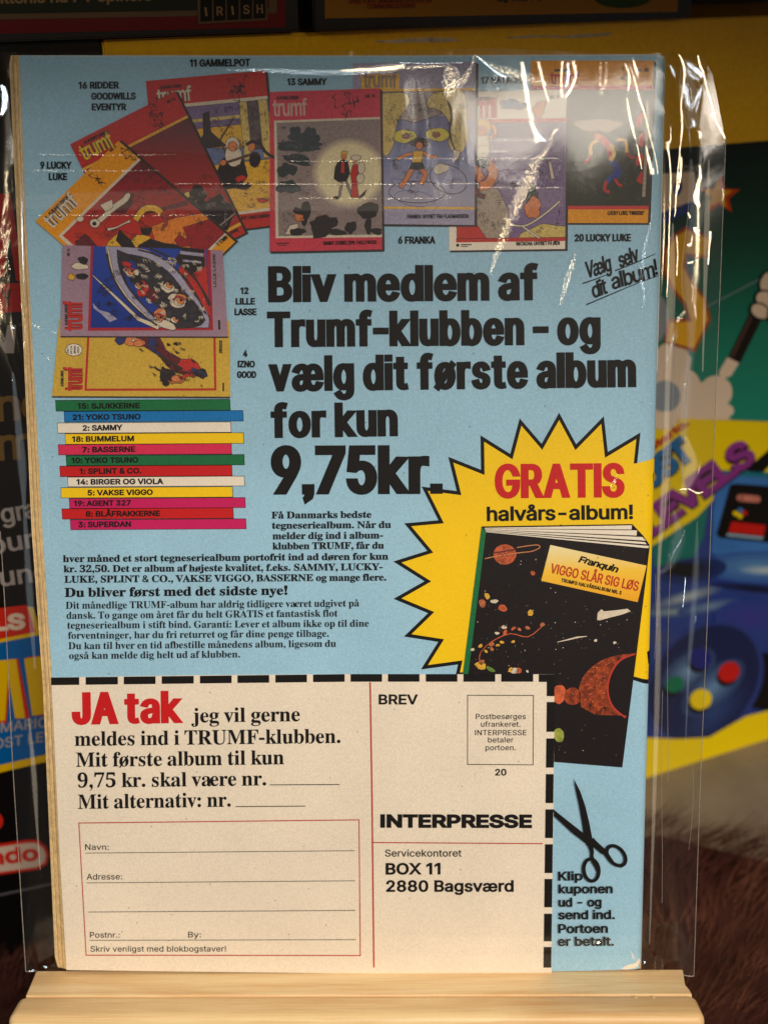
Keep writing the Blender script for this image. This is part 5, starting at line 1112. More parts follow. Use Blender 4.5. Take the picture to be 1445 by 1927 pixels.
flat('art_shape', [[blob(q, 0.43, 0.455, 0.03, 0.015, 42, 0.08)], [blob(q, 0.68, 0.447, 0.03, 0.015, 44, 0.08)]], ink('art_brick', (160, 92, 74), grain=0.3), L2 + 2.7, a6)
figure(a6, L2 + 2.5, [('oval', (790, 268, 19, 8), 0, INKLINE), ('limb', [(780, 288), (762, 292), (748, 300)], 5, SKIN), ('limb', [(796, 286), (808, 294), (822, 294)], 4.5, SKIN),
                      ('limb', [(776, 316), (766, 334), (754, 352)], 8, SKIN), ('limb', [(790, 316), (800, 328), (792, 346)], 8, SKIN),
                      ('poly', [(779, 284), (796, 284), (793, 306), (776, 306)], 0, SAND), ('poly', [(776, 306), (794, 306), (799, 316), (786, 319), (770, 317)], 0, SLATE),
                      ('oval', (789, 274, 6, 7), 0, SKIN)])
flat('art_shape', [[stroke(curve_pts([(842, 190), (850, 215), (846, 250), (858, 290)], 4), [1, 2, 2, 2, 2, 2, 2, 2, 2, 2, 2, 2, 1])]], INKLINE, L2 + 2.3, a6)
flat('art_shape', [[[(852, 282), (866, 284), (862, 298), (850, 306), (856, 296)]]], BONE, L2 + 2.6, a6)
flat('art_shape', [[blob(q, 0.72, 0.655, 0.06, 0.03, 50)]], BONE, L2 + 2.6, a6)
for k, (cx, cy, rx, ry) in enumerate([(0.52, 0.80, 0.24, 0.07), (0.50, 0.84, 0.17, 0.05), (0.78, 0.72, 0.16, 0.09), (0.42, 0.76, 0.12, 0.03)]):
    e = ell(cx, cy, rx, ry, 0.1 * k, 26)
    flat('water_ripple', [[q.pts(e), q.pts(ell(cx, cy, rx - 0.006, ry - 0.005, 0.1 * k, 26))[::-1]]], STEEL if k % 2 else INKLINE, L2 + 2.2 + k * 0.1, a6)
flat('logo_patch', [[[(680, 140), (752, 139), (752, 166), (680, 168)]]], SAND, L2 + 1, a6)
text('trumf', (684, 165), (748, 164), 30, TAUPE, a6, dx=0.8, dy=0.8, track=-22, layer=L2 + 2, name='logo')
text('FRANKA: UHYRET FRA FLADMARSKEN', (766, 411), (881, 410), 7.6, BLACK, a6, dx=0.4, dy=0.35, layer=L2 + 2, name='small_lettering')

hatch(q, a6, 0.26, 0.20, 0.95, 0.85, 190, INKLINE, L2 + 2.95, 4)
hatch(q, a6, 0.26, 0.40, 0.95, 0.85, 90, LILAC, L2 + 1.6, 5)

# 13: pink-red cover, moonlit picture
L3 = 13.0
q = Quad((508, 173), (715, 166), (719, 469), (508, 473))
a13 = album(q, ALBUM_PINK, L3)
flat('picture_frame', [[[(516, 227), (715, 220), (719, 446), (519, 448)]]], BONE, L3 + 1, a13)
flat('album_art', [[[(521, 231), (715, 224), (718.6, 441), (524.5, 444)]]], TAUPE, L3 + 2, a13)
# the moon's glow: rings of ever lighter print
for k, r in enumerate([70, 66, 62, 58]):
    c = [(172, 156, 144), (192, 176, 154), (212, 197, 164), (232, 218, 176)][k]
    p = [(min(x, 717.2 + (y - 300) * 0.012), y) for x, y in ell(657, 326, r, r * 0.95, 0, 36)]
    flat('moon_glow', [[p]], ink('glow_%s' % 'abcd'[k], c, grain=0.2), L3 + 2.3 + k * 0.2, a13)
rn = random.Random(3)
trees = [[ell(568, 262, 22, 12, 0.2, 16, 0.3, 1)], [ell(586, 255, 16, 14, 0, 16, 0.3, 2)], [ell(556, 247, 9, 11, 0, 14, 0.3, 3)], [ell(550, 276, 26, 11, 0.1, 16, 0.3, 4)],
         [ell(580, 276, 30, 8, 0, 16, 0.3, 5)], [ell(560, 300, 30, 9, 0.15, 16, 0.3, 6)], [ell(540, 320, 17, 14, 0, 16, 0.35, 7)], [ell(543, 352, 20, 14, 0, 16, 0.35, 8)]]
for g in trees:
    flat('printed_tree', [g], SLATE, L3 + 3.3 + 0.05 * trees.index(g), a13)
sh = [ell(575, 400, 9, 24, 0, 14, 0.3, 9), ell(608, 425, 26, 20, 0, 18, 0.3, 10), ell(660, 428, 11, 12, 0, 14, 0.2, 11), ell(693, 396, 20, 16, 0, 18, 0.15, 12),
      ell(693, 425, 6, 18, 0, 12, 0.2, 13), ell(708, 435, 11, 7, 0, 12, 0.3, 14), ell(635, 437, 18, 6, 0, 12, 0.3, 15), ell(560, 436, 14, 8, 0, 12, 0.3, 16)]
for i, g in enumerate(sh):
    flat('printed_shrub', [[g]], DARK, L3 + 3.3 + 0.05 * i, a13)
figure(a13, L3 + 3.5, [('limb', [(644, 338), (641, 356), (639, 370)], 3.6, TAUPE), ('limb', [(650, 338), (656, 354), (662, 366)], 3.6, TAUPE), ('oval', (633, 372, 5, 2.2), 0, DARK), ('oval', (665, 368, 5, 2.2), 0, DARK),
                       ('poly', [(636, 305), (645, 301), (654, 304), (658, 326), (652, 340), (638, 342), (629, 336), (631, 316)], 0, DARK), ('poly', [(643, 304), (648, 304), (648, 326), (642, 324)], 0, ALBUM_RED),
                       ('oval', (647, 294, 4.6, 6), 0, SKIN), ('oval', (648, 288, 5.5, 3.4), 0, SAND),
                       ('poly', [(664, 311), (672, 309), (674, 330), (672, 350), (675, 371), (661, 371), (663, 345), (660, 328)], 0, ALBUM_RED), ('oval', (680, 316, 6, 12), 0, BONE), ('oval', (678, 336, 7, 9), 0, BONE),
                       ('oval', (667, 302, 4, 5), 0, SKIN), ('oval', (670, 297, 9, 5), 0, BONE), ('poly', [(676, 371), (690, 356), (686, 366), (678, 373)], 0, DARK)])
figure(a13, L3 + 3.9, [('oval', (563, 408, 8, 8), 0, SKIN), ('poly', [(552, 398), (556, 390), (568, 394), (570, 404), (560, 402)], 0, DARK), ('limb', [(566, 412), (572, 414)], 3, SKIN)])
flat('art_shape', [[[(537, 441), (546, 424), (560, 421), (563, 440)]]], BONE, L3 + 3.6, a13)
logo(q, a13, 0.03, 0.34, 0.155, 32, ink('logo_pinkish', (214, 176, 170), grain=0.2), L3 + 3)
doodle(q, a13, 0.66, 0.10, 0.09, DARK, L3 + 2, 5)
doodle(q, a13, 0.76, 0.08, 0.07, DARK, L3 + 2, 8)
text('NR. 13', (688, 184), (706, 183), 5.5, DARK, a13, dx=0.4, dy=0.3, layer=L3 + 2, name='small_lettering')
text('SAMMY: DOBBELTSPIL I HOLLYWOOD', (608, 461), (709, 459), 7.2, BLACK, a13, dx=0.4, dy=0.35, layer=L3 + 2, name='small_lettering')
flat('publisher_mark', [[stroke([(521, 458), (545, 457)], 2)], [stroke([(524, 461.5), (540, 461)], 1.4)]], DARK, L3 + 2, a13)

hatch(q, a13, 0.08, 0.22, 0.55, 0.90, 90, INKLINE, L3 + 2.2, 6)
hatch(q, a13, 0.10, 0.25, 0.5, 0.62, 60, ink('art_foliage_grey', (96, 104, 104), grain=0.4), L3 + 3.9, 7, 0.02)

# 11: red cover, desert and columns
L4 = 9.0
q = Quad((275, 152), (499, 132), (527, 422), (303, 450))
a11 = album(q, ALBUM_RED, L4)
flat('picture_frame', [[q.rect(0.0, 0.165, 1, 0.905)]], BONE, L4 + 1, a11)
flat('album_art', [[q.rect(0.0, 0.19, 1, 0.885)]], SAND, L4 + 2, a11)
flat('art_shape', [[q.rect(0.0, 0.19, 1, 0.27)], [q.rect(0.3, 0.29, 0.75, 0.33)]], VIOLET, L4 + 2.3, a11)
flat('art_shape', [[q.rect(0.0, 0.27, 1, 0.29)]], STRAW, L4 + 2.35, a11)
flat('art_shape', [[q.pts([(0.45, 0.24), (0.50, 0.23), (0.50, 0.36), (0.62, 0.46), (0.36, 0.46), (0.44, 0.37)])]], INKLINE, L4 + 2.6, a11)
flat('art_shape', [[q.rect(0.76, 0.19, 0.82, 0.56)], [q.rect(0.92, 0.19, 0.99, 0.56)]], STRAW, L4 + 2.7, a11)
flat('art_shape', [[q.rect(0.82, 0.19, 0.92, 0.50)]], ink('art_relief', (96, 82, 84), grain=0.7, scale=500), L4 + 2.8, a11)
flat('art_shape', [[q.pts([(0.36, 0.455), (0.99, 0.50), (0.99, 0.57), (0.40, 0.57)])]], STEEL, L4 + 2.5, a11)
figure(a11, L4 + 2.9, [('poly', [(418, 300), (436, 292), (458, 300), (466, 330), (452, 352), (420, 356), (404, 338)], 0, DARK), ('oval', (440, 292, 15, 22), 0, BONE), ('oval', (438, 270, 13, 12), 0, BONE), ('oval', (438, 275, 8, 9), 0, SKIN),
                       ('limb', [(424, 306), (444, 300), (478, 288)], 3, ink('art_brown', (110, 74, 58), grain=0.3)), ('oval', (420, 306, 6, 5), 0, SKIN), ('limb', [(446, 340), (454, 334), (462, 338)], 9, ALBUM_RED),
                       ('limb', [(420, 350), (404, 362), (398, 372)], 10, DARK), ('limb', [(446, 350), (462, 352), (470, 346)], 8, DARK), ('oval', (480, 300, 10, 14), 0, DARK), ('oval', (474, 276, 6, 8), 0, SKIN), ('limb', [(464, 272), (476, 266), (490, 272)], 4, DARK),
                       ('limb', [(486, 262), (500, 286), (516, 296)], 4, INKLINE)])
flat('art_shape', [[ell(494, 377, 9, 4, 0, 12, 0.3, 66)]], ALBUM_RED, L4 + 3.2, a11)
flat('art_shape', [[stroke([(430, 300), (415, 262), (440, 222)], [1, 1.6, 1])]], ink('art_brown', (110, 74, 58)), L4 + 2.8, a11)
logo(q, a11, 0.08, 0.37, 0.15, 28, BONE, L4 + 2, line=MAROON)
doodle(q, a11, 0.72, 0.10, 0.09, DARK, L4 + 2, 15)
doodle(q, a11, 0.80, 0.10, 0.08, DARK, L4 + 2, 16)
text('POT: ZANDI LERNDHAVEN', (455, 413.5), (520, 407), 6.4, DARK, a11, dx=0.4, dy=0.35, layer=L4 + 2, name='small_lettering')

hatch(q, a11, 0.40, 0.21, 0.97, 0.87, 200, INKLINE, L4 + 3.5, 8)

# 16: dark red cover, turned
L5 = 13.0
q = Quad((133, 271), (330, 171), (462, 438), (265, 538))
a16 = album(q, ALBUM_RED, L5)
flat('yellow_rule', [[q.rect(0, 0.172, 1, 0.188)], [q.rect(0, 0.925, 1, 0.945)]], SAND, L5 + 1, a16)
flat('album_art', [[q.rect(0, 0.19, 1, 0.925)]], gradient_ink('art_dusk_red', [(0.0, (70, 40, 44)), (0.35, (176, 44, 42)), (0.7, (150, 46, 46)), (1.0, (90, 50, 56))], grain=0.3), L5 + 1, a16)
flat('art_shape', [[blob(q, 0.74, 0.66, 0.10, 0.07, 71, 0.3)], [blob(q, 0.85, 0.80, 0.14, 0.11, 72, 0.3)]], DARK, L5 + 2, a16)
flat('art_shape', [[stroke([q(0.55, 0.88), q(0.75, 0.90), q(1.0, 0.86)], [1, 3, 3])]], TAUPE, L5 + 2.4, a16)
flat('art_shape', [[blob(q, 0.70, 0.62, 0.02, 0.02, 73, 0.2)]], STRAW, L5 + 2.5, a16)
text('trumf', (160, 303), (218, 273), 31, INKLINE, a16, dx=1.8, dy=1.5, track=-22, layer=L5 + 1.4, name='logo_outline')
text('trumf', (160, 303), (218, 273), 31, ink('logo_yellow', (232, 196, 60), grain=0.2), a16, dx=0.7, dy=0.9, track=-22, layer=L5 + 2, name='logo')
text('ALBUMKLUBBEN', (160, 271), (206, 249), 6, DARK, a16, dx=0.4, dy=0.3, layer=L5 + 2, name='small_lettering')
doodle(q, a16, 0.74, 0.10, 0.08, DARK, L5 + 2, 25)
doodle(q, a16, 0.78, 0.06, 0.07, DARK, L5 + 2, 26)
text('NR. 16', (316, 195), (331, 187), 5.5, DARK, a16, dx=0.3, dy=0.3, layer=L5 + 2, name='small_lettering')
text('SPØGE', (434, 442), (450, 434), 6, DARK, a16, dx=0.4, dy=0.35, layer=L5 + 2, name='small_lettering')

hatch(q, a16, 0.40, 0.55, 0.97, 0.90, 110, MAROON, L5 + 1.6, 9)
hatch(q, a16, 0.60, 0.60, 0.97, 0.90, 60, TAUPE, L5 + 2.2, 10)

# 9: orange cover, turned
L6 = 17.0
q = Quad((68, 416), (224, 265), (443, 455), (287, 606))
a9 = album(q, ORANGE, L6)
flat('picture_frame', [[q.rect(0.03, 0.172, 1, 0.93)]], BONE, L6 + 1, a9)
flat('album_art', [[q.rect(0.06, 0.19, 1, 0.91)]], gradient_ink('art_sunset', [(0.0, (226, 120, 40)), (0.45, (204, 60, 40)), (0.8, (150, 36, 42)), (1.0, (86, 34, 46))], grain=0.35), L6 + 2, a9)
flat('art_shape', [[q.pts([(0.55, 0.91), (0.50, 0.70), (0.62, 0.55), (0.82, 0.62), (1.0, 0.72), (1.0, 0.91)])]], ink('art_tangerine', (232, 136, 54), grain=0.3), L6 + 2.3, a9)
flat('art_shape', [[blob(q, 0.12, 0.36, 0.07, 0.10, 80, 0.3)], [blob(q, 0.62, 0.33, 0.10, 0.03, 81, 0.3)], [stroke([q(0.66, 0.45), q(0.98, 0.60)], [3, 8])]], MAROON, L6 + 2.5, a9)
flat('art_shape', [[q.pts([(0.70, 0.84), (0.80, 0.70), (1.0, 0.78), (1.0, 0.91), (0.75, 0.91)])]], ink('art_barn_red', (160, 40, 44), grain=0.3), L6 + 2.8, a9)
figure(a9, L6 + 3, [('poly', [(208, 452), (222, 440), (244, 452), (258, 470), (190, 478)], 0, SAND), ('poly', [(226, 432), (240, 446), (262, 462), (240, 474), (220, 452)], 0, DARK), ('poly', [(256, 432), (288, 428), (282, 442), (262, 440)], 0, DARK),
                     ('poly', [(262, 440), (284, 446), (276, 462), (258, 468), (248, 452)], 0, SAND), ('poly', [(198, 424), (214, 404), (240, 404), (262, 418), (268, 442), (246, 440), (222, 430), (204, 434)], 0, ALBUM_RED),
                     ('limb', [(256, 414), (272, 394), (292, 392), (306, 402)], 11, SAND), ('oval', (318, 402, 15, 8, -0.3), 0, ink('art_glove_red', (176, 70, 60), grain=0.3)), ('limb', [(310, 406), (314, 420), (308, 426)], 5, MATS['art_glove_red']),
                     ('limb', [(176, 424), (192, 412), (214, 392), (236, 376), (244, 364)], [4, 9, 9, 9, 9, 9, 10, 10, 10, 10, 10, 9, 3], BONE), ('poly', [(190, 386), (212, 376), (214, 390), (200, 398)], 0, BONE),
                     ('limb', [(204, 432), (220, 428), (236, 420), (246, 416)], [5, 4, 3, 2, 2, 2, 2, 3, 4, 4], BONE), ('oval', (152, 412, 7, 5), 0, BONE), ('oval', (180, 420, 9, 8, 0.3), 0, BONE), ('oval', (179, 421, 3, 3), 0, DARK),
                     ('poly', [(262, 462), (284, 450), (310, 458), (340, 462), (352, 476), (260, 480)], 0, DARK), ('poly', [(330, 452), (338, 442), (350, 450), (362, 446), (358, 462), (338, 464)], 0, MATS['art_barn_red'])])
text('trumf', (100, 432), (152, 382), 30, INKLINE, a9, dx=2.0, dy=1.7, track=-22, layer=L6 + 1.4, name='logo_outline')
text('trumf', (100, 432), (152, 382), 30, BONE, a9, dx=0.6, dy=0.8, track=-22, layer=L6 + 2, name='logo')
text('ALBUMKLUBBEN', (96, 407), (131, 373), 8, DARK, a9, dx=0.4, dy=0.3, layer=L6 + 2, name='small_lettering')
doodle(q, a9, 0.62, 0.10, 0.07, DARK, L6 + 2, 35)
doodle(q, a9, 0.95, 0.10, 0.07, DARK, L6 + 2, 36)
text('NR. 9', (210, 287), (221, 277), 6, DARK, a9, dx=0.3, dy=0.3, layer=L6 + 2, name='small_lettering')
text('Y TOWN', (412, 464), (430, 448), 8, BLACK, a9, dx=0.4, dy=0.35, layer=L6 + 2, name='small_lettering')

hatch(q, a9, 0.10, 0.22, 0.95, 0.88, 240, INKLINE, L6 + 3.6, 11)
hatch(q, a9, 0.10, 0.22, 0.6, 0.60, 60, MAROON, L6 + 2.4, 12, 0.07)

# 4: ochre cover lying on its side (under 12)
L7 = 17.0
q = Quad((99, 745), (113, 600), (433, 604), (434, 746))       # own top edge is the left edge in the picture
a4 = album(q, OCHRE, L7, shadow=False)
flat('cover_shadow', [[[(99, 745), (434, 746), (434, 748.4), (100, 747)]]], INKLINE, L7 + 0.2, a4)
flat('red_rule', [frame_rect([(160, 735), (167, 600), (406, 602), (408, 734.5)], 4.2)], ink('frame_red', (190, 48, 34), grain=0.15), L7 + 1, a4)
flat('art_shape', [[stroke(curve_pts([(262, 618), (290, 645), (315, 672), (340, 690), (362, 702)], 3), [20, 30, 38, 30, 24, 16, 20, 24, 26, 24, 20, 18, 12])]], MAROON, L7 + 2, a4)
flat('art_shape', [[ell(252, 642, 20, 9, 0.1, 16, 0.25, 91)]], SKIN, L7 + 2.4, a4)
flat('art_shape', [[ell(228, 640, 9, 8, 0, 14, 0.25, 92)], [ell(288, 646, 8, 12, 0.3, 14, 0.25, 93)]], ink('art_ink_blue', (52, 56, 110), grain=0.3), L7 + 2.6, a4)
flat('art_shape', [[ell(356, 688, 22, 12, 0.3, 16, 0.2, 94)]], ALBUM_RED, L7 + 2.8, a4)
flat('art_shape', [[ell(313, 708, 12, 14, 0, 16, 0.3, 95)], [ell(378, 702, 12, 9, 0.4, 16, 0.3, 96)]], DARK, L7 + 3, a4)
flat('art_shape', [[ell(334, 714, 14, 8, -0.2, 16, 0.25, 97)]], ink('art_sienna', (190, 112, 50), grain=0.3), L7 + 3.2, a4)
gg = []
for i in range(26):
    x = 300 + rn.uniform(0, 92)
    y = 655 + (x - 300) * 0.45 + rn.uniform(-16, 34)
    gg.append([stroke([(x, y), (x + rn.uniform(-3, 3), y + rn.uniform(3, 7))], [0.9, 0.4])])
flat('pen_strokes', gg, INKLINE, L7 + 3.4, a4)['kind'] = 'stuff'
flat('speech_bubble', [[ell(140, 658, 16.5, 12)]], INKLINE, L7 + 1, a4)
flat('speech_bubble', [[ell(140, 658, 15.3, 10.8)]], WHITE, L7 + 1.4, a4)
for k, x in enumerate((131, 137.5, 144, 150.5)):
    hgt = (6, 8, 8, 6)[k]
    text(('DET', 'ER DA', 'JØSSES', 'IZNO!')[k], (x, 658 + hgt), (x + 0.01, 658 - hgt), 4.0, DARK, a4, dx=0.2, dy=0.2, layer=L7 + 2, name='small_lettering')
text('trumf', (157, 735), (157, 690), 36, ink('logo_red_line', (120, 26, 30), grain=0.2), a4, dx=1.6, dy=1.4, track=-22, layer=L7 + 1.4, name='logo_outline')
text('trumf', (157, 735), (157, 690), 36, ALBUM_RED, a4, dx=0.7, dy=0.9, track=-22, layer=L7 + 2, name='logo')
text('ALBUMKLUBBEN', (121, 727), (121, 697), 5.5, DARK, a4, dx=0.3, dy=0.3, layer=L7 + 2, name='small_lettering')
text('IZNOGOOD', (419, 664), (419, 640), 6, DARK, a4, dx=0.4, dy=0.3, layer=L7 + 2, name='small_lettering')
flat('publisher_mark', [[stroke([(421, 720), (421, 736)], 3)]], DARK, L7 + 2, a4)

# 12: mauve cover lying on its side
L8 = 22.0
q = Quad((115, 632), (119, 461), (420, 471), (430, 633))
a12 = album(q, MAUVE, L8, shadow=False)
flat('cover_shadow', [[[(115, 632), (430, 633), (430.5, 635.6), (116, 634.4)]]], INKLINE, L8 + 0.2, a12)
flat('red_rule', [[[(167, 622), (172.5, 462.5), (397, 470), (402, 621)]]], ink('frame_crimson', (178, 36, 46), grain=0.15), L8 + 1, a12)
flat('album_art', [[[(172, 616.5), (177, 463.2), (391, 469.5), (397, 616)]]], gradient_ink('art_sky_blue', [(0.0, (22, 50, 140)), (1.0, (40, 72, 170))], grain=0.35), L8 + 2, a12)
flat('art_shape', [[[(388, 471), (397, 616), (330, 540), (340, 500)]]], ALBUM_RED, L8 + 2.4, a12)
band = curve_pts([(200, 463), (206, 500), (226, 545), (262, 585), (300, 616)], 4) + curve_pts([(393, 616), (392, 590), (366, 555), (330, 505), (285, 474), (262, 467)], 4)
flat('art_shape', [[band]], LILAC, L8 + 2.7, a12)
flat('art_shape', [[curve_pts([(222, 470), (226, 505), (245, 545), (285, 590), (312, 614), (360, 616), (384, 606), (376, 580), (345, 545), (318, 512), (280, 487), (240, 478)], 3)]], ink('art_smoke', (56, 52, 60), grain=0.6, scale=700), L8 + 3, a12)
flat('art_shape', [[curve_pts([(232, 492), (240, 530), (262, 562), (292, 592), (300, 580), (268, 545), (262, 510), (250, 490)], 3)]], NAVY, L8 + 3.2, a12)
for i, (x, y, rx, ry, m) in enumerate([(248, 512, 14, 9, BONE), (256, 525, 10, 8, DARK), (316, 540, 13, 10, BONE), (334, 566, 17, 12, BONE), (312, 610, 22, 7, BONE),
                                       (270, 544, 12, 14, ALBUM_RED), (303, 590, 12, 9, SKIN), (342, 560, 9, 7, SKIN), (288, 556, 11, 12, MAROON), (240, 497, 8, 5, ALBUM_RED)]):
    flat('art_shape', [[ell(x, y, rx, ry, 0.3, 16, 0.15, 100 + i)]], m, L8 + 3.5 + i * 0.05, a12)
flat('art_shape', [[stroke([(176, 518), (215, 555), (262, 600), (300, 616)], [1, 4, 6, 8])], [stroke([(204, 463), (214, 520), (240, 560), (285, 604)], [2, 4, 4, 3])]], BONE, L8 + 3.1, a12)
flat('small_plane', [[[(176, 570), (188, 583), (206, 588), (222, 600), (208, 606), (192, 590), (178, 580)]]], LILAC, L8 + 3.4, a12)
flat('art_shape', [[[(346, 466), (384, 470), (386, 500), (360, 516), (330, 490)]]], DARK, L8 + 3.2, a12)
flat('art_shape', [[stroke([(340, 475), (384, 480)], 6)], [stroke([(345, 490), (380, 494)], 4)]], LILAC, L8 + 3.5, a12)
text('trumf', (157, 622), (157, 566), 36, ink('logo_red_line', (120, 26, 30)), a12, dx=1.6, dy=1.4, track=-22, layer=L8 + 1.4, name='logo_outline')
text('trumf', (157, 622), (157, 566), 36, ALBUM_RED, a12, dx=0.7, dy=0.9, track=-22, layer=L8 + 2, name='logo')
text('ALBUMKLUBBEN', (129, 612), (129, 574), 5.5, DARK, a12, dx=0.3, dy=0.3, layer=L8 + 2, name='small_lettering')
text('NR. 12', (133, 482), (133, 468), 5, DARK, a12, dx=0.3, dy=0.3, layer=L8 + 2, name='small_lettering')
flat('art_shape', [[ell(152, 501, 16, 6, 0.1, 14, 0.15, 120)]], BONE, L8 + 2, a12)
flat('art_shape', [[ell(158, 490, 8, 7, 0.1, 14, 0.25, 121)], [ell(156, 520, 11, 5, 0.1, 14, 0.15, 122)]], DARK, L8 + 2.3, a12)
flat('art_shape', [[ell(136, 521, 6, 6, 0.1, 14, 0.15, 123)]], SAND, L8 + 2.3, a12)
text('LILLE LASSE', (408, 540), (406, 478), 5, DARK, a12, dx=0.3, dy=0.3, layer=L8 + 2, name='small_lettering')
flat('publisher_mark', [[stroke([(413, 602), (414, 620)], 4)]], DARK, L8 + 2, a12)

flat('art_shape', [[stroke(curve_pts([(203, 478), (214, 520), (238, 560), (270, 592), (296, 612)], 4), 1.2)], [stroke(curve_pts([(262, 470), (300, 482), (338, 512), (368, 550), (388, 590)], 4), 1.2)],
                   [stroke(curve_pts([(285, 468), (330, 490), (372, 530), (395, 575)], 4), 1.6)]], INKLINE, L8 + 3.7, a12)
rv = [[ell(x, y, 1.0, None, 0, 6)] for x, y in curve_pts([(300, 474), (335, 500), (366, 532), (390, 572)], 5)]
flat('printed_rivets', rv, INKLINE, L8 + 3.9, a12)['kind'] = 'stuff'
for i, (x, y, r) in enumerate([(246, 511, 9), (318, 536, 9), (338, 566, 10), (262, 536, 8), (300, 598, 9), (330, 600, 8)]):
    figure(a12, L8 + 4.0 + i * 0.01, [('oval', (x, y, r, r * 0.85, 0.3), 0, BONE), ('oval', (x + 2, y + 1, r * 0.62, r * 0.5, 0.3), 0, SKIN), ('oval', (x + 4, y - 1, 1.6, 1.6), 0, DARK), ('limb', [(x - r, y - 2), (x - 2, y - r * 0.8), (x + r, y - 3)], 2.4, (ALBUM_RED, DARK)[i % 2])])
flat('art_shape', [[stroke([(350, 520), (372, 560), (396, 600)], 1.2)], [stroke([(362, 512), (384, 548), (398, 572)], 1.2)]], MAROON, L8 + 2.8, a12)
figure(a4, L7 + 3.5, [('oval', (322, 706, 9, 10), 0, DARK), ('oval', (332, 712, 8, 6), 0, SKIN), ('limb', [(318, 700), (300, 696), (292, 690)], 2, INKLINE), ('limb', [(342, 712), (356, 704), (366, 708)], 5, ALBUM_RED),
                      ('limb', [(362, 694), (376, 700), (388, 706)], 5, MATS['art_ink_blue']), ('oval', (262, 646, 9, 6), 0, SKIN), ('oval', (252, 640, 3, 2), 0, BONE), ('limb', [(278, 644), (292, 660), (304, 668)], 4, MATS['art_ink_blue']), ('limb', [(300, 668), (322, 682), (344, 694)], 3, INKLINE)])
hatch(Quad((250, 640), (340, 640), (400, 725), (300, 725)), a4, 0.02, 0.02, 0.98, 0.95, 120, INKLINE, L7 + 5.2, 15, 0.07)

hatch(Quad((215, 475), (388, 480), (392, 612), (300, 614)), a12, 0.05, 0.05, 0.95, 0.95, 190, BONE, L8 + 4.1, 13, 0.05)
hatch(Quad((180, 470), (388, 480), (392, 612), (180, 614)), a12, 0.02, 0.05, 0.98, 0.95, 160, DARK, L8 + 4.2, 14, 0.05)

# ------------------------------------------------------------------ coupon
LC = 18.0
cp = flat('coupon', [[[(97.4, 1274), (380, 1269.5), (660, 1267.6), (1042.4, 1268), (1042.4, 1300), (1041.3, 1500), (1039, 1640), (1037.2, 1829), (900, 1830.2),
                       (640, 1830.2), (361, 1827.2), (126.3, 1824.2), (113, 1600), (102, 1360)]]], CREAM, LC, comic)
dash_x = [(97.5, 150.4), (162.4, 223), (234, 293.7), (305.3, 365.4), (377, 436.6), (447.4, 507), (518.6, 577.9), (589.4, 648.7), (659.8, 718.9), (730, 789.2), (801, 860.3), (871.6, 931.3), (942.6, 1002.6)]


def dash_y(x):
    t = min(1, (x - 97) / 563)
    return 1274 - 6.5 * t


for a, b in dash_x:
    flat('cut_dash', [[[(a, dash_y(a)), (b, dash_y(b)), (b, dash_y(b) + 14.3), (a, dash_y(a) + 14.3)]]], BLACK, LC + 2, cp)
flat('cut_dash', [[[(1013, 1268), (1042.6, 1268), (1042.6, 1309), (1028, 1309), (1028, 1282.2), (1013, 1282.2)]]], BLACK, LC + 2, cp)
for y0, y1 in [(1320, 1376), (1388.4, 1443.4), (1455.5, 1510), (1521.8, 1575.8), (1587.4, 1641.6), (1652.6, 1706), (1718, 1770), (1780.5, 1819.5)]:
    f = lambda y: 1028 - (y - 1320) * 0.0125
    flat('cut_dash', [[[(f(y0), y0), (f(y0) + 14.8, y0), (f(y1) + 14.8, y1), (f(y1), y1)]]], BLACK, LC + 2, cp)
head('JA', (136.6, 1363), (223, 1361.3), 61, 5.4, 3.0, mat=RED, parent=cp, layer=LC + 3, name='red_lettering')
head('tak', (235.5, 1361), (342.6, 1359.5), 61, 4.6, 2.6, mat=RED, parent=cp, layer=LC + 3, name='red_lettering')
for s, x0, y0, x1, y1, c in [('jeg vil gerne', 361, 1358.5, 565, 1356, 27), ('meldes ind i TRUMF-klubben.', 142, 1402.5, 641, 1397, 27),
                             ('Mit første album til kun', 144.4, 1442, 535, 1437, 27), ('9,75 kr. skal være nr.', 147.4, 1481, 501.5, 1476.7, 27),
                             ('Mit alternativ: nr.', 148, 1521, 435, 1516.6, 27)]:
    text(s, (x0, y0), (x1, y1), c, BLACK, cp, 'serif', dx=0.2, dy=0.1, track=-10, layer=LC + 3)
RL = [(BLACK, (508, 1475.7), (639, 1475), 1.5), (BLACK, (444, 1516.6), (575, 1515.6), 1.5),
      (GREY, (161.5, 1604), (668, 1599.4), 1.3), (GREY, (163.7, 1660), (668.5, 1656), 1.3), (GREY, (167, 1714.8), (669, 1711.8), 1.3), (GREY, (170, 1768), (670, 1766.8), 1.3)]
for m, a, b, w in RL:
    flat('writing_line', [[stroke([a, b], w)]], m, LC + 3, cp)
flat('red_frame', [frame_rect([(148.7, 1546.6), (676.6, 1540.6), (679, 1797.7), (162.4, 1797)], 1.9)], RULE, LC + 2, cp)
flat('red_rule', [[stroke([(696.5, 1283), (700, 1500), (703.5, 1819)], 3.0)]], RULE, LC + 2, cp)
flat('red_rule', [[stroke([(702, 1584.2), (1020.5, 1586.3)], 2.0)]], RULE, LC + 2, cp)
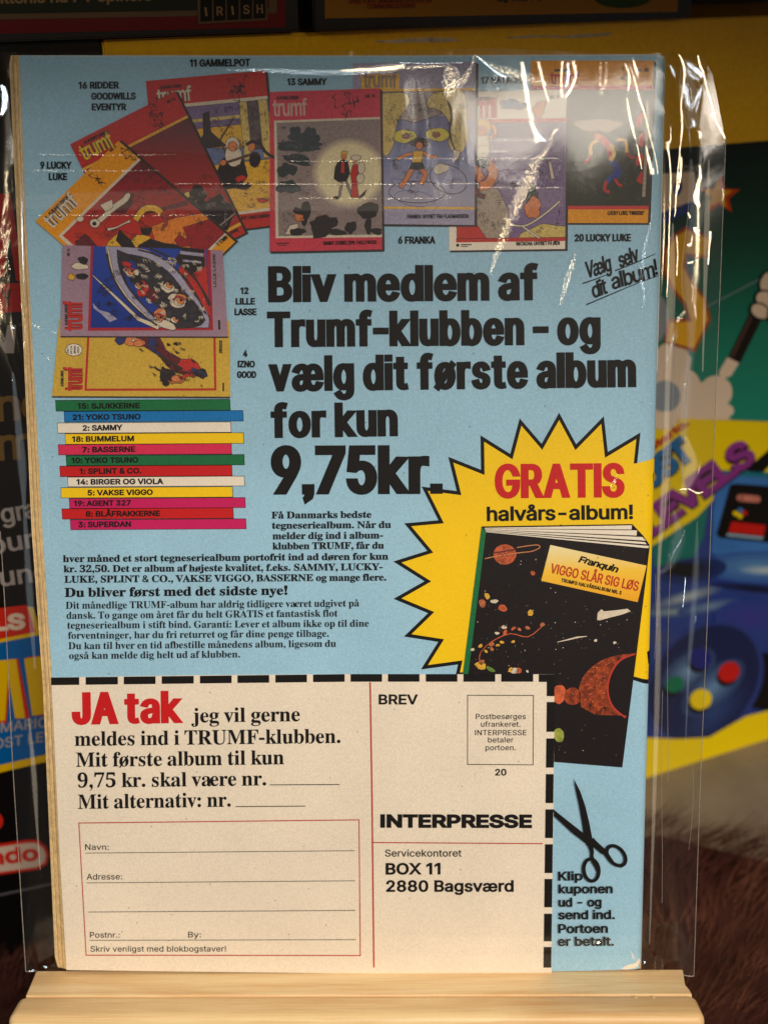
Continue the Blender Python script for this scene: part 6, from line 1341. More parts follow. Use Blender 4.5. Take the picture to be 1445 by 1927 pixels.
for s, x0, y0, x1, y1, c, d in [('Navn:', 161.5, 1598, 206, 1598, 11, 0.15), ('Adresse:', 164.5, 1654, 231, 1653.5, 11, 0.15), ('Postnr.:', 170.5, 1763, 226.5, 1763, 10.6, 0.15),
                                ('By:', 355, 1762.5, 379, 1762.5, 10.6, 0.15), ('Skriv venligst med blokbogstaver!', 171.5, 1789.5, 426, 1789, 10.6, 0.15),
                                ('BREV', 712.5, 1324.6, 786, 1324.6, 19, 1.0), ('20', 931, 1458.2, 952.4, 1458.2, 12.6, 0.7),
                                ('Servicekontoret', 724.5, 1610.6, 868, 1610.6, 13.2, 0.3), ('BOX 11', 725.5, 1644.6, 828.7, 1644.2, 22, 1.3),
                                ('2880 Bagsværd', 726.5, 1677, 966, 1676.8, 22, 1.2), ('INTERPRESSE', 715.5, 1556.4, 1000.5, 1557, 25.6, 2.5)]:
    text(s, (x0, y0), (x1, y1), c, BLACK, cp, dx=d, dy=d * 0.75, track=6, layer=LC + 3)
for s, x0, x1, y in [('Postbesørges', 895, 988.7, 1352), ('ufrankeret.', 904.5, 978.7, 1366.4), ('INTERPRESSE', 893.4, 990, 1382.4), ('betaler', 917.8, 965.5, 1396), ('portoen.', 913, 970, 1410.6)]:
    text(s, (x0, y), (x1, y), 10, BLACK, cp, dx=0.12, dy=0.08, track=14, layer=LC + 3)
flat('stamp_frame', [frame_rect([(878.7, 1306.6), (1003.7, 1307), (1003, 1438.8), (878.7, 1438)], 1.4)], BLACK, LC + 2, cp)

# ---- scissors and cutting instruction
sc = flat('scissors_print', [[[(1078.4, 1463.5), (1091, 1488), (1100, 1514), (1108, 1547), (1113.5, 1576), (1103, 1590), (1098, 1569), (1095, 1547), (1089, 1514)]]], BLACK, 23, comic)
flat('scissor_blade', [[[(1040, 1521), (1045, 1525), (1070, 1545), (1098, 1567), (1116, 1580), (1124, 1590), (1140, 1598), (1132, 1606), (1117, 1593), (1105, 1588), (1075, 1565), (1042, 1534)]]], BLACK, 23.4, sc)
flat('scissor_arm', [[stroke(curve_pts([(1112, 1578), (1124, 1590), (1137, 1602), (1146, 1614), (1154, 1624)], 3), [10, 9, 9, 9, 9, 9, 9, 8, 8, 7, 7, 6, 6])],
                     ], BLACK, 23.7, sc)
flat('scissor_arm', [[stroke(curve_pts([(1108, 1585), (1113, 1600), (1113, 1612), (1119, 1625), (1126, 1640)], 3), [10, 9, 8, 7, 7, 6, 7, 8, 8, 7, 6, 6, 6])]], BLACK, 24, sc)
for cx, cy, rx, ry, ro in ((1158.5, 1608.5, 25, 17.5, 0.85), (1111.6, 1635.5, 17.5, 24, -0.12)):
    flat('finger_ring', [[ell(cx, cy, rx, ry, ro, 30), ell(cx, cy, rx - 7, ry - 6.4, ro, 30)[::-1]]], BLACK, 24.3, sc)
for s, x0, x1, y in [('Klip', 1050, 1095.5, 1655.8), ('kuponen', 1050.5, 1152, 1680), ('ud - og', 1050.5, 1131, 1705), ('send ind.', 1050, 1156, 1728.6), ('Portoen', 1050, 1143, 1754.6), ('er betalt.', 1049, 1154, 1778.6)]:
    text(s, (x0, y), (x1, y - 0.6), 17.5, BLACK, comic, dx=0.85, dy=0.65, track=4, layer=23)

# ------------------------------------------------------------------ wood
def wood(name, c_light, c_dark, scale=1.0):
    m = bpy.data.materials.new(name)
    t, n, l, p = nt(m)
    tc = n.new('ShaderNodeTexCoord')
    mp = n.new('ShaderNodeMapping')
    mp.inputs['Scale'].default_value = (9 * scale, 120 * scale, 120 * scale)
    l.new(tc.outputs['Object'], mp.inputs['Vector'])
    a = n.new('ShaderNodeTexNoise')
    a.inputs['Scale'].default_value = 1.0
    a.inputs['Detail'].default_value = 6
    a.inputs['Roughness'].default_value = 0.6
    a.inputs['Distortion'].default_value = 0.9
    l.new(mp.outputs[0], a.inputs['Vector'])
    mp2 = n.new('ShaderNodeMapping')
    mp2.inputs['Scale'].default_value = (60, 2200, 2200)
    l.new(tc.outputs['Object'], mp2.inputs['Vector'])
    b = n.new('ShaderNodeTexNoise')
    b.inputs['Scale'].default_value = 1.0
    b.inputs['Detail'].default_value = 3
    l.new(mp2.outputs[0], b.inputs['Vector'])
    mp3 = n.new('ShaderNodeMapping')
    mp3.inputs['Scale'].default_value = (1400, 90, 90)
    l.new(tc.outputs['Object'], mp3.inputs['Vector'])
    c = n.new('ShaderNodeTexNoise')
    c.inputs['Scale'].default_value = 1.0
    l.new(mp3.outputs[0], c.inputs['Vector'])
    cr = n.new('ShaderNodeValToRGB')
    e = cr.color_ramp.elements
    e[0].position, e[0].color = 0.34, (*[lin(x) for x in c_dark], 1)
    e[1].position, e[1].color = 0.60, (*[lin(x) for x in c_light], 1)
    mx = n.new('ShaderNodeMath')
    mx.operation = 'MULTIPLY_ADD'
    mx.inputs[1].default_value = 0.30
    l.new(b.outputs['Fac'], mx.inputs[0])
    m2 = n.new('ShaderNodeMath')
    m2.operation = 'MULTIPLY'
    m2.inputs[1].default_value = 0.72
    l.new(a.outputs['Fac'], m2.inputs[0])
    l.new(m2.outputs[0], mx.inputs[2])
    l.new(mx.outputs[0], cr.inputs[0])
    l.new(cr.outputs[0], p.inputs['Base Color'])
    p.inputs['Roughness'].default_value = 0.42
    p.inputs['Specular IOR Level'].default_value = 0.45
    bp = n.new('ShaderNodeBump')
    bp.inputs['Strength'].default_value = 0.35
    bp.inputs['Distance'].default_value = 0.0002
    l.new(c.outputs['Fac'], bp.inputs['Height'])
    l.new(bp.outputs[0], p.inputs['Normal'])
    return m


PINE = wood('pine', (250, 222, 172), (224, 178, 118))
PINE_LIP = wood('pine_lip', (246, 214, 160), (216, 166, 106), 0.7)


def solve(f, lo, hi, target):
    for _ in range(50):
        m = (lo + hi) / 2
        if (f(m) - target) * (f(lo) - target) <= 0:
            hi = m
        else:
            lo = m
    return (lo + hi) / 2


VB = PG(660, 1828.5)[1] - 0.0003
W1 = solve(lambda w: project(page_pt(0, VB, w))[1], 0, 0.05, 1870)


def u_at(px, v, w):                 # u whose projection has that photo column
    return solve(lambda u: project(page_pt(u, v, w))[0], -0.3, 0.3, px)


def bevelled(name, pts_front, w0, w1, mat, parent, bevel=0.001, seg=3):
    """board: outline in (u, v), extruded from w0 to w1"""
    bm = bmesh.new()
    a = [bm.verts.new(page_pt(u, v, w0) - BASE[parent]) for u, v in pts_front]
    b = [bm.verts.new(page_pt(u, v, w1) - BASE[parent]) for u, v in pts_front]
    n = len(a)
    bm.faces.new(a[::-1])
    bm.faces.new(b)
    for i in range(n):
        bm.faces.new([a[i], a[(i + 1) % n], b[(i + 1) % n], b[i]])
    bmesh.ops.recalc_face_normals(bm, faces=bm.faces)
    bmesh.ops.bevel(bm, geom=bm.edges[:], offset=bevel, segments=seg, profile=0.5, affect='EDGES')
    me = bpy.data.meshes.new(name)
    bm.to_mesh(me)
    bm.free()
    me.polygons.foreach_set('use_smooth', [True] * len(me.polygons))
    me.materials.append(mat)
    o = bpy.data.objects.new(name, me)
    COL.objects.link(o)
    o.parent = parent
    return o


easel = thing('display_easel', 'pale pine easel whose ledge and rounded front lip carry the sleeved comic', 'easel', page_pt(0, VB - 0.05, 0))
uL0, uR0 = u_at(68, VB, -0.001), u_at(1285, VB, -0.001)
uL1, uR1 = u_at(50, VB, W1), u_at(1301, VB, W1)
# ledge: top board with slanting ends
bm = bmesh.new()
TH = 0.016
pts = [(uL0, -0.0012), (uL1, W1 + 0.001), (uR1, W1 + 0.001), (uR1 - 0.0002, W1 - 0.002), (uR1 - 0.0008, W1 - 0.0045), (uR0, -0.0012)]
tv = [bm.verts.new(page_pt(u, VB, w) - BASE[easel]) for u, w in pts]
bv = [bm.verts.new(page_pt(u, VB - TH, w) - BASE[easel]) for u, w in pts]
bm.faces.new(tv)
bm.faces.new(bv[::-1])
for i in range(len(pts)):
    bm.faces.new([tv[i], bv[i], bv[(i + 1) % len(pts)], tv[(i + 1) % len(pts)]])
bmesh.ops.recalc_face_normals(bm, faces=bm.faces)
bmesh.ops.bevel(bm, geom=bm.edges[:], offset=0.0004, segments=2, profile=0.5, affect='EDGES')
me = bpy.data.meshes.new('ledge')
bm.to_mesh(me)
bm.free()
me.materials.append(PINE)
o = bpy.data.objects.new('ledge', me)
COL.objects.link(o)
o.parent = easel
uL2, uR2 = u_at(33, VB, W1 + 0.003), u_at(1312, VB, W1 + 0.003)
bevelled('front_lip', [(uL2, VB - 0.045), (uR2, VB - 0.045), (uR2, VB + 0.0004), (uL2, VB + 0.0004)], W1 + 0.0012, W1 + 0.0135, PINE_LIP, easel, 0.0026, 5)
bevelled('ledge_support', [(uL0 + 0.03, VB - 0.030), (uR0 - 0.03, VB - 0.030), (uR0 - 0.03, VB - 0.0015), (uL0 + 0.03, VB - 0.0015)], -0.022, -0.0014, PINE, easel, 0.0005, 2)
bevelled('back_rest', [(-0.05, VB - 0.01), (0.05, VB - 0.01), (0.04, VB + 0.24), (-0.04, VB + 0.24)], -0.022, -0.0085, PINE, easel, 0.001, 2)
gr = random.Random(21)
fl_ = []
for i in range(46):
    w = W1 + 0.0138
    u = gr.uniform(uL2 + 0.004, uR2 - 0.02)
    v = VB - gr.uniform(0.004, 0.030)
    ln = gr.uniform(0.002, 0.012)
    th = gr.uniform(0.00006, 0.00014)
    fl_.append((u, v, ln, th))
gv, gf = [], []
for u, v, ln, th in fl_:
    b_ = len(gv)
    gv += [page_pt(u, v, W1 + 0.01353), page_pt(u + ln * 0.5, v - th, W1 + 0.01353), page_pt(u + ln, v + 0.0001, W1 + 0.01353), page_pt(u + ln * 0.5, v + th, W1 + 0.01353)]
    gf.append([b_, b_ + 1, b_ + 2, b_ + 3])
mesh('grain_flecks', gv, gf, ink('wood_fleck', (176, 120, 66), grain=0.3), easel)['kind'] = 'stuff'
# two dents in the lip edge
dent = ink('lip_dent', (250, 226, 180), rough=0.35, grain=0.1)
for px, py in ((1197, 1883), (1231, 1882)):
    w = W1 + 0.0035
    u = u_at(px, VB - 0.0008, w)
    vv = [page_pt(u - 0.0006, VB + 0.0003, w - 0.0008), page_pt(u + 0.0007, VB + 0.0003, w - 0.0007), page_pt(u + 0.0002, VB + 0.0001, w + 0.0008), page_pt(u - 0.0004, VB + 0.0000, w + 0.0007), page_pt(u, VB + 0.0009, w)]
    mesh('dent', vv, [[0, 1, 4], [1, 2, 4], [2, 3, 4], [3, 0, 4]], PINE_LIP, easel, smooth=True)

# ------------------------------------------------------------------ boxes behind
YAW = R(23.3)
E1 = Vector((math.cos(YAW), math.sin(YAW), 0))
E2 = Vector((0, 0, 1))
tl = PG(20, 95, -0.007)
P0 = page_pt(tl[0], tl[1], -0.007) + Vector((0, 0.014, 0))
BF = PlaneFrame(P0, E1, E2)


def carton(name, parent, frame, a0, a1, b0, b1, depth, mat):
    vs = []
    for d in (0, -depth):
        for a, b in ((a0, b0), (a1, b0), (a1, b1), (a0, b1)):
            vs.append(frame.p0 + frame.ex * a + frame.ey * b + frame.n * d)
    fs = [[0, 1, 2, 3], [5, 4, 7, 6], [1, 5, 6, 2], [4, 0, 3, 7], [3, 2, 6, 7], [4, 5, 1, 0]]
    o = mesh(name, vs, fs, mat, parent)
    bmx = bmesh.new()
    bmx.from_mesh(o.data)
    bmesh.ops.bevel(bmx, geom=bmx.edges[:], offset=0.0006, segments=2, affect='EDGES')
    bmx.to_mesh(o.data)
    bmx.free()
    return o


bTop = BF.to2(722, 55)[1]
bBot = BF.to2(1330, 1421)[1]
FLOOR_Z = (P0 + E2 * bBot).z
aSplit = BF.to2(188, 76)[0]
aL = BF.to2(-260, 700)[0]
aR = BF.to2(1760, 700)[0]
BOXY = ink('carton_yellow', (252, 196, 0), rough=0.32, grain=0.10, spec=0.5, bump=0.1, scale=500)
BOXK = ink('carton_black', (14, 12, 13), rough=0.28, grain=0.2, spec=0.5, bump=0.1, scale=500)
yb = thing('console_box', 'big yellow carton with teal night art and blue console picture, right of the comic', 'box',
           P0 + E1 * ((aSplit + aR) / 2) + E2 * bBot)
carton('carton_shell', yb, BF, aSplit + 0.0006, aR, bBot, bTop, 0.09, BOXY)
kb = thing('game_box', 'black carton with red, grey and yellow lettering, left of the comic', 'box',
           P0 + E1 * ((aSplit + aL) / 2) + E2 * bBot)
carton('carton_shell', kb, BF, aL, aSplit, bBot, bTop, 0.09, BOXK)


def bx(name, groups, mat, layer, parent=yb):
    return flat(name, groups, mat, layer, parent, BF)


TEAL = gradient_ink('art_teal_night', [(0.0, (28, 156, 138)), (0.45, (24, 136, 114)), (0.75, (18, 80, 66)), (1.0, (10, 24, 24))], rough=0.35)
CLOUD = ink('art_cloud', (244, 222, 198), rough=0.35, grain=0.06, bump=0)
CLOUDB = ink('art_cloud_shade', (150, 164, 178), rough=0.35, grain=0.1, bump=0)
GOLD = ink('art_gold', (255, 192, 0), rough=0.35, grain=0.06, bump=0)
RUST = ink('art_rust', (176, 78, 12), rough=0.35, grain=0.06, bump=0)
BX_BLUE = ink('art_console_blue', (62, 122, 200), rough=0.35, grain=0.12, bump=0, scale=60)
BX_BLUE2 = ink('art_console_deep', (42, 66, 146), rough=0.35, grain=0.12, bump=0, scale=60)
BX_LIGHT = ink('art_console_light', (150, 180, 204), rough=0.35, grain=0.1, bump=0)
BX_NAVY = ink('art_pad_navy', (24, 36, 84), rough=0.35, grain=0.15, bump=0)
BX_PAD = ink('art_pad_blue', (66, 110, 160), rough=0.35, grain=0.15, bump=0)
PURPLE = ink('art_purple', (146, 56, 148), rough=0.35, grain=0.05, bump=0)
BX_RED = ink('art_signal_red', (206, 26, 22), rough=0.35, grain=0.05, bump=0)
BX_YEL = ink('art_bright_yellow', (255, 224, 0), rough=0.32, grain=0.05, bump=0)
BX_GREEN = ink('art_button_green', (8, 118, 84), rough=0.35, grain=0.05, bump=0)

bx('night_panel', [[[(1190, 288), (1290, 276), (1760, 238), (1760, 830), (1445, 793), (1277, 786), (1190, 784)]]], TEAL, 1)
bx('art_shape', [[[(1190, 330), (1306, 322), (1310, 368), (1296, 385), (1240, 404), (1190, 404)]]], CLOUD, 2)
bx('art_shape', [[[(1190, 402), (1240, 400), (1306, 376), (1290, 400), (1250, 420), (1190, 424)]]], NAVY, 3)
bx('art_shape', [[ell(1274, 352, 8, 15, 0.2, 16)]], NAVY, 3)
text('CHE', (1280, 324), (1320, 320), 13, ink('art_grey_letter', (150, 146, 140), grain=0.1), yb, dx=1, dy=0.8, slant=0.2, layer=4, frame=BF, name='lettering')


def star(cx, cy, R1, R2, rot):
    return [(cx + (R1 if i % 2 == 0 else R2) * math.sin(rot + i * math.pi / 5), cy - (R1 if i % 2 == 0 else R2) * math.cos(rot + i * math.pi / 5)) for i in range(10)]


s_ = bx('printed_star', [[star(1354, 367, 39, 17, 0.02)]], ink('art_star_red', (230, 76, 20), rough=0.35, grain=0.05, bump=0), 2)
bx('star_face', [[star(1349, 366, 29, 13, 0.0)]], GOLD, 3, s_)
zig = [(1246, 470), (1266, 440), (1290, 424), (1338, 446), (1330, 486), (1293, 482), (1290, 500), (1308, 536), (1327, 558), (1337, 600), (1307, 662), (1248, 645), (1254, 600), (1292, 598), (1284, 572), (1262, 545), (1246, 510)]
z_ = bx('letter_shape', [[zig]], RUST, 2)
bx('letter_face', [[dilate([zig], -6)[0]]], GOLD, 3, z_)
cl = [(1225, 640), (1262, 640), (1288, 655), (1298, 675), (1290, 700)]
c_ = bx('printed_cloud', [[[(1210, 655), (1300, 672), (1296, 700), (1320, 720), (1330, 760), (1376, 789), (1210, 787)]]], CLOUD, 1.6)
for cx, cy, r in ((1262, 680, 36), (1285, 725, 32), (1346, 737, 31), (1356, 772, 24), (1322, 770, 40)):
    bx('cloud_puff', [[ell(cx, min(cy, 786), r, min(r, 787 - cy) if cy + r > 787 else r, 0, 26)]], CLOUD, 1.7 + cx * 0.0001, c_)
bx('cloud_shade', [[ell(1250, 745, 30, 30, 0, 20)]], CLOUDB, 2.0, c_)
bx('cloud_shade', [[ell(1236, 600, 20, 44, 0.1, 20)]], CLOUDB, 1.8, c_)
bx('art_shape', [[[(1190, 776), (1276, 772), (1272, 797), (1262, 806), (1190, 810)]]], CLOUD, 3)
w_ = bx('printed_wand', [[[(1424, 558), (1446, 572), (1391, 684), (1369, 672)]]], ink('wand_black', (22, 14, 12), rough=0.35, grain=0.05, bump=0), 2)
bx('wand_sheen', [[[(1420, 572), (1425, 575), (1378, 673), (1372, 670)]]], ink('wand_brown', (84, 58, 50), rough=0.35, grain=0.05, bump=0), 3, w_)
bx('wand_tip', [[[(1367, 671), (1389, 682), (1374, 706), (1362, 711), (1351, 705), (1352, 697)]]], CLOUD, 3, w_)
for k, (x, y, rx, ry, ro) in enumerate([(1449, 532, 24, 27, 0.4), (1438, 562, 22, 18, 0.4), (1427, 584, 21, 16, 0.5), (1455, 590, 16, 18, 0)]):
    g_ = bx('glove_finger', [[ell(x, y, rx, ry, ro, 22)]], BLACK, 4 + k * 0.8, w_)
    bx('glove_finger', [[ell(x, y, rx - 3.4, ry - 3.4, ro, 22)]], CLOUD, 4.4 + k * 0.8, w_)
bx('wand_thread', [[stroke([(1325, 577), (1427, 525)], 1.8)]], CLOUDB, 3, w_)

bx('yellow_panel', [[[(1190, 806), (1262, 806), (1281, 786), (1445, 793.5), (1760, 815), (1760, 900), (1445, 900), (1408, 884), (1352, 884), (1340, 940), (1310, 972), (1270, 998), (1230, 1024), (1190, 1040)]]], BX_YEL, 3)
bx('dark_stripe', [[[(1400, 884), (1462, 830), (1480, 842), (1430, 892)]]], BLACK, 3.6)
LOGO_BLUE = ink('art_logo_blue', (34, 112, 176), rough=0.35, grain=0.05, bump=0)
for wd_, p0, p1, cp_, m, dxx in (('LOST', (1196, 942), (1308, 856), 50, LOGO_BLUE, 4.2), ('LEVELS', (1222, 1012), (1424, 862), 52, PURPLE, 4.4)):
    text(wd_, (p0[0] + 2, p0[1] + 3), (p1[0] + 2, p1[1] + 3), cp_, BLACK, yb, dx=dxx + 1.6, dy=dxx + 1.2, track=-46, layer=4 if wd_ == 'LOST' else 5.4, frame=BF, name='lettering_shadow')
    text(wd_, p0, p1, cp_, m, yb, dx=dxx, dy=dxx * 0.85, track=-46, layer=4.7 if wd_ == 'LOST' else 6.1, frame=BF, name='lettering')
text('Super Mario.', (1146, 908), (1297, 797), 15, ink('art_scarlet', (196, 50, 20), rough=0.35, grain=0.05, bump=0), yb, dx=1.6, dy=1.4, layer=4, frame=BF, name='lettering')

bx('console_art', [[[(1190, 1040), (1230, 1022), (1300, 975), (1340, 935), (1356, 884), (1445, 890), (1760, 900), (1760, 1420), (1190, 1420)]]], BX_BLUE2, 2)
bx('teal_patch', [[[(1225, 1026), (1300, 978), (1332, 950), (1322, 1010), (1300, 1060), (1230, 1066)]]], ink('art_teal_flat', (18, 120, 110), rough=0.35, grain=0.1, bump=0), 2.5)
bx('console_face', [[[(1352, 884), (1445, 888), (1760, 900), (1760, 1080), (1445, 1062), (1336, 1040), (1340, 960)]]], BX_BLUE, 3.2)
bx('console_highlight', [[[(1354, 884), (1760, 900), (1760, 914), (1445, 898), (1350, 892)]]], ink('art_console_teal', (24, 120, 140), rough=0.35, grain=0.05, bump=0), 3.6)
ct = bx('cartridge_art', [[[(1372, 911), (1382, 909), (1480, 916), (1464, 1022), (1352, 1011), (1346, 1004)]]], BLACK, 4)
bx('pill_mark', [[stroke([(1390, 935), (1422, 938)], 13) + []], [ell(1390, 935, 6.4, None, 0, 14)], [ell(1422, 938, 6.4, None, 0, 14)]], ink('pill_pink', (214, 132, 116), rough=0.35, grain=0.05, bump=0), 5, ct)
for x, y, m in ((1390, 958, BX_BLUE), (1398, 963, BX_RED), (1381, 964, BX_YEL), (1389, 969, BX_YEL)):
    bx('logo_dot', [[ell(x, y, 5.5, 4.5, 0.4, 14)]], m, 5.2 + x * 0.001, ct)
bx('red_block', [[[(1374, 980), (1438, 987), (1434, 1007), (1368, 1000)]]], BX_RED, 5, ct)
bx('grey_strip', [[[(1366, 1002), (1434, 1009), (1432, 1014), (1364, 1007)]]], BX_LIGHT, 5, ct)
for k, (x, y, rx, ry, ro, c0, c1) in enumerate([
        (1425, 1066, 110, 30, 0.02, (50, 92, 170), (96, 150, 200)), (1440, 1072, 50, 9, 0.02, (110, 150, 196), (200, 214, 216)), (1300, 1072, 66, 24, -0.12, (34, 56, 120), (20, 24, 50)),
        (1290, 1122, 70, 13, -0.28, (60, 84, 140), (190, 200, 196)), (1262, 1150, 60, 10, -0.05, (56, 86, 140), (150, 170, 176)), (1330, 1140, 60, 12, -0.2, (48, 72, 140), (120, 150, 180)),
        (1420, 1106, 90, 7, 0.1, (34, 48, 112), (10, 14, 34)), (1410, 1160, 70, 34, 0, (44, 66, 146), (60, 58, 150)), (1240, 1200, 40, 26, 0, (44, 66, 146), (62, 74, 120))]):
    soft_ell('console_shape', x, y, rx, ry, ro, c0, c1, 3.8 + k * 0.34, yb, BF)
bx('slot_art', [[[(1255, 1056), (1318, 1059), (1304, 1084), (1244, 1076)]]], BLACK, 7.0)
bx('dark_gap', [[[(1415, 1226), (1760, 1250), (1760, 1345), (1445, 1336), (1400, 1330)]]], BLACK, 3.9)
pd = bx('gamepad_art', [[ell(1322, 1284, 128, 98, -0.85, 44)]], BX_NAVY, 7.1)
bx('gamepad_rim', [[ell(1322, 1284, 128, 98, -0.85, 44), ell(1321, 1282, 120, 91, -0.85, 44)[::-1]]], ink('art_rim_blue', (44, 62, 136), rough=0.35, grain=0.1, bump=0), 7.3, pd)
soft_ell('gamepad_sheen', 1340, 1340, 90, 40, -0.75, (24, 36, 84), (44, 72, 130), 7.35, pd, BF)
soft_ell('gamepad_face', 1292, 1260, 60, 32, -0.65, (40, 62, 110), (120, 156, 196), 7.5, pd, BF)
soft_ell('gamepad_face', 1338, 1292, 74, 34, -0.72, (40, 62, 110), (110, 150, 196), 7.7, pd, BF)
for x, y, rx, ry, ro, m in ((1266, 1285, 18, 15, -0.5, BX_GREEN), (1315, 1313, 21, 19, -0.5, BX_YEL), (1368, 1262, 21, 18, -0.7, BX_RED), (1314, 1236, 20, 20, 0, ink('art_button_blue', (26, 34, 128), rough=0.35, grain=0.05, bump=0))):
    bx('button_shadow', [[ell(x - 4, y + 8, rx, ry, ro, 22)]], BLACK, 8.0, pd)
    bx('button', [[ell(x, y, rx, ry, ro, 22)]], m, 8.3, pd)
bx('yellow_border', [[[(1190, 1384), (1270, 1388), (1330, 1385), (1400, 1345), (1445, 1334), (1760, 1290), (1760, 1400), (1190, 1510)]]], BX_YEL, 8.5)
bx('glare_smear', [[ell(1100, 66, 60, 3, -0.05, 18, 0.3, 5)], [ell(790, 75, 90, 4, -0.03, 18, 0.3, 6)], [ell(1000, 68, 46, 2.5, -0.03, 18, 0.3, 7)]], ink('carton_glare', (206, 190, 160), rough=0.5, grain=0.4, scale=300), 1)  # grey reflection smears painted onto the carton front

# ---- left carton's print
def kx(name, groups, mat, layer, parent=kb):
    return flat(name, groups, mat, layer, parent, BF)


KRED = ink('carton_red', (188, 22, 18), rough=0.3, grain=0.08, bump=0)
KGREY = ink('carton_grey', (168, 158, 152), rough=0.35, grain=0.08, bump=0)
KGOLD = ink('carton_dull_gold', (116, 88, 38), rough=0.35, grain=0.08, bump=0)
KBLUE = ink('carton_blue', (0, 96, 168), rough=0.3, grain=0.08, bump=0)
KSCR = ink('carton_scarlet', (208, 40, 24), rough=0.3, grain=0.08, bump=0)
KYEL = ink('carton_yellow_print', (232, 186, 0), rough=0.3, grain=0.08, bump=0)
kx('big_letter', [[[(-60, 366), (20, 363), (37, 480), (44, 530), (30, 527), (17, 430), (8, 520), (-60, 520)]]], KRED, 1)
kx('red_band', [[[(-60, 536), (50, 531), (50, 585), (-60, 592)]]], KRED, 1)
text('Y', (5, 577), (25, 575), 33, DARK, kb, dx=0.8, dy=0.5, layer=2, frame=BF, name='lettering')
kx('big_letter', [[[(-40, 612), (-12, 612), (8, 646), (14, 611), (30, 611), (26, 664), (10, 664), (-20, 622), (-24, 664), (-40, 664)]]], KGREY, 1)
text('un', (-62, 797), (40, 790), 62, KGOLD, kb, dx=3.2, dy=2, layer=1, frame=BF, name='lettering')
kx('lettering', [[ell(58, 765, 18, 24, 0, 20), ell(58, 765, 9, 15, 0, 20)[::-1]]], KGOLD, 1)
text('m', (-6, 867), (70, 862), 62, KGOLD, kb, dx=3.2, dy=2, layer=1, frame=BF, name='lettering')
text('grap', (4, 985), (100, 968), 36, KGREY, kb, dx=1.4, dy=0.9, layer=1, frame=BF, name='lettering')
text('four s', (-40, 1048), (110, 1022), 36, KGREY, kb, dx=1.4, dy=0.9, layer=1, frame=BF, name='lettering')
text('round', (-52, 1112), (96, 1090), 36, KGREY, kb, dx=1.4, dy=0.9, layer=1, frame=BF, name='lettering')
lt = kx('title_block', [[[(-60, 1152), (55, 1140), (62, 1141), (76, 1190), (120, 1182), (120, 1430), (86, 1418), (0, 1445), (-60, 1460)]]], KBLUE, 1)
kx('yellow_slab', [[[(-60, 1154), (52, 1141), (63, 1142), (76, 1194), (-60, 1220)]]], KYEL, 2, lt)
kx('red_slab', [[[(-60, 1150), (50, 1137), (66, 1188), (-60, 1213)]]], KSCR, 3, lt)
text('ALLS', (-80, 1192), (48, 1182), 31, ink('carton_cream', (226, 200, 176), grain=0.05, bump=0), lt, dx=3.2, dy=2.4, layer=4, frame=BF, name='lettering')
kx('title_letter', [[[(-20, 1246), (14, 1240), (34, 1238), (56, 1350), (30, 1352), (18, 1275), (12, 1360), (-20, 1362)]], [[(48, 1236), (110, 1228), (110, 1344), (62, 1346)]]], KSCR, 3, lt)
kx('title_letter', [[[(-20, 1243), (10, 1240), (30, 1238), (47, 1350), (28, 1350), (15, 1272), (9, 1354), (-20, 1358)]], [[(45, 1238), (110, 1228), (110, 1338), (60, 1345)]]], KYEL, 4, lt)
text('SUPER MARIO', (-100, 1389), (90, 1366), 19, KGREY, lt, dx=0.5, dy=0.4, slant=0.15, layer=4, frame=BF, name='lettering')
text('THE LOST LEVELS', (-90, 1420), (150, 1384), 19, KGREY, lt, dx=0.5, dy=0.4, slant=0.15, layer=4, frame=BF, name='lettering')
kx('yellow_rule', [[[(-60, 1452), (90, 1417), (90, 1431), (-60, 1466)]]], KYEL, 4, lt)
ov = [(-120, 1604), (50, 1580), (70, 1580), (86, 1592), (92, 1608), (88, 1626), (70, 1636), (-120, 1662)]
od = kx('oval_logo', [[ov]], KSCR, 2)
kx('oval_field', [[dilate([ov], -5.5)[0]]], ink('carton_cream2', (214, 190, 170), grain=0.05, bump=0), 3, od)
text('Nintendo', (-150, 1644), (73, 1617), 30, KSCR, od, dx=2.2, dy=1.8, layer=4, frame=BF, name='lettering')
kx('red_dot', [[ell(-8, 1545, 14, 16, 0, 18)]], KSCR, 2)
kx('bottom_rule', [[stroke([(-60, 1696), (60, 1671), (110, 1660)], 4)]], ink('carton_wear', (96, 90, 96), grain=0.3), 2)

# ------------------------------------------------------------------ cases on top of the cartons
def case_box(name, label, cat, x0, x1, fwd, height, mat):
    fr = PlaneFrame(P0 + BF.n * fwd, E1, E2)
    b0 = (P0 + E2 * (bTop + 0.0006) - fr.p0).dot(E2)
    a0, a1 = fr.to2(x0, 30)[0], fr.to2(x1, 30)[0]
    t = thing(name, label, cat, fr.p0 + E1 * (a0 + a1) / 2 + E2 * b0)
    carton('case_shell', t, fr, a0, a1, b0, b0 + height, 0.018, mat)
    return t, fr


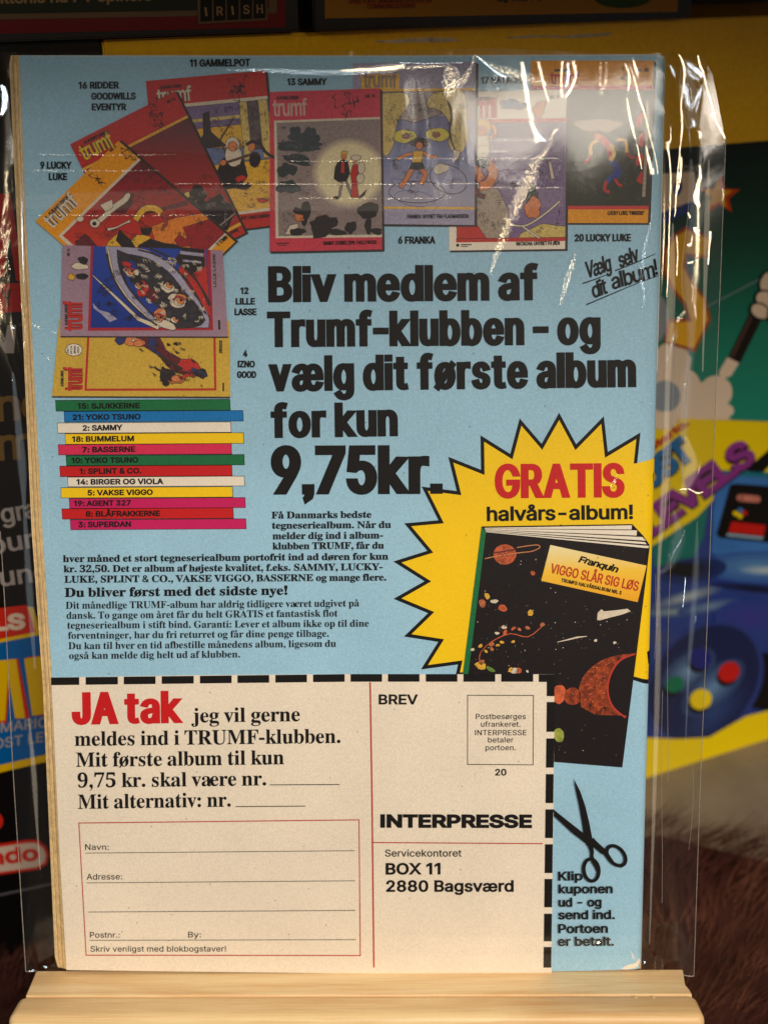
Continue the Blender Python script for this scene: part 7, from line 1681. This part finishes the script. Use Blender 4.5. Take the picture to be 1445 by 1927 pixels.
CASE = ink('case_plastic', (30, 24, 22), rough=0.25, grain=0.1, spec=0.6, bump=0)
t1, f1 = case_box('video_case', 'dark case with green front, red border and lettered tiles, upper left', 'case', -160, 562, 0.004, 0.10, CASE)
flat('red_border', [[[(-150, 66), (537, 50), (537, -60), (-150, -60)]]], ink('case_red', (112, 6, 14), rough=0.3, grain=0.1, bump=0), 1, t1, f1)
flat('cream_rule', [[[(-150, 38), (372, 29), (372, 24.5), (372, -60), (-150, -60)]], [[(372, 31), (520, 23), (520, -60), (505, -60), (505, 14), (372, 20)]]], ink('case_cream', (108, 82, 56), grain=0.1), 2, t1, f1)
flat('green_field', [[[(-150, 27), (372, 18), (372, -60), (-150, -60)]]], ink('case_green', (22, 32, 12), grain=0.15), 3, t1, f1)
text('ittenis na PT spiners', (0, 6), (286, 0), 24, ink('case_tan', (150, 118, 78), grain=0.1), t1, dx=1.3, dy=1, layer=4, frame=f1, name='lettering')
flat('tile_frame', [[[(371, 44), (502, 36.5), (500, -60), (369, -60)]]], MATS['case_cream'], 4, t1, f1)
for i, ch in enumerate('IRISH'):
    xa = 376 + i * 25
    ya = 39.5 - i * 1.4
    tt = flat('tile', [[[(xa, ya), (xa + 21.5, ya - 1.2), (xa + 21, -60), (xa - 0.5, -60)]]], BLACK, 5, t1, f1)
    wdt = 4 if ch == 'I' else 12
    text(ch, (xa + 11 - wdt / 2, ya - 10), (xa + 11 + wdt / 2, ya - 10.6), 17, MATS['case_tan'], tt, dx=0.7, dy=0.5, layer=6, frame=f1, name='lettering')
t2, f2 = case_box('yellow_case', 'dark plastic case with a yellow insert and a green oval, upper middle above the comic', 'case', 590, 1300, 0.006, 0.10, CASE)
flat('yellow_insert', [[[(611, 33.5), (1274, 21), (1276, -60), (610, -60)]]], ink('insert_yellow', (160, 108, 0), rough=0.35, grain=0.1), 1, t2, f2)
text('SILVIO BERLUSCONI', (656, 4), (811, 2), 14, MATS['case_red'], t2, font='serif', dx=0.4, dy=0.3, layer=2, frame=f2, name='lettering')
flat('underline', [[stroke([(656, 6), (811, 4)], 1.2)]], KRED, 2, t2, f2)
text('COMMUNICATIONS', (690, 15.5), (780, 14), 8.5, MATS['case_red'], t2, dx=0.2, dy=0.2, layer=2, frame=f2, name='lettering')
text('og OLE PO', (935, 2), (1020, 0), 10, DARK, t2, dx=0.6, dy=0.5, layer=2, frame=f2, name='lettering')
flat('green_oval', [[ell(1172, -6, 54, 20, -0.03, 30)]], ink('insert_green', (36, 66, 12), grain=0.1), 2, t2, f2)

# ------------------------------------------------------------------ setting
SHELF = ink('shelf_cream', (134, 120, 102), rough=0.5, grain=0.2, scale=40, bump=0)
mesh('shelf', [(-0.9, -0.6, FLOOR_Z - 0.001), (1.2, -0.6, FLOOR_Z - 0.001), (1.2, 0.6, FLOOR_Z - 0.001), (-0.9, 0.6, FLOOR_Z - 0.001)], [[0, 1, 2, 3]], SHELF)['kind'] = 'structure'
mesh('wall', [(-0.9, 0.6, FLOOR_Z - 0.001), (1.2, 0.6, FLOOR_Z - 0.001), (1.2, 0.6, 1.4), (-0.9, 0.6, 1.4)], [[0, 1, 2, 3]], ink('wall_dark', (40, 30, 24), grain=0.2, scale=20, bump=0))['kind'] = 'structure'

bm = bmesh.new()
vv = [(x, y, z) for z in (0.576, 0.596) for x, y in ((-0.9, -0.20), (1.2, -0.20), (1.2, 0.59), (-0.9, 0.59))]
mesh('upper_shelf', vv, [[3, 2, 1, 0], [4, 5, 6, 7], [0, 1, 5, 4], [1, 2, 6, 5], [2, 3, 7, 6], [3, 0, 4, 7]], SHELF)['kind'] = 'structure'
bm.free()

# brown shaggy fur in front of the cartons
def floor_pt(px, py, z):
    return hit(px, py, Vector((0, 0, z)), Vector((0, 0, 1)))


FURB = ink('fur_base', (64, 36, 30), rough=0.9, grain=0.5, scale=60, bump=0, spec=0.1)
fm = [ink('fur_maroon', (76, 42, 36), rough=0.8, grain=0.6, scale=40, bump=0, spec=0.1), ink('fur_brown', (98, 60, 46), rough=0.8, grain=0.6, scale=40, bump=0, spec=0.1), ink('fur_dark', (48, 30, 30), rough=0.8, grain=0.5, scale=40, bump=0, spec=0.1)]
rug_edge = []


def fur_edge(x):                     # front-to-back limit of the fur behind the easel
    a = floor_pt(1240, 1540, FLOOR_Z + 0.012)
    b = floor_pt(1445, 1590, FLOOR_Z + 0.012)
    c = floor_pt(60, 1745, FLOOR_Z + 0.012)
    if x < a.x:
        return c.y + (a.y - c.y) * max(-0.5, (x - c.x) / (a.x - c.x))
    return a.y + (b.y - a.y) * min(2, (x - a.x) / (b.x - a.x))


NX, NY = 90, 40
from mathutils import noise
rv, rf = [], []
for i in range(NX + 1):
    x = -0.35 + 0.85 * i / NX
    ye = fur_edge(x)
    for j in range(NY + 1):
        y = -0.35 + (ye + 0.35) * j / NY
        e = min(1, (1 - j / NY) * 10)
        z = FLOOR_Z + 0.001 + e * (0.012 + 0.007 * noise.noise(Vector((x * 25, y * 25, 0))) + 0.003 * noise.noise(Vector((x * 90, y * 90, 3))))
        rv.append((x, y, z))
for i in range(NX):
    for j in range(NY):
        q0 = i * (NY + 1) + j
        rf.append([q0, q0 + NY + 1, q0 + NY + 2, q0 + 1])
rug = mesh('fur_rug', rv, rf, FURB, None, smooth=True)
tag(rug, 'dark reddish brown shaggy fur lying out of focus on the shelf under the easel', 'fur', kind='stuff')
hv, hf, hi = [], [], []
rn = random.Random(11)
for k in range(30000):
    x = rn.uniform(-0.3, 0.48)
    ye = fur_edge(x)
    y = rn.uniform(-0.2, ye)
    z = FLOOR_Z + 0.010 + 0.007 * noise.noise(Vector((x * 25, y * 25, 0)))
    a = 0.9 + 1.6 * noise.noise(Vector((x * 12, y * 12, 7))) + rn.uniform(-.5, .5)
    Lh = rn.uniform(0.010, 0.024)
    d = Vector((math.cos(a) * Lh, math.sin(a) * Lh * 0.6, rn.uniform(0.2, 0.8) * Lh))
    s = Vector((-math.sin(a), math.cos(a), 0)) * 0.0003
    b = len(hv)
    p = Vector((x, y, z))
    hv += [p - s, p + s, p + d]
    hf.append([b, b + 1, b + 2])
    nn = noise.noise(Vector((x * 14, y * 14, 2)))
    hi.append(1 if nn > 0.12 else (2 if nn < -0.15 else 0))
fh = mesh('fur_strands', hv, hf, fm[0], rug)
fh.data.materials.append(fm[1])
fh.data.materials.append(fm[2])
fh.data.polygons.foreach_set('material_index', hi)
fh['kind'] = 'stuff'

# ------------------------------------------------------------------ the sleeve
def film(name, rough, ior, bump_fine, bump_big, tint=0.985):
    m = bpy.data.materials.new(name)
    m.use_nodes = True
    t = m.node_tree
    n, l = t.nodes, t.links
    n.remove(n['Principled BSDF'])
    out = n['Material Output']
    tc = n.new('ShaderNodeTexCoord')
    a = n.new('ShaderNodeTexNoise')
    a.inputs['Scale'].default_value = 900
    a.inputs['Detail'].default_value = 2
    mp = n.new('ShaderNodeMapping')
    mp.inputs['Scale'].default_value = (95, 30, 30)
    b = n.new('ShaderNodeTexNoise')
    b.inputs['Scale'].default_value = 1
    b.inputs['Detail'].default_value = 3
    b.inputs['Distortion'].default_value = 0.6
    l.new(tc.outputs['Object'], a.inputs['Vector'])
    l.new(tc.outputs['Object'], mp.inputs['Vector'])
    l.new(mp.outputs[0], b.inputs['Vector'])
    b1 = n.new('ShaderNodeBump')
    b1.inputs['Strength'].default_value = 1
    b1.inputs['Distance'].default_value = bump_big
    l.new(b.outputs['Fac'], b1.inputs['Height'])
    b2 = n.new('ShaderNodeBump')
    b2.inputs['Strength'].default_value = 1
    b2.inputs['Distance'].default_value = bump_fine
    l.new(a.outputs['Fac'], b2.inputs['Height'])
    l.new(b1.outputs[0], b2.inputs['Normal'])
    fr = n.new('ShaderNodeFresnel')
    geo = n.new('ShaderNodeNewGeometry')          # a thin sheet reflects the same from either side
    io = n.new('ShaderNodeMapRange')
    io.inputs['To Min'].default_value = ior
    io.inputs['To Max'].default_value = 1 / ior
    l.new(geo.outputs['Backfacing'], io.inputs['Value'])
    l.new(io.outputs[0], fr.inputs['IOR'])
    l.new(b2.outputs[0], fr.inputs['Normal'])
    g = n.new('ShaderNodeBsdfGlossy')
    g.inputs['Roughness'].default_value = rough
    g.inputs['Color'].default_value = (1, 1, 1, 1)
    l.new(b2.outputs[0], g.inputs['Normal'])
    tr = n.new('ShaderNodeBsdfTransparent')
    tr.inputs['Color'].default_value = (tint, tint, tint, 1)
    mx = n.new('ShaderNodeMixShader')
    l.new(fr.outputs[0], mx.inputs[0])
    l.new(tr.outputs[0], mx.inputs[1])
    l.new(g.outputs[0], mx.inputs[2])
    l.new(mx.outputs[0], out.inputs['Surface'])
    return m


FILM = film('clear_film', 0.09, 1.45, 0.000005, 0.00012)
FILM_BACK = film('clear_film_back', 0.12, 1.45, 0.00001, 0.0008, 0.97)
CREASE = film('creased_film', 0.10, 1.60, 0.00003, 0.0)
CRINKLE = film('crinkled_film', 0.08, 1.60, 0.00010, 0.0)

sleeve = thing('plastic_sleeve', 'clear crinkled plastic bag around the comic, creased and glinting along the top and right', 'sleeve', page_pt(0, VB, -0.004))


def interp(tab, x):
    if x <= tab[0][0]:
        return tab[0][1]
    for (a, b), (c, d) in zip(tab, tab[1:]):
        if x <= c:
            return b + (d - b) * (x - a) / (c - a)
    return tab[-1][1]


LEFT = [(95, -14), (1000, 0), (1130, 8), (1450, 24), (1830, 48)]
RIGHT = [(95, 1318), (130, 1340), (262, 1366), (500, 1357), (800, 1345), (1150, 1332), (1480, 1318), (1838, 1306)]
CLEFT = [(104, 16), (380, 28), (640, 42), (1000, 58), (1290, 79), (1560, 90), (1824, 104)]


def front_w(x, y):
    xl, xr = interp(CLEFT, y) - 2, right_edge_x(y) + 1
    w = 0.0012
    if x < xl:
        k = min(1, (xl - x) / 34)
        w = 0.0012 - 0.0044 * (k * k * (3 - 2 * k))
    elif x > xr:
        k = min(1, (x - xr) / 60)
        w = 0.0012 - 0.0044 * (k * k * (3 - 2 * k)) + 0.0012 * math.sin(k * 9 + y * 0.012) * k * (1 - k) * 2
    return w + 0.00022 * noise.noise(Vector((x * 0.012, y * 0.005, 1)))


def back_w(x, y):
    xl, xr = interp(CLEFT, y), right_edge_x(y)
    k = 0
    if x < xl:
        k = min(1, (xl - x) / 30)
    elif x > xr:
        k = min(1, (x - xr) / 60)
    return -0.0072 + 0.0036 * (k * k * (3 - 2 * k)) + 0.0004 * noise.noise(Vector((x * 0.02, y * 0.008, 5)))


TOPY = [(-20, 97), (430, 96), (722, 94), (930, 89), (1060, 95), (1200, 101), (1262, 97), (1318, 101)]


def sheet(name, wf, mat, nx=70, ny=90):
    vs, fs = [], []
    for j in range(ny + 1):
        for i in range(nx + 1):
            s = i / nx
            t = j / ny
            y = 95 + (1834 - 95) * t
            xl, xr = interp(LEFT, y), interp(RIGHT, y)
            x = xl + (xr - xl) * s
            y2 = interp(TOPY, x) * (1 - t) + (1829 + 8 * s) * t
            w = wf(x, y2)
            u, v = PG(x, y2, w)
            vs.append(page_pt(u, v, w))
    for j in range(ny):
        for i in range(nx):
            q0 = j * (nx + 1) + i
            fs.append([q0, q0 + nx + 1, q0 + nx + 2, q0 + 1])
    return mesh(name, vs, fs, mat, sleeve, smooth=True)


ff_ = sheet('front_film', front_w, FILM)
sheet('back_film', back_w, FILM_BACK, 40, 50)


def crease_glint(pts, lampside='W', rough=False, lift=0.0004, power=1.0, seed=0, jit=0.18):
    """a glint strip along a fold in the film: pts = (x, y, half width) down its middle; it stands proud of the sheet and its normals are set to mirror one lamp to the camera"""
    L = {'W': LAMP_WARM, 'C': LAMP_COOL}[lampside]
    rn = random.Random(seed + int(pts[0][0] * 7 + pts[0][1]))
    c = []
    for i in range(len(pts) - 1):
        d = math.dist(pts[i][:2], pts[i + 1][:2])
        k = max(2, int(d / 4))
        seg = curve_pts([pts[max(0, i - 1)], pts[i], pts[i + 1], pts[min(len(pts) - 1, i + 2)]], k)
        c += seg[k:2 * k]
    c.append(pts[-1])
    S_ = (-1, -0.72, -0.4, 0, 0.4, 0.72, 1)
    K_ = (0, 0.72, 1, 1, 1, 0.72, 0)
    vs, ns, fs = [], [], []
    n = len(c)
    for i, (x, y, hw) in enumerate(c):
        a, b = c[max(0, i - 1)], c[min(n - 1, i + 1)]
        d = Vector((b[0] - a[0], b[1] - a[1])).normalized()
        nx_, ny_ = -d.y, d.x
        h1 = max(0.6, hw) * (1 + rn.uniform(-jit, jit)) + 0.35
        h2 = max(0.6, hw) * (1 + rn.uniform(-jit, jit)) + 0.35
        endk = 0.0 if i in (0, n - 1) else 1.0
        for s, k in zip(S_, K_):
            hh = h1 if s < 0 else h2
            px, py = x + nx_ * s * hh, y + ny_ * s * hh
            w = front_w(px, py) + 0.0002 + lift * (1 - s * s) * endk
            u, v = PG(px, py, w)
            p = page_pt(u, v, w)
            half = ((CAM_LOC - p).normalized() + (L - p).normalized()).normalized()
            kk = k * endk * power
            nn = (N * (1 - kk) + half * kk).normalized()  # shading normal overridden, so the strip shows the lamp's glint
            if rough:
                nn = (nn + Vector((rn.gauss(0, .008), rn.gauss(0, .008), rn.gauss(0, .008)))).normalized()
            vs.append(p)
            ns.append(nn)
    m = len(S_)
    for i in range(n - 1):
        for j in range(m - 1):
            q0 = i * m + j
            f = [q0, q0 + 1, q0 + m + 1, q0 + m]
            e = (vs[f[1]] - vs[f[0]]).cross(vs[f[2]] - vs[f[0]])
            fs.append(f if e.dot(N) > 0 else f[::-1])
    return mesh('crease_glint', vs, fs, CRINKLE if rough else CREASE, ff_, smooth=True, normals=ns)


CR = [  # highlight strips, each shaped like the glint it puts on the film
    # glints where the bag's mouth bends back over the top of the comic
    ([(425, 131, 1), (480, 131, 5), (560, 134, 7), (650, 136, 7), (700, 135, 4)], 'C', 1), ([(640, 132, 2), (700, 130, 6), (740, 127, 7), (757, 123, 5), (762, 119, 1)], 'W', 0),
    ([(755, 127, 3), (800, 125, 3), (838, 122, 2)], 'W', 1), ([(750, 117, 0.6), (800, 118, 0.8), (872, 117, 0.6)], 'C', 0),
    ([(892, 102, 1), (889, 120, 2), (880, 138, 5), (868, 152, 9), (850, 166, 9), (838, 180, 4)], 'W', 1), ([(838, 126, 8), (850, 138, 15), (846, 158, 14), (838, 172, 6)], 'W', 1),
    ([(893, 102, 1), (915, 117, 3), (945, 131, 7), (975, 141, 9), (1005, 150, 8), (1030, 158, 4)], 'W', 1), ([(896, 104, 1), (918, 122, 3), (935, 136, 4), (955, 146, 4)], 'C', 0),
    ([(930, 140, 3), (935, 160, 3), (938, 175, 1)], 'C', 1),
    ([(982, 114, 4), (986, 150, 4.5), (993, 190, 4.5), (1000, 225, 5), (1008, 252, 8), (1014, 268, 9)], 'W', 0), ([(1010, 248, 4), (1022, 262, 6), (1029, 264, 2)], 'C', 0),
    ([(986, 118, 1.4), (990, 150, 1.4), (996, 185, 1.5)], 'C', 0),
    ([(1012, 114, 4), (1020, 145, 3.4), (1028, 178, 2), (1033, 190, 1)], 'W', 0),
    ([(1058, 112, 2.6), (1056, 150, 2.6), (1057, 182, 2.4)], 'W', 0), ([(1078, 112, 4.5), (1083, 138, 4), (1076, 163, 4), (1062, 184, 3)], 'W', 0),
    ([(1068, 116, 3), (1069, 140, 6), (1064, 166, 4)], 'C', 0),
    ([(1130, 113, 1.6), (1129, 150, 1.8), (1129, 176, 2)], 'W', 1), ([(1140, 113, 2), (1141, 138, 2.4), (1136, 160, 5), (1131, 178, 3)], 'W', 1),
    ([(1176, 118, 2.2), (1182, 135, 2.6), (1184, 150, 2.6), (1182, 172, 1.4)], 'W', 0), ([(1179, 182, 1), (1184, 215, 3), (1191, 245, 3.2), (1195, 262, 2)], 'W', 0),
    ([(1198, 268, 1.2), (1203, 295, 1.6), (1208, 322, 1.2)], 'W', 0), ([(1190, 108, 1), (1194, 120, 3), (1198, 135, 4), (1199, 142, 1)], 'W', 0),
    ([(1183, 120, 1), (1194, 150, 1.6), (1203, 185, 2.4), (1213, 215, 1.5), (1224, 260, 1.3), (1233, 295, 1.2), (1238, 328, 1)], 'W', 0),
    ([(1214, 272, 1.5), (1219, 290, 3.2), (1224, 312, 5), (1229, 330, 6)], 'W', 0),
    # glints on the big slanting fold
    ([(1046, 246, 2), (1038, 252, 2.6), (1036, 268, 3.4), (1026, 286, 5), (1011, 302, 9), (1000, 325, 13), (988, 352, 15), (974, 382, 14), (962, 408, 12), (950, 438, 10), (938, 468, 8), (928, 498, 5), (921, 520, 2)], 'W', 1),
    ([(1052, 243, 2), (1040, 246, 2)], 'W', 0),
    ([(1083, 474, 1.5), (1076, 498, 5), (1068, 522, 6.5), (1060, 550, 5), (1053, 578, 1)], 'W', 1),
    ([(1226, 400, 1), (1222, 430, 2.5), (1214, 462, 5), (1210, 495, 7), (1206, 525, 5), (1212, 552, 3), (1209, 582, 1)], 'C', 1),
    # the loose side of the bag
    ([(1276, 99, 1), (1284, 114, 2.6), (1288, 135, 3), (1286, 165, 1.8), (1281, 195, 1.6), (1283, 220, 2.2), (1283, 245, 2), (1279, 285, 1.5), (1275, 330, 2), (1272, 372, 2), (1270, 408, 1)], 'W', 0),
    ([(1290, 116, 2), (1298, 122, 6), (1308, 130, 10), (1318, 140, 8), (1320, 148, 2)], 'C', 0), ([(1292, 128, 4), (1302, 142, 4), (1316, 149, 3)], 'C', 0),
    ([(1288, 158, 7), (1292, 175, 9), (1296, 195, 6), (1297, 206, 1)], 'C', 0), ([(1316, 168, 4), (1310, 185, 4), (1300, 208, 2)], 'C', 0), ([(1313, 100, 1), (1316, 118, 3), (1324, 140, 2.4), (1331, 170, 2), (1340, 200, 2), (1346, 226, 2), (1356, 244, 1.6), (1366, 262, 3)], 'W', 0),
    ([(1260, 120, 1), (1266, 132, 3.4), (1271, 146, 1)], 'C', 0), ([(1345, 208, 2), (1343, 214, 6), (1338, 221, 4)], 'W', 0), ([(1302, 222, 2), (1306, 233, 5), (1300, 240, 2)], 'C', 0),
    ([(1310, 244, 1), (1318, 250, 3.4), (1315, 262, 3)], 'W', 0), ([(1320, 160, 1.4), (1316, 185, 1.4), (1309, 210, 1.4)], 'C', 0),
    ([(1261, 236, 1), (1262, 262, 1.2), (1257, 268, 5), (1256, 274, 4), (1260, 300, 1.6), (1262, 340, 1.8), (1260, 400, 1.6), (1258, 470, 1.8), (1256, 530, 1.3), (1254, 560, 1)], 'W', 0),
    ([(1277, 300, 1), (1282, 296, 2), (1280, 330, 3), (1275, 360, 1)], 'W', 0), ([(1316, 308, 2), (1318, 330, 4), (1312, 352, 6), (1309, 372, 8), (1314, 386, 6), (1316, 392, 1)], 'W', 0),
    ([(1294, 396, 1), (1297, 405, 3), (1300, 413, 1)], 'W', 0), ([(1305, 424, 2), (1310, 436, 5), (1314, 446, 2)], 'W', 0), ([(1303, 440, 1), (1301, 455, 2.4), (1296, 462, 4), (1290, 456, 1)], 'W', 0),
    ([(1273, 440, 1), (1275, 480, 1.4), (1273, 520, 1.2)], 'W', 0), ([(1336, 433, 3), (1336, 442, 3), (1334, 470, 1.8), (1332, 500, 2)], 'W', 0), ([(1290, 492, 1), (1300, 494, 3), (1306, 488, 1)], 'W', 0),
    ([(1306, 505, 1), (1304, 525, 3), (1304, 545, 3)], 'W', 1), ([(1303, 545, 2), (1306, 575, 4), (1310, 600, 2)], 'W', 1), ([(1290, 582, 1), (1284, 592, 3.5), (1276, 602, 4), (1272, 606, 1)], 'W', 1),
    ([(1360, 352, 2), (1361, 368, 3), (1358, 380, 1)], 'W', 1), ([(1318, 868, 1), (1316, 884, 1.6), (1311, 896, 1)], 'W', 1), ([(1276, 921, 1), (1295, 920, 1.2), (1312, 928, 1.2), (1327, 924, 1)], 'W', 0),
    ([(1291, 718, 1), (1286, 726, 1.6), (1297, 724, 1)], 'W', 1), ([(1306, 1157, 1), (1310, 1162, 3), (1304, 1174, 1)], 'C', 1), ([(1290, 1085, 1), (1287, 1122, 1.5), (1284, 1146, 1)], 'C', 0),
    ([(1264, 1016, 1), (1268, 1034, 1.6), (1262, 1052, 2), (1254, 1036, 1)], 'C', 1), ([(1289, 996, 1), (1280, 1020, 2), (1266, 1040, 1)], 'C', 1),
    # left side
    ([(-2, 158, 2), (6, 165, 7), (10, 185, 9), (8, 202, 8), (1, 218, 4)], 'C', 0), ([(2, 196, 2), (6, 206, 4), (0, 220, 4)], 'W', 0), ([(-2, 422, 2), (4, 445, 2.2), (9, 470, 2.4), (15, 492, 2), (20, 512, 1)], 'W', 1), ([(0, 560, 1.5), (2, 585, 2), (3, 602, 1)], 'W', 1),
    ([(39, 566, 1), (42, 585, 1.6), (47, 600, 1.8), (48, 614, 1), (46, 640, 1.4), (43, 658, 1)], 'W', 1), ([(59, 608, 1.4), (64, 611, 2.4), (70, 613, 1.4)], 'W', 1), ([(70, 612, 1.4), (74, 616, 2.8), (78, 619, 1)], 'W', 1),
    ([(81, 618, 1), (84, 620, 1.6)], 'W', 1), ([(97, 622, 1), (102, 625, 1.1), (108, 627, 0.8)], 'W', 1), ([(73, 656, 0.8), (76, 660, 1)], 'W', 1), ([(85, 669, 1), (90, 674, 2), (95, 680, 1)], 'W', 1),
    ([(20, 613, 1), (25, 616, 2), (28, 620, 1)], 'C', 0), ([(37, 613, 1), (41, 609, 1.4)], 'W', 0), ([(20, 712, 1), (25, 718, 1.4)], 'C', 0),
    ([(50, 1829, 0.8), (60, 1828, 1), (70, 1826, 1)], 'C', 0), ([(80, 1815, 1), (86, 1822, 2), (90, 1819, 1)], 'C', 0), ([(98, 1817, 1), (103, 1818, 2)], 'C', 0),
    ([(1120, 1776, 1), (1126, 1775, 3.4), (1133, 1772, 1)], 'W', 0), ([(1184, 1697, 1), (1186, 1699, 1.4)], 'W', 0), ([(1211, 1808, 1), (1213, 1812, 2.4), (1210, 1817, 1)], 'C', 0),
    ([(1165, 890, 2), (1158, 900, 5), (1152, 912, 3), (1146, 916, 1)], 'W', 1),
]
for c in CR:
    crease_glint(c[0], c[1], bool(c[2]))
for y, x0, x1, k in ((290, 60, 330, .88), (297, 690, 1050, .9), (302, 540, 700, .88), (345, 330, 900, .88), (352, 900, 1060, .9), (262, 880, 1040, .92), (283, 900, 960, .94), (404, 40, 420, .86), (372, 560, 860, .86), (320, 60, 300, .85)):
    crease_glint([(x0, y, 0.6), ((x0 + x1) / 2, y + 1, 0.8), (x1, y, 0.5)], 'W', True, lift=0.0001, power=k)
SOFT = film('soft_film', 0.30, 1.5, 0.00002, 0.0)
VEIL = film('veil_film', 0.40, 1.27, 0.00001, 0.0)  # broad strips with set normals add soft reflections and a top haze
for pts, k, mt in [([(1266, 420, 1), (1262, 560, 8), (1255, 760, 5), (1252, 900, 9), (1240, 1060, 4), (1238, 1250, 7), (1231, 1500, 5), (1222, 1780, 1)], 'W', SOFT),
                   ([(1300, 300, 2), (1304, 400, 10), (1296, 520, 14), (1300, 640, 7), (1288, 760, 12), (1284, 900, 2)], 'C', SOFT),
                   ([(1334, 300, 1), (1330, 420, 5), (1326, 560, 3), (1322, 700, 1)], 'W', SOFT), ([(1312, 980, 1), (1308, 1100, 8), (1296, 1260, 4), (1290, 1400, 1)], 'C', SOFT),
                   ([(1290, 110, 8), (1300, 180, 22), (1306, 240, 14)], 'C', SOFT), ([(24, 700, 2), (40, 860, 9), (46, 960, 4), (56, 1120, 8), (66, 1260, 2)], 'C', SOFT),
                   ([(54, 1350, 2), (64, 1460, 7), (70, 1560, 3), (76, 1640, 1)], 'W', SOFT), ([(1268, 960, 3), (1276, 1010, 14), (1262, 1060, 10), (1240, 1080, 3)], 'C', SOFT),
                   ([(1290, 820, 3), (1300, 880, 16), (1284, 930, 6)], 'W', SOFT), ([(73, 820, 1), (86, 900, 2), (91, 980, 2), (94, 1060, 1)], 'C', SOFT),
                   ([(28, 205, 70), (300, 200, 84), (620, 208, 86), (860, 205, 76), (1060, 190, 40), (1180, 180, 10)], 'C', VEIL),
                   ([(40, 380, 14), (400, 374, 22), (800, 372, 24), (1060, 372, 16)], 'W', VEIL)]:
    cr_ = crease_glint(pts, k, False, lift=0.00003, jit=0.02)
    cr_.data.materials[0] = mt
    cr_.name = 'soft_haze'
# duller sheen strips, their set normals only partly turned to the lamps
for pts, k, pw in [([(1222, 600, 1), (1222, 700, 2.2), (1226, 780, 2.2), (1224, 860, 1.4), (1222, 900, 1)], 'C', 0.86),
                   ([(1240, 1742, 1), (1252, 1738, 3), (1268, 1748, 5), (1282, 1765, 7), (1296, 1790, 8), (1303, 1800, 3)], 'W', 0.80),
                   ([(1236, 1800, 3), (1240, 1815, 8), (1238, 1832, 6)], 'W', 0.80), ([(1290, 1790, 3), (1284, 1810, 8), (1278, 1832, 5)], 'W', 0.82),
                   ([(60, 1760, 3), (78, 1770, 10), (92, 1790, 9)], 'W', 0.74)]:
    crease_glint(pts, k, False, power=pw)

# welded side seams and the horizontal stretch lines near the top
SEAM = ink('film_seam', (150, 142, 134), rough=0.2, grain=0.4, spec=0.8, bump=0, scale=800)


def thread(name, pts, wfun, r, mat, parent):
    """thin raised line along the film"""
    c = curve_pts(pts, 8)
    vs, fs = [], []
    for i, (x, y) in enumerate(c):
        w = wfun(x, y) + 0.00005
        u, v = PG(x, y, w)
        p = page_pt(u, v, w)
        a, b = c[max(0, i - 1)], c[min(len(c) - 1, i + 1)]
        d = Vector((b[0] - a[0], a[1] - b[1])).normalized()
        s = X * -d.y + V * d.x
        vs += [p - s * r, p + N * r, p + s * r]
    for i in range(len(c) - 1):
        for j in range(2):
            q0 = i * 3 + j
            fs.append([q0, q0 + 1, q0 + 4, q0 + 3])
    return mesh(name, vs, fs, mat, parent, smooth=True)


seam_r = [(interp(RIGHT, y) - 0.5, y) for y in (262, 380, 500, 650, 800, 980, 1150, 1320, 1480, 1660, 1838)]
seam_l = [(interp(LEFT, y) + 0.5, y) for y in (1000, 1130, 1280, 1450, 1640, 1828)]
thread('side_seam', seam_r, front_w, 0.0001, SEAM, sleeve)
thread('side_seam', seam_l, front_w, 0.00013, SEAM, sleeve)
thread('bottom_seam', [(48, 1829), (58, 1829.5), (68, 1828)], front_w, 0.00013, SEAM, sleeve)
thread('bottom_seam', [(1284, 1835), (1295, 1838), (1306, 1838)], front_w, 0.00013, SEAM, sleeve)
for i_, (fx, y0_, y1_, fr_) in enumerate([(1258, 600, 1010, 0.00005), (1246, 820, 1180, 0.00005), (1292, 700, 900, 0.00005), (1262, 1050, 1470, 0.00006), (1249, 1300, 1700, 0.00006), (1236, 1080, 1240, 0.00004), (1304, 1440, 1600, 0.00005)]):
    thread('stretch_line', [(fx + 3 * math.sin(i_ + k_) - (k_ * 1.6), y0_ + (y1_ - y0_) * k_ / 4) for k_ in range(5)], front_w, fr_, SEAM, sleeve)
thread('fold_line', [(1275, 440), (1270, 560), (1268, 700), (1262, 850), (1258, 1000)], front_w, 0.00007, SEAM, sleeve)
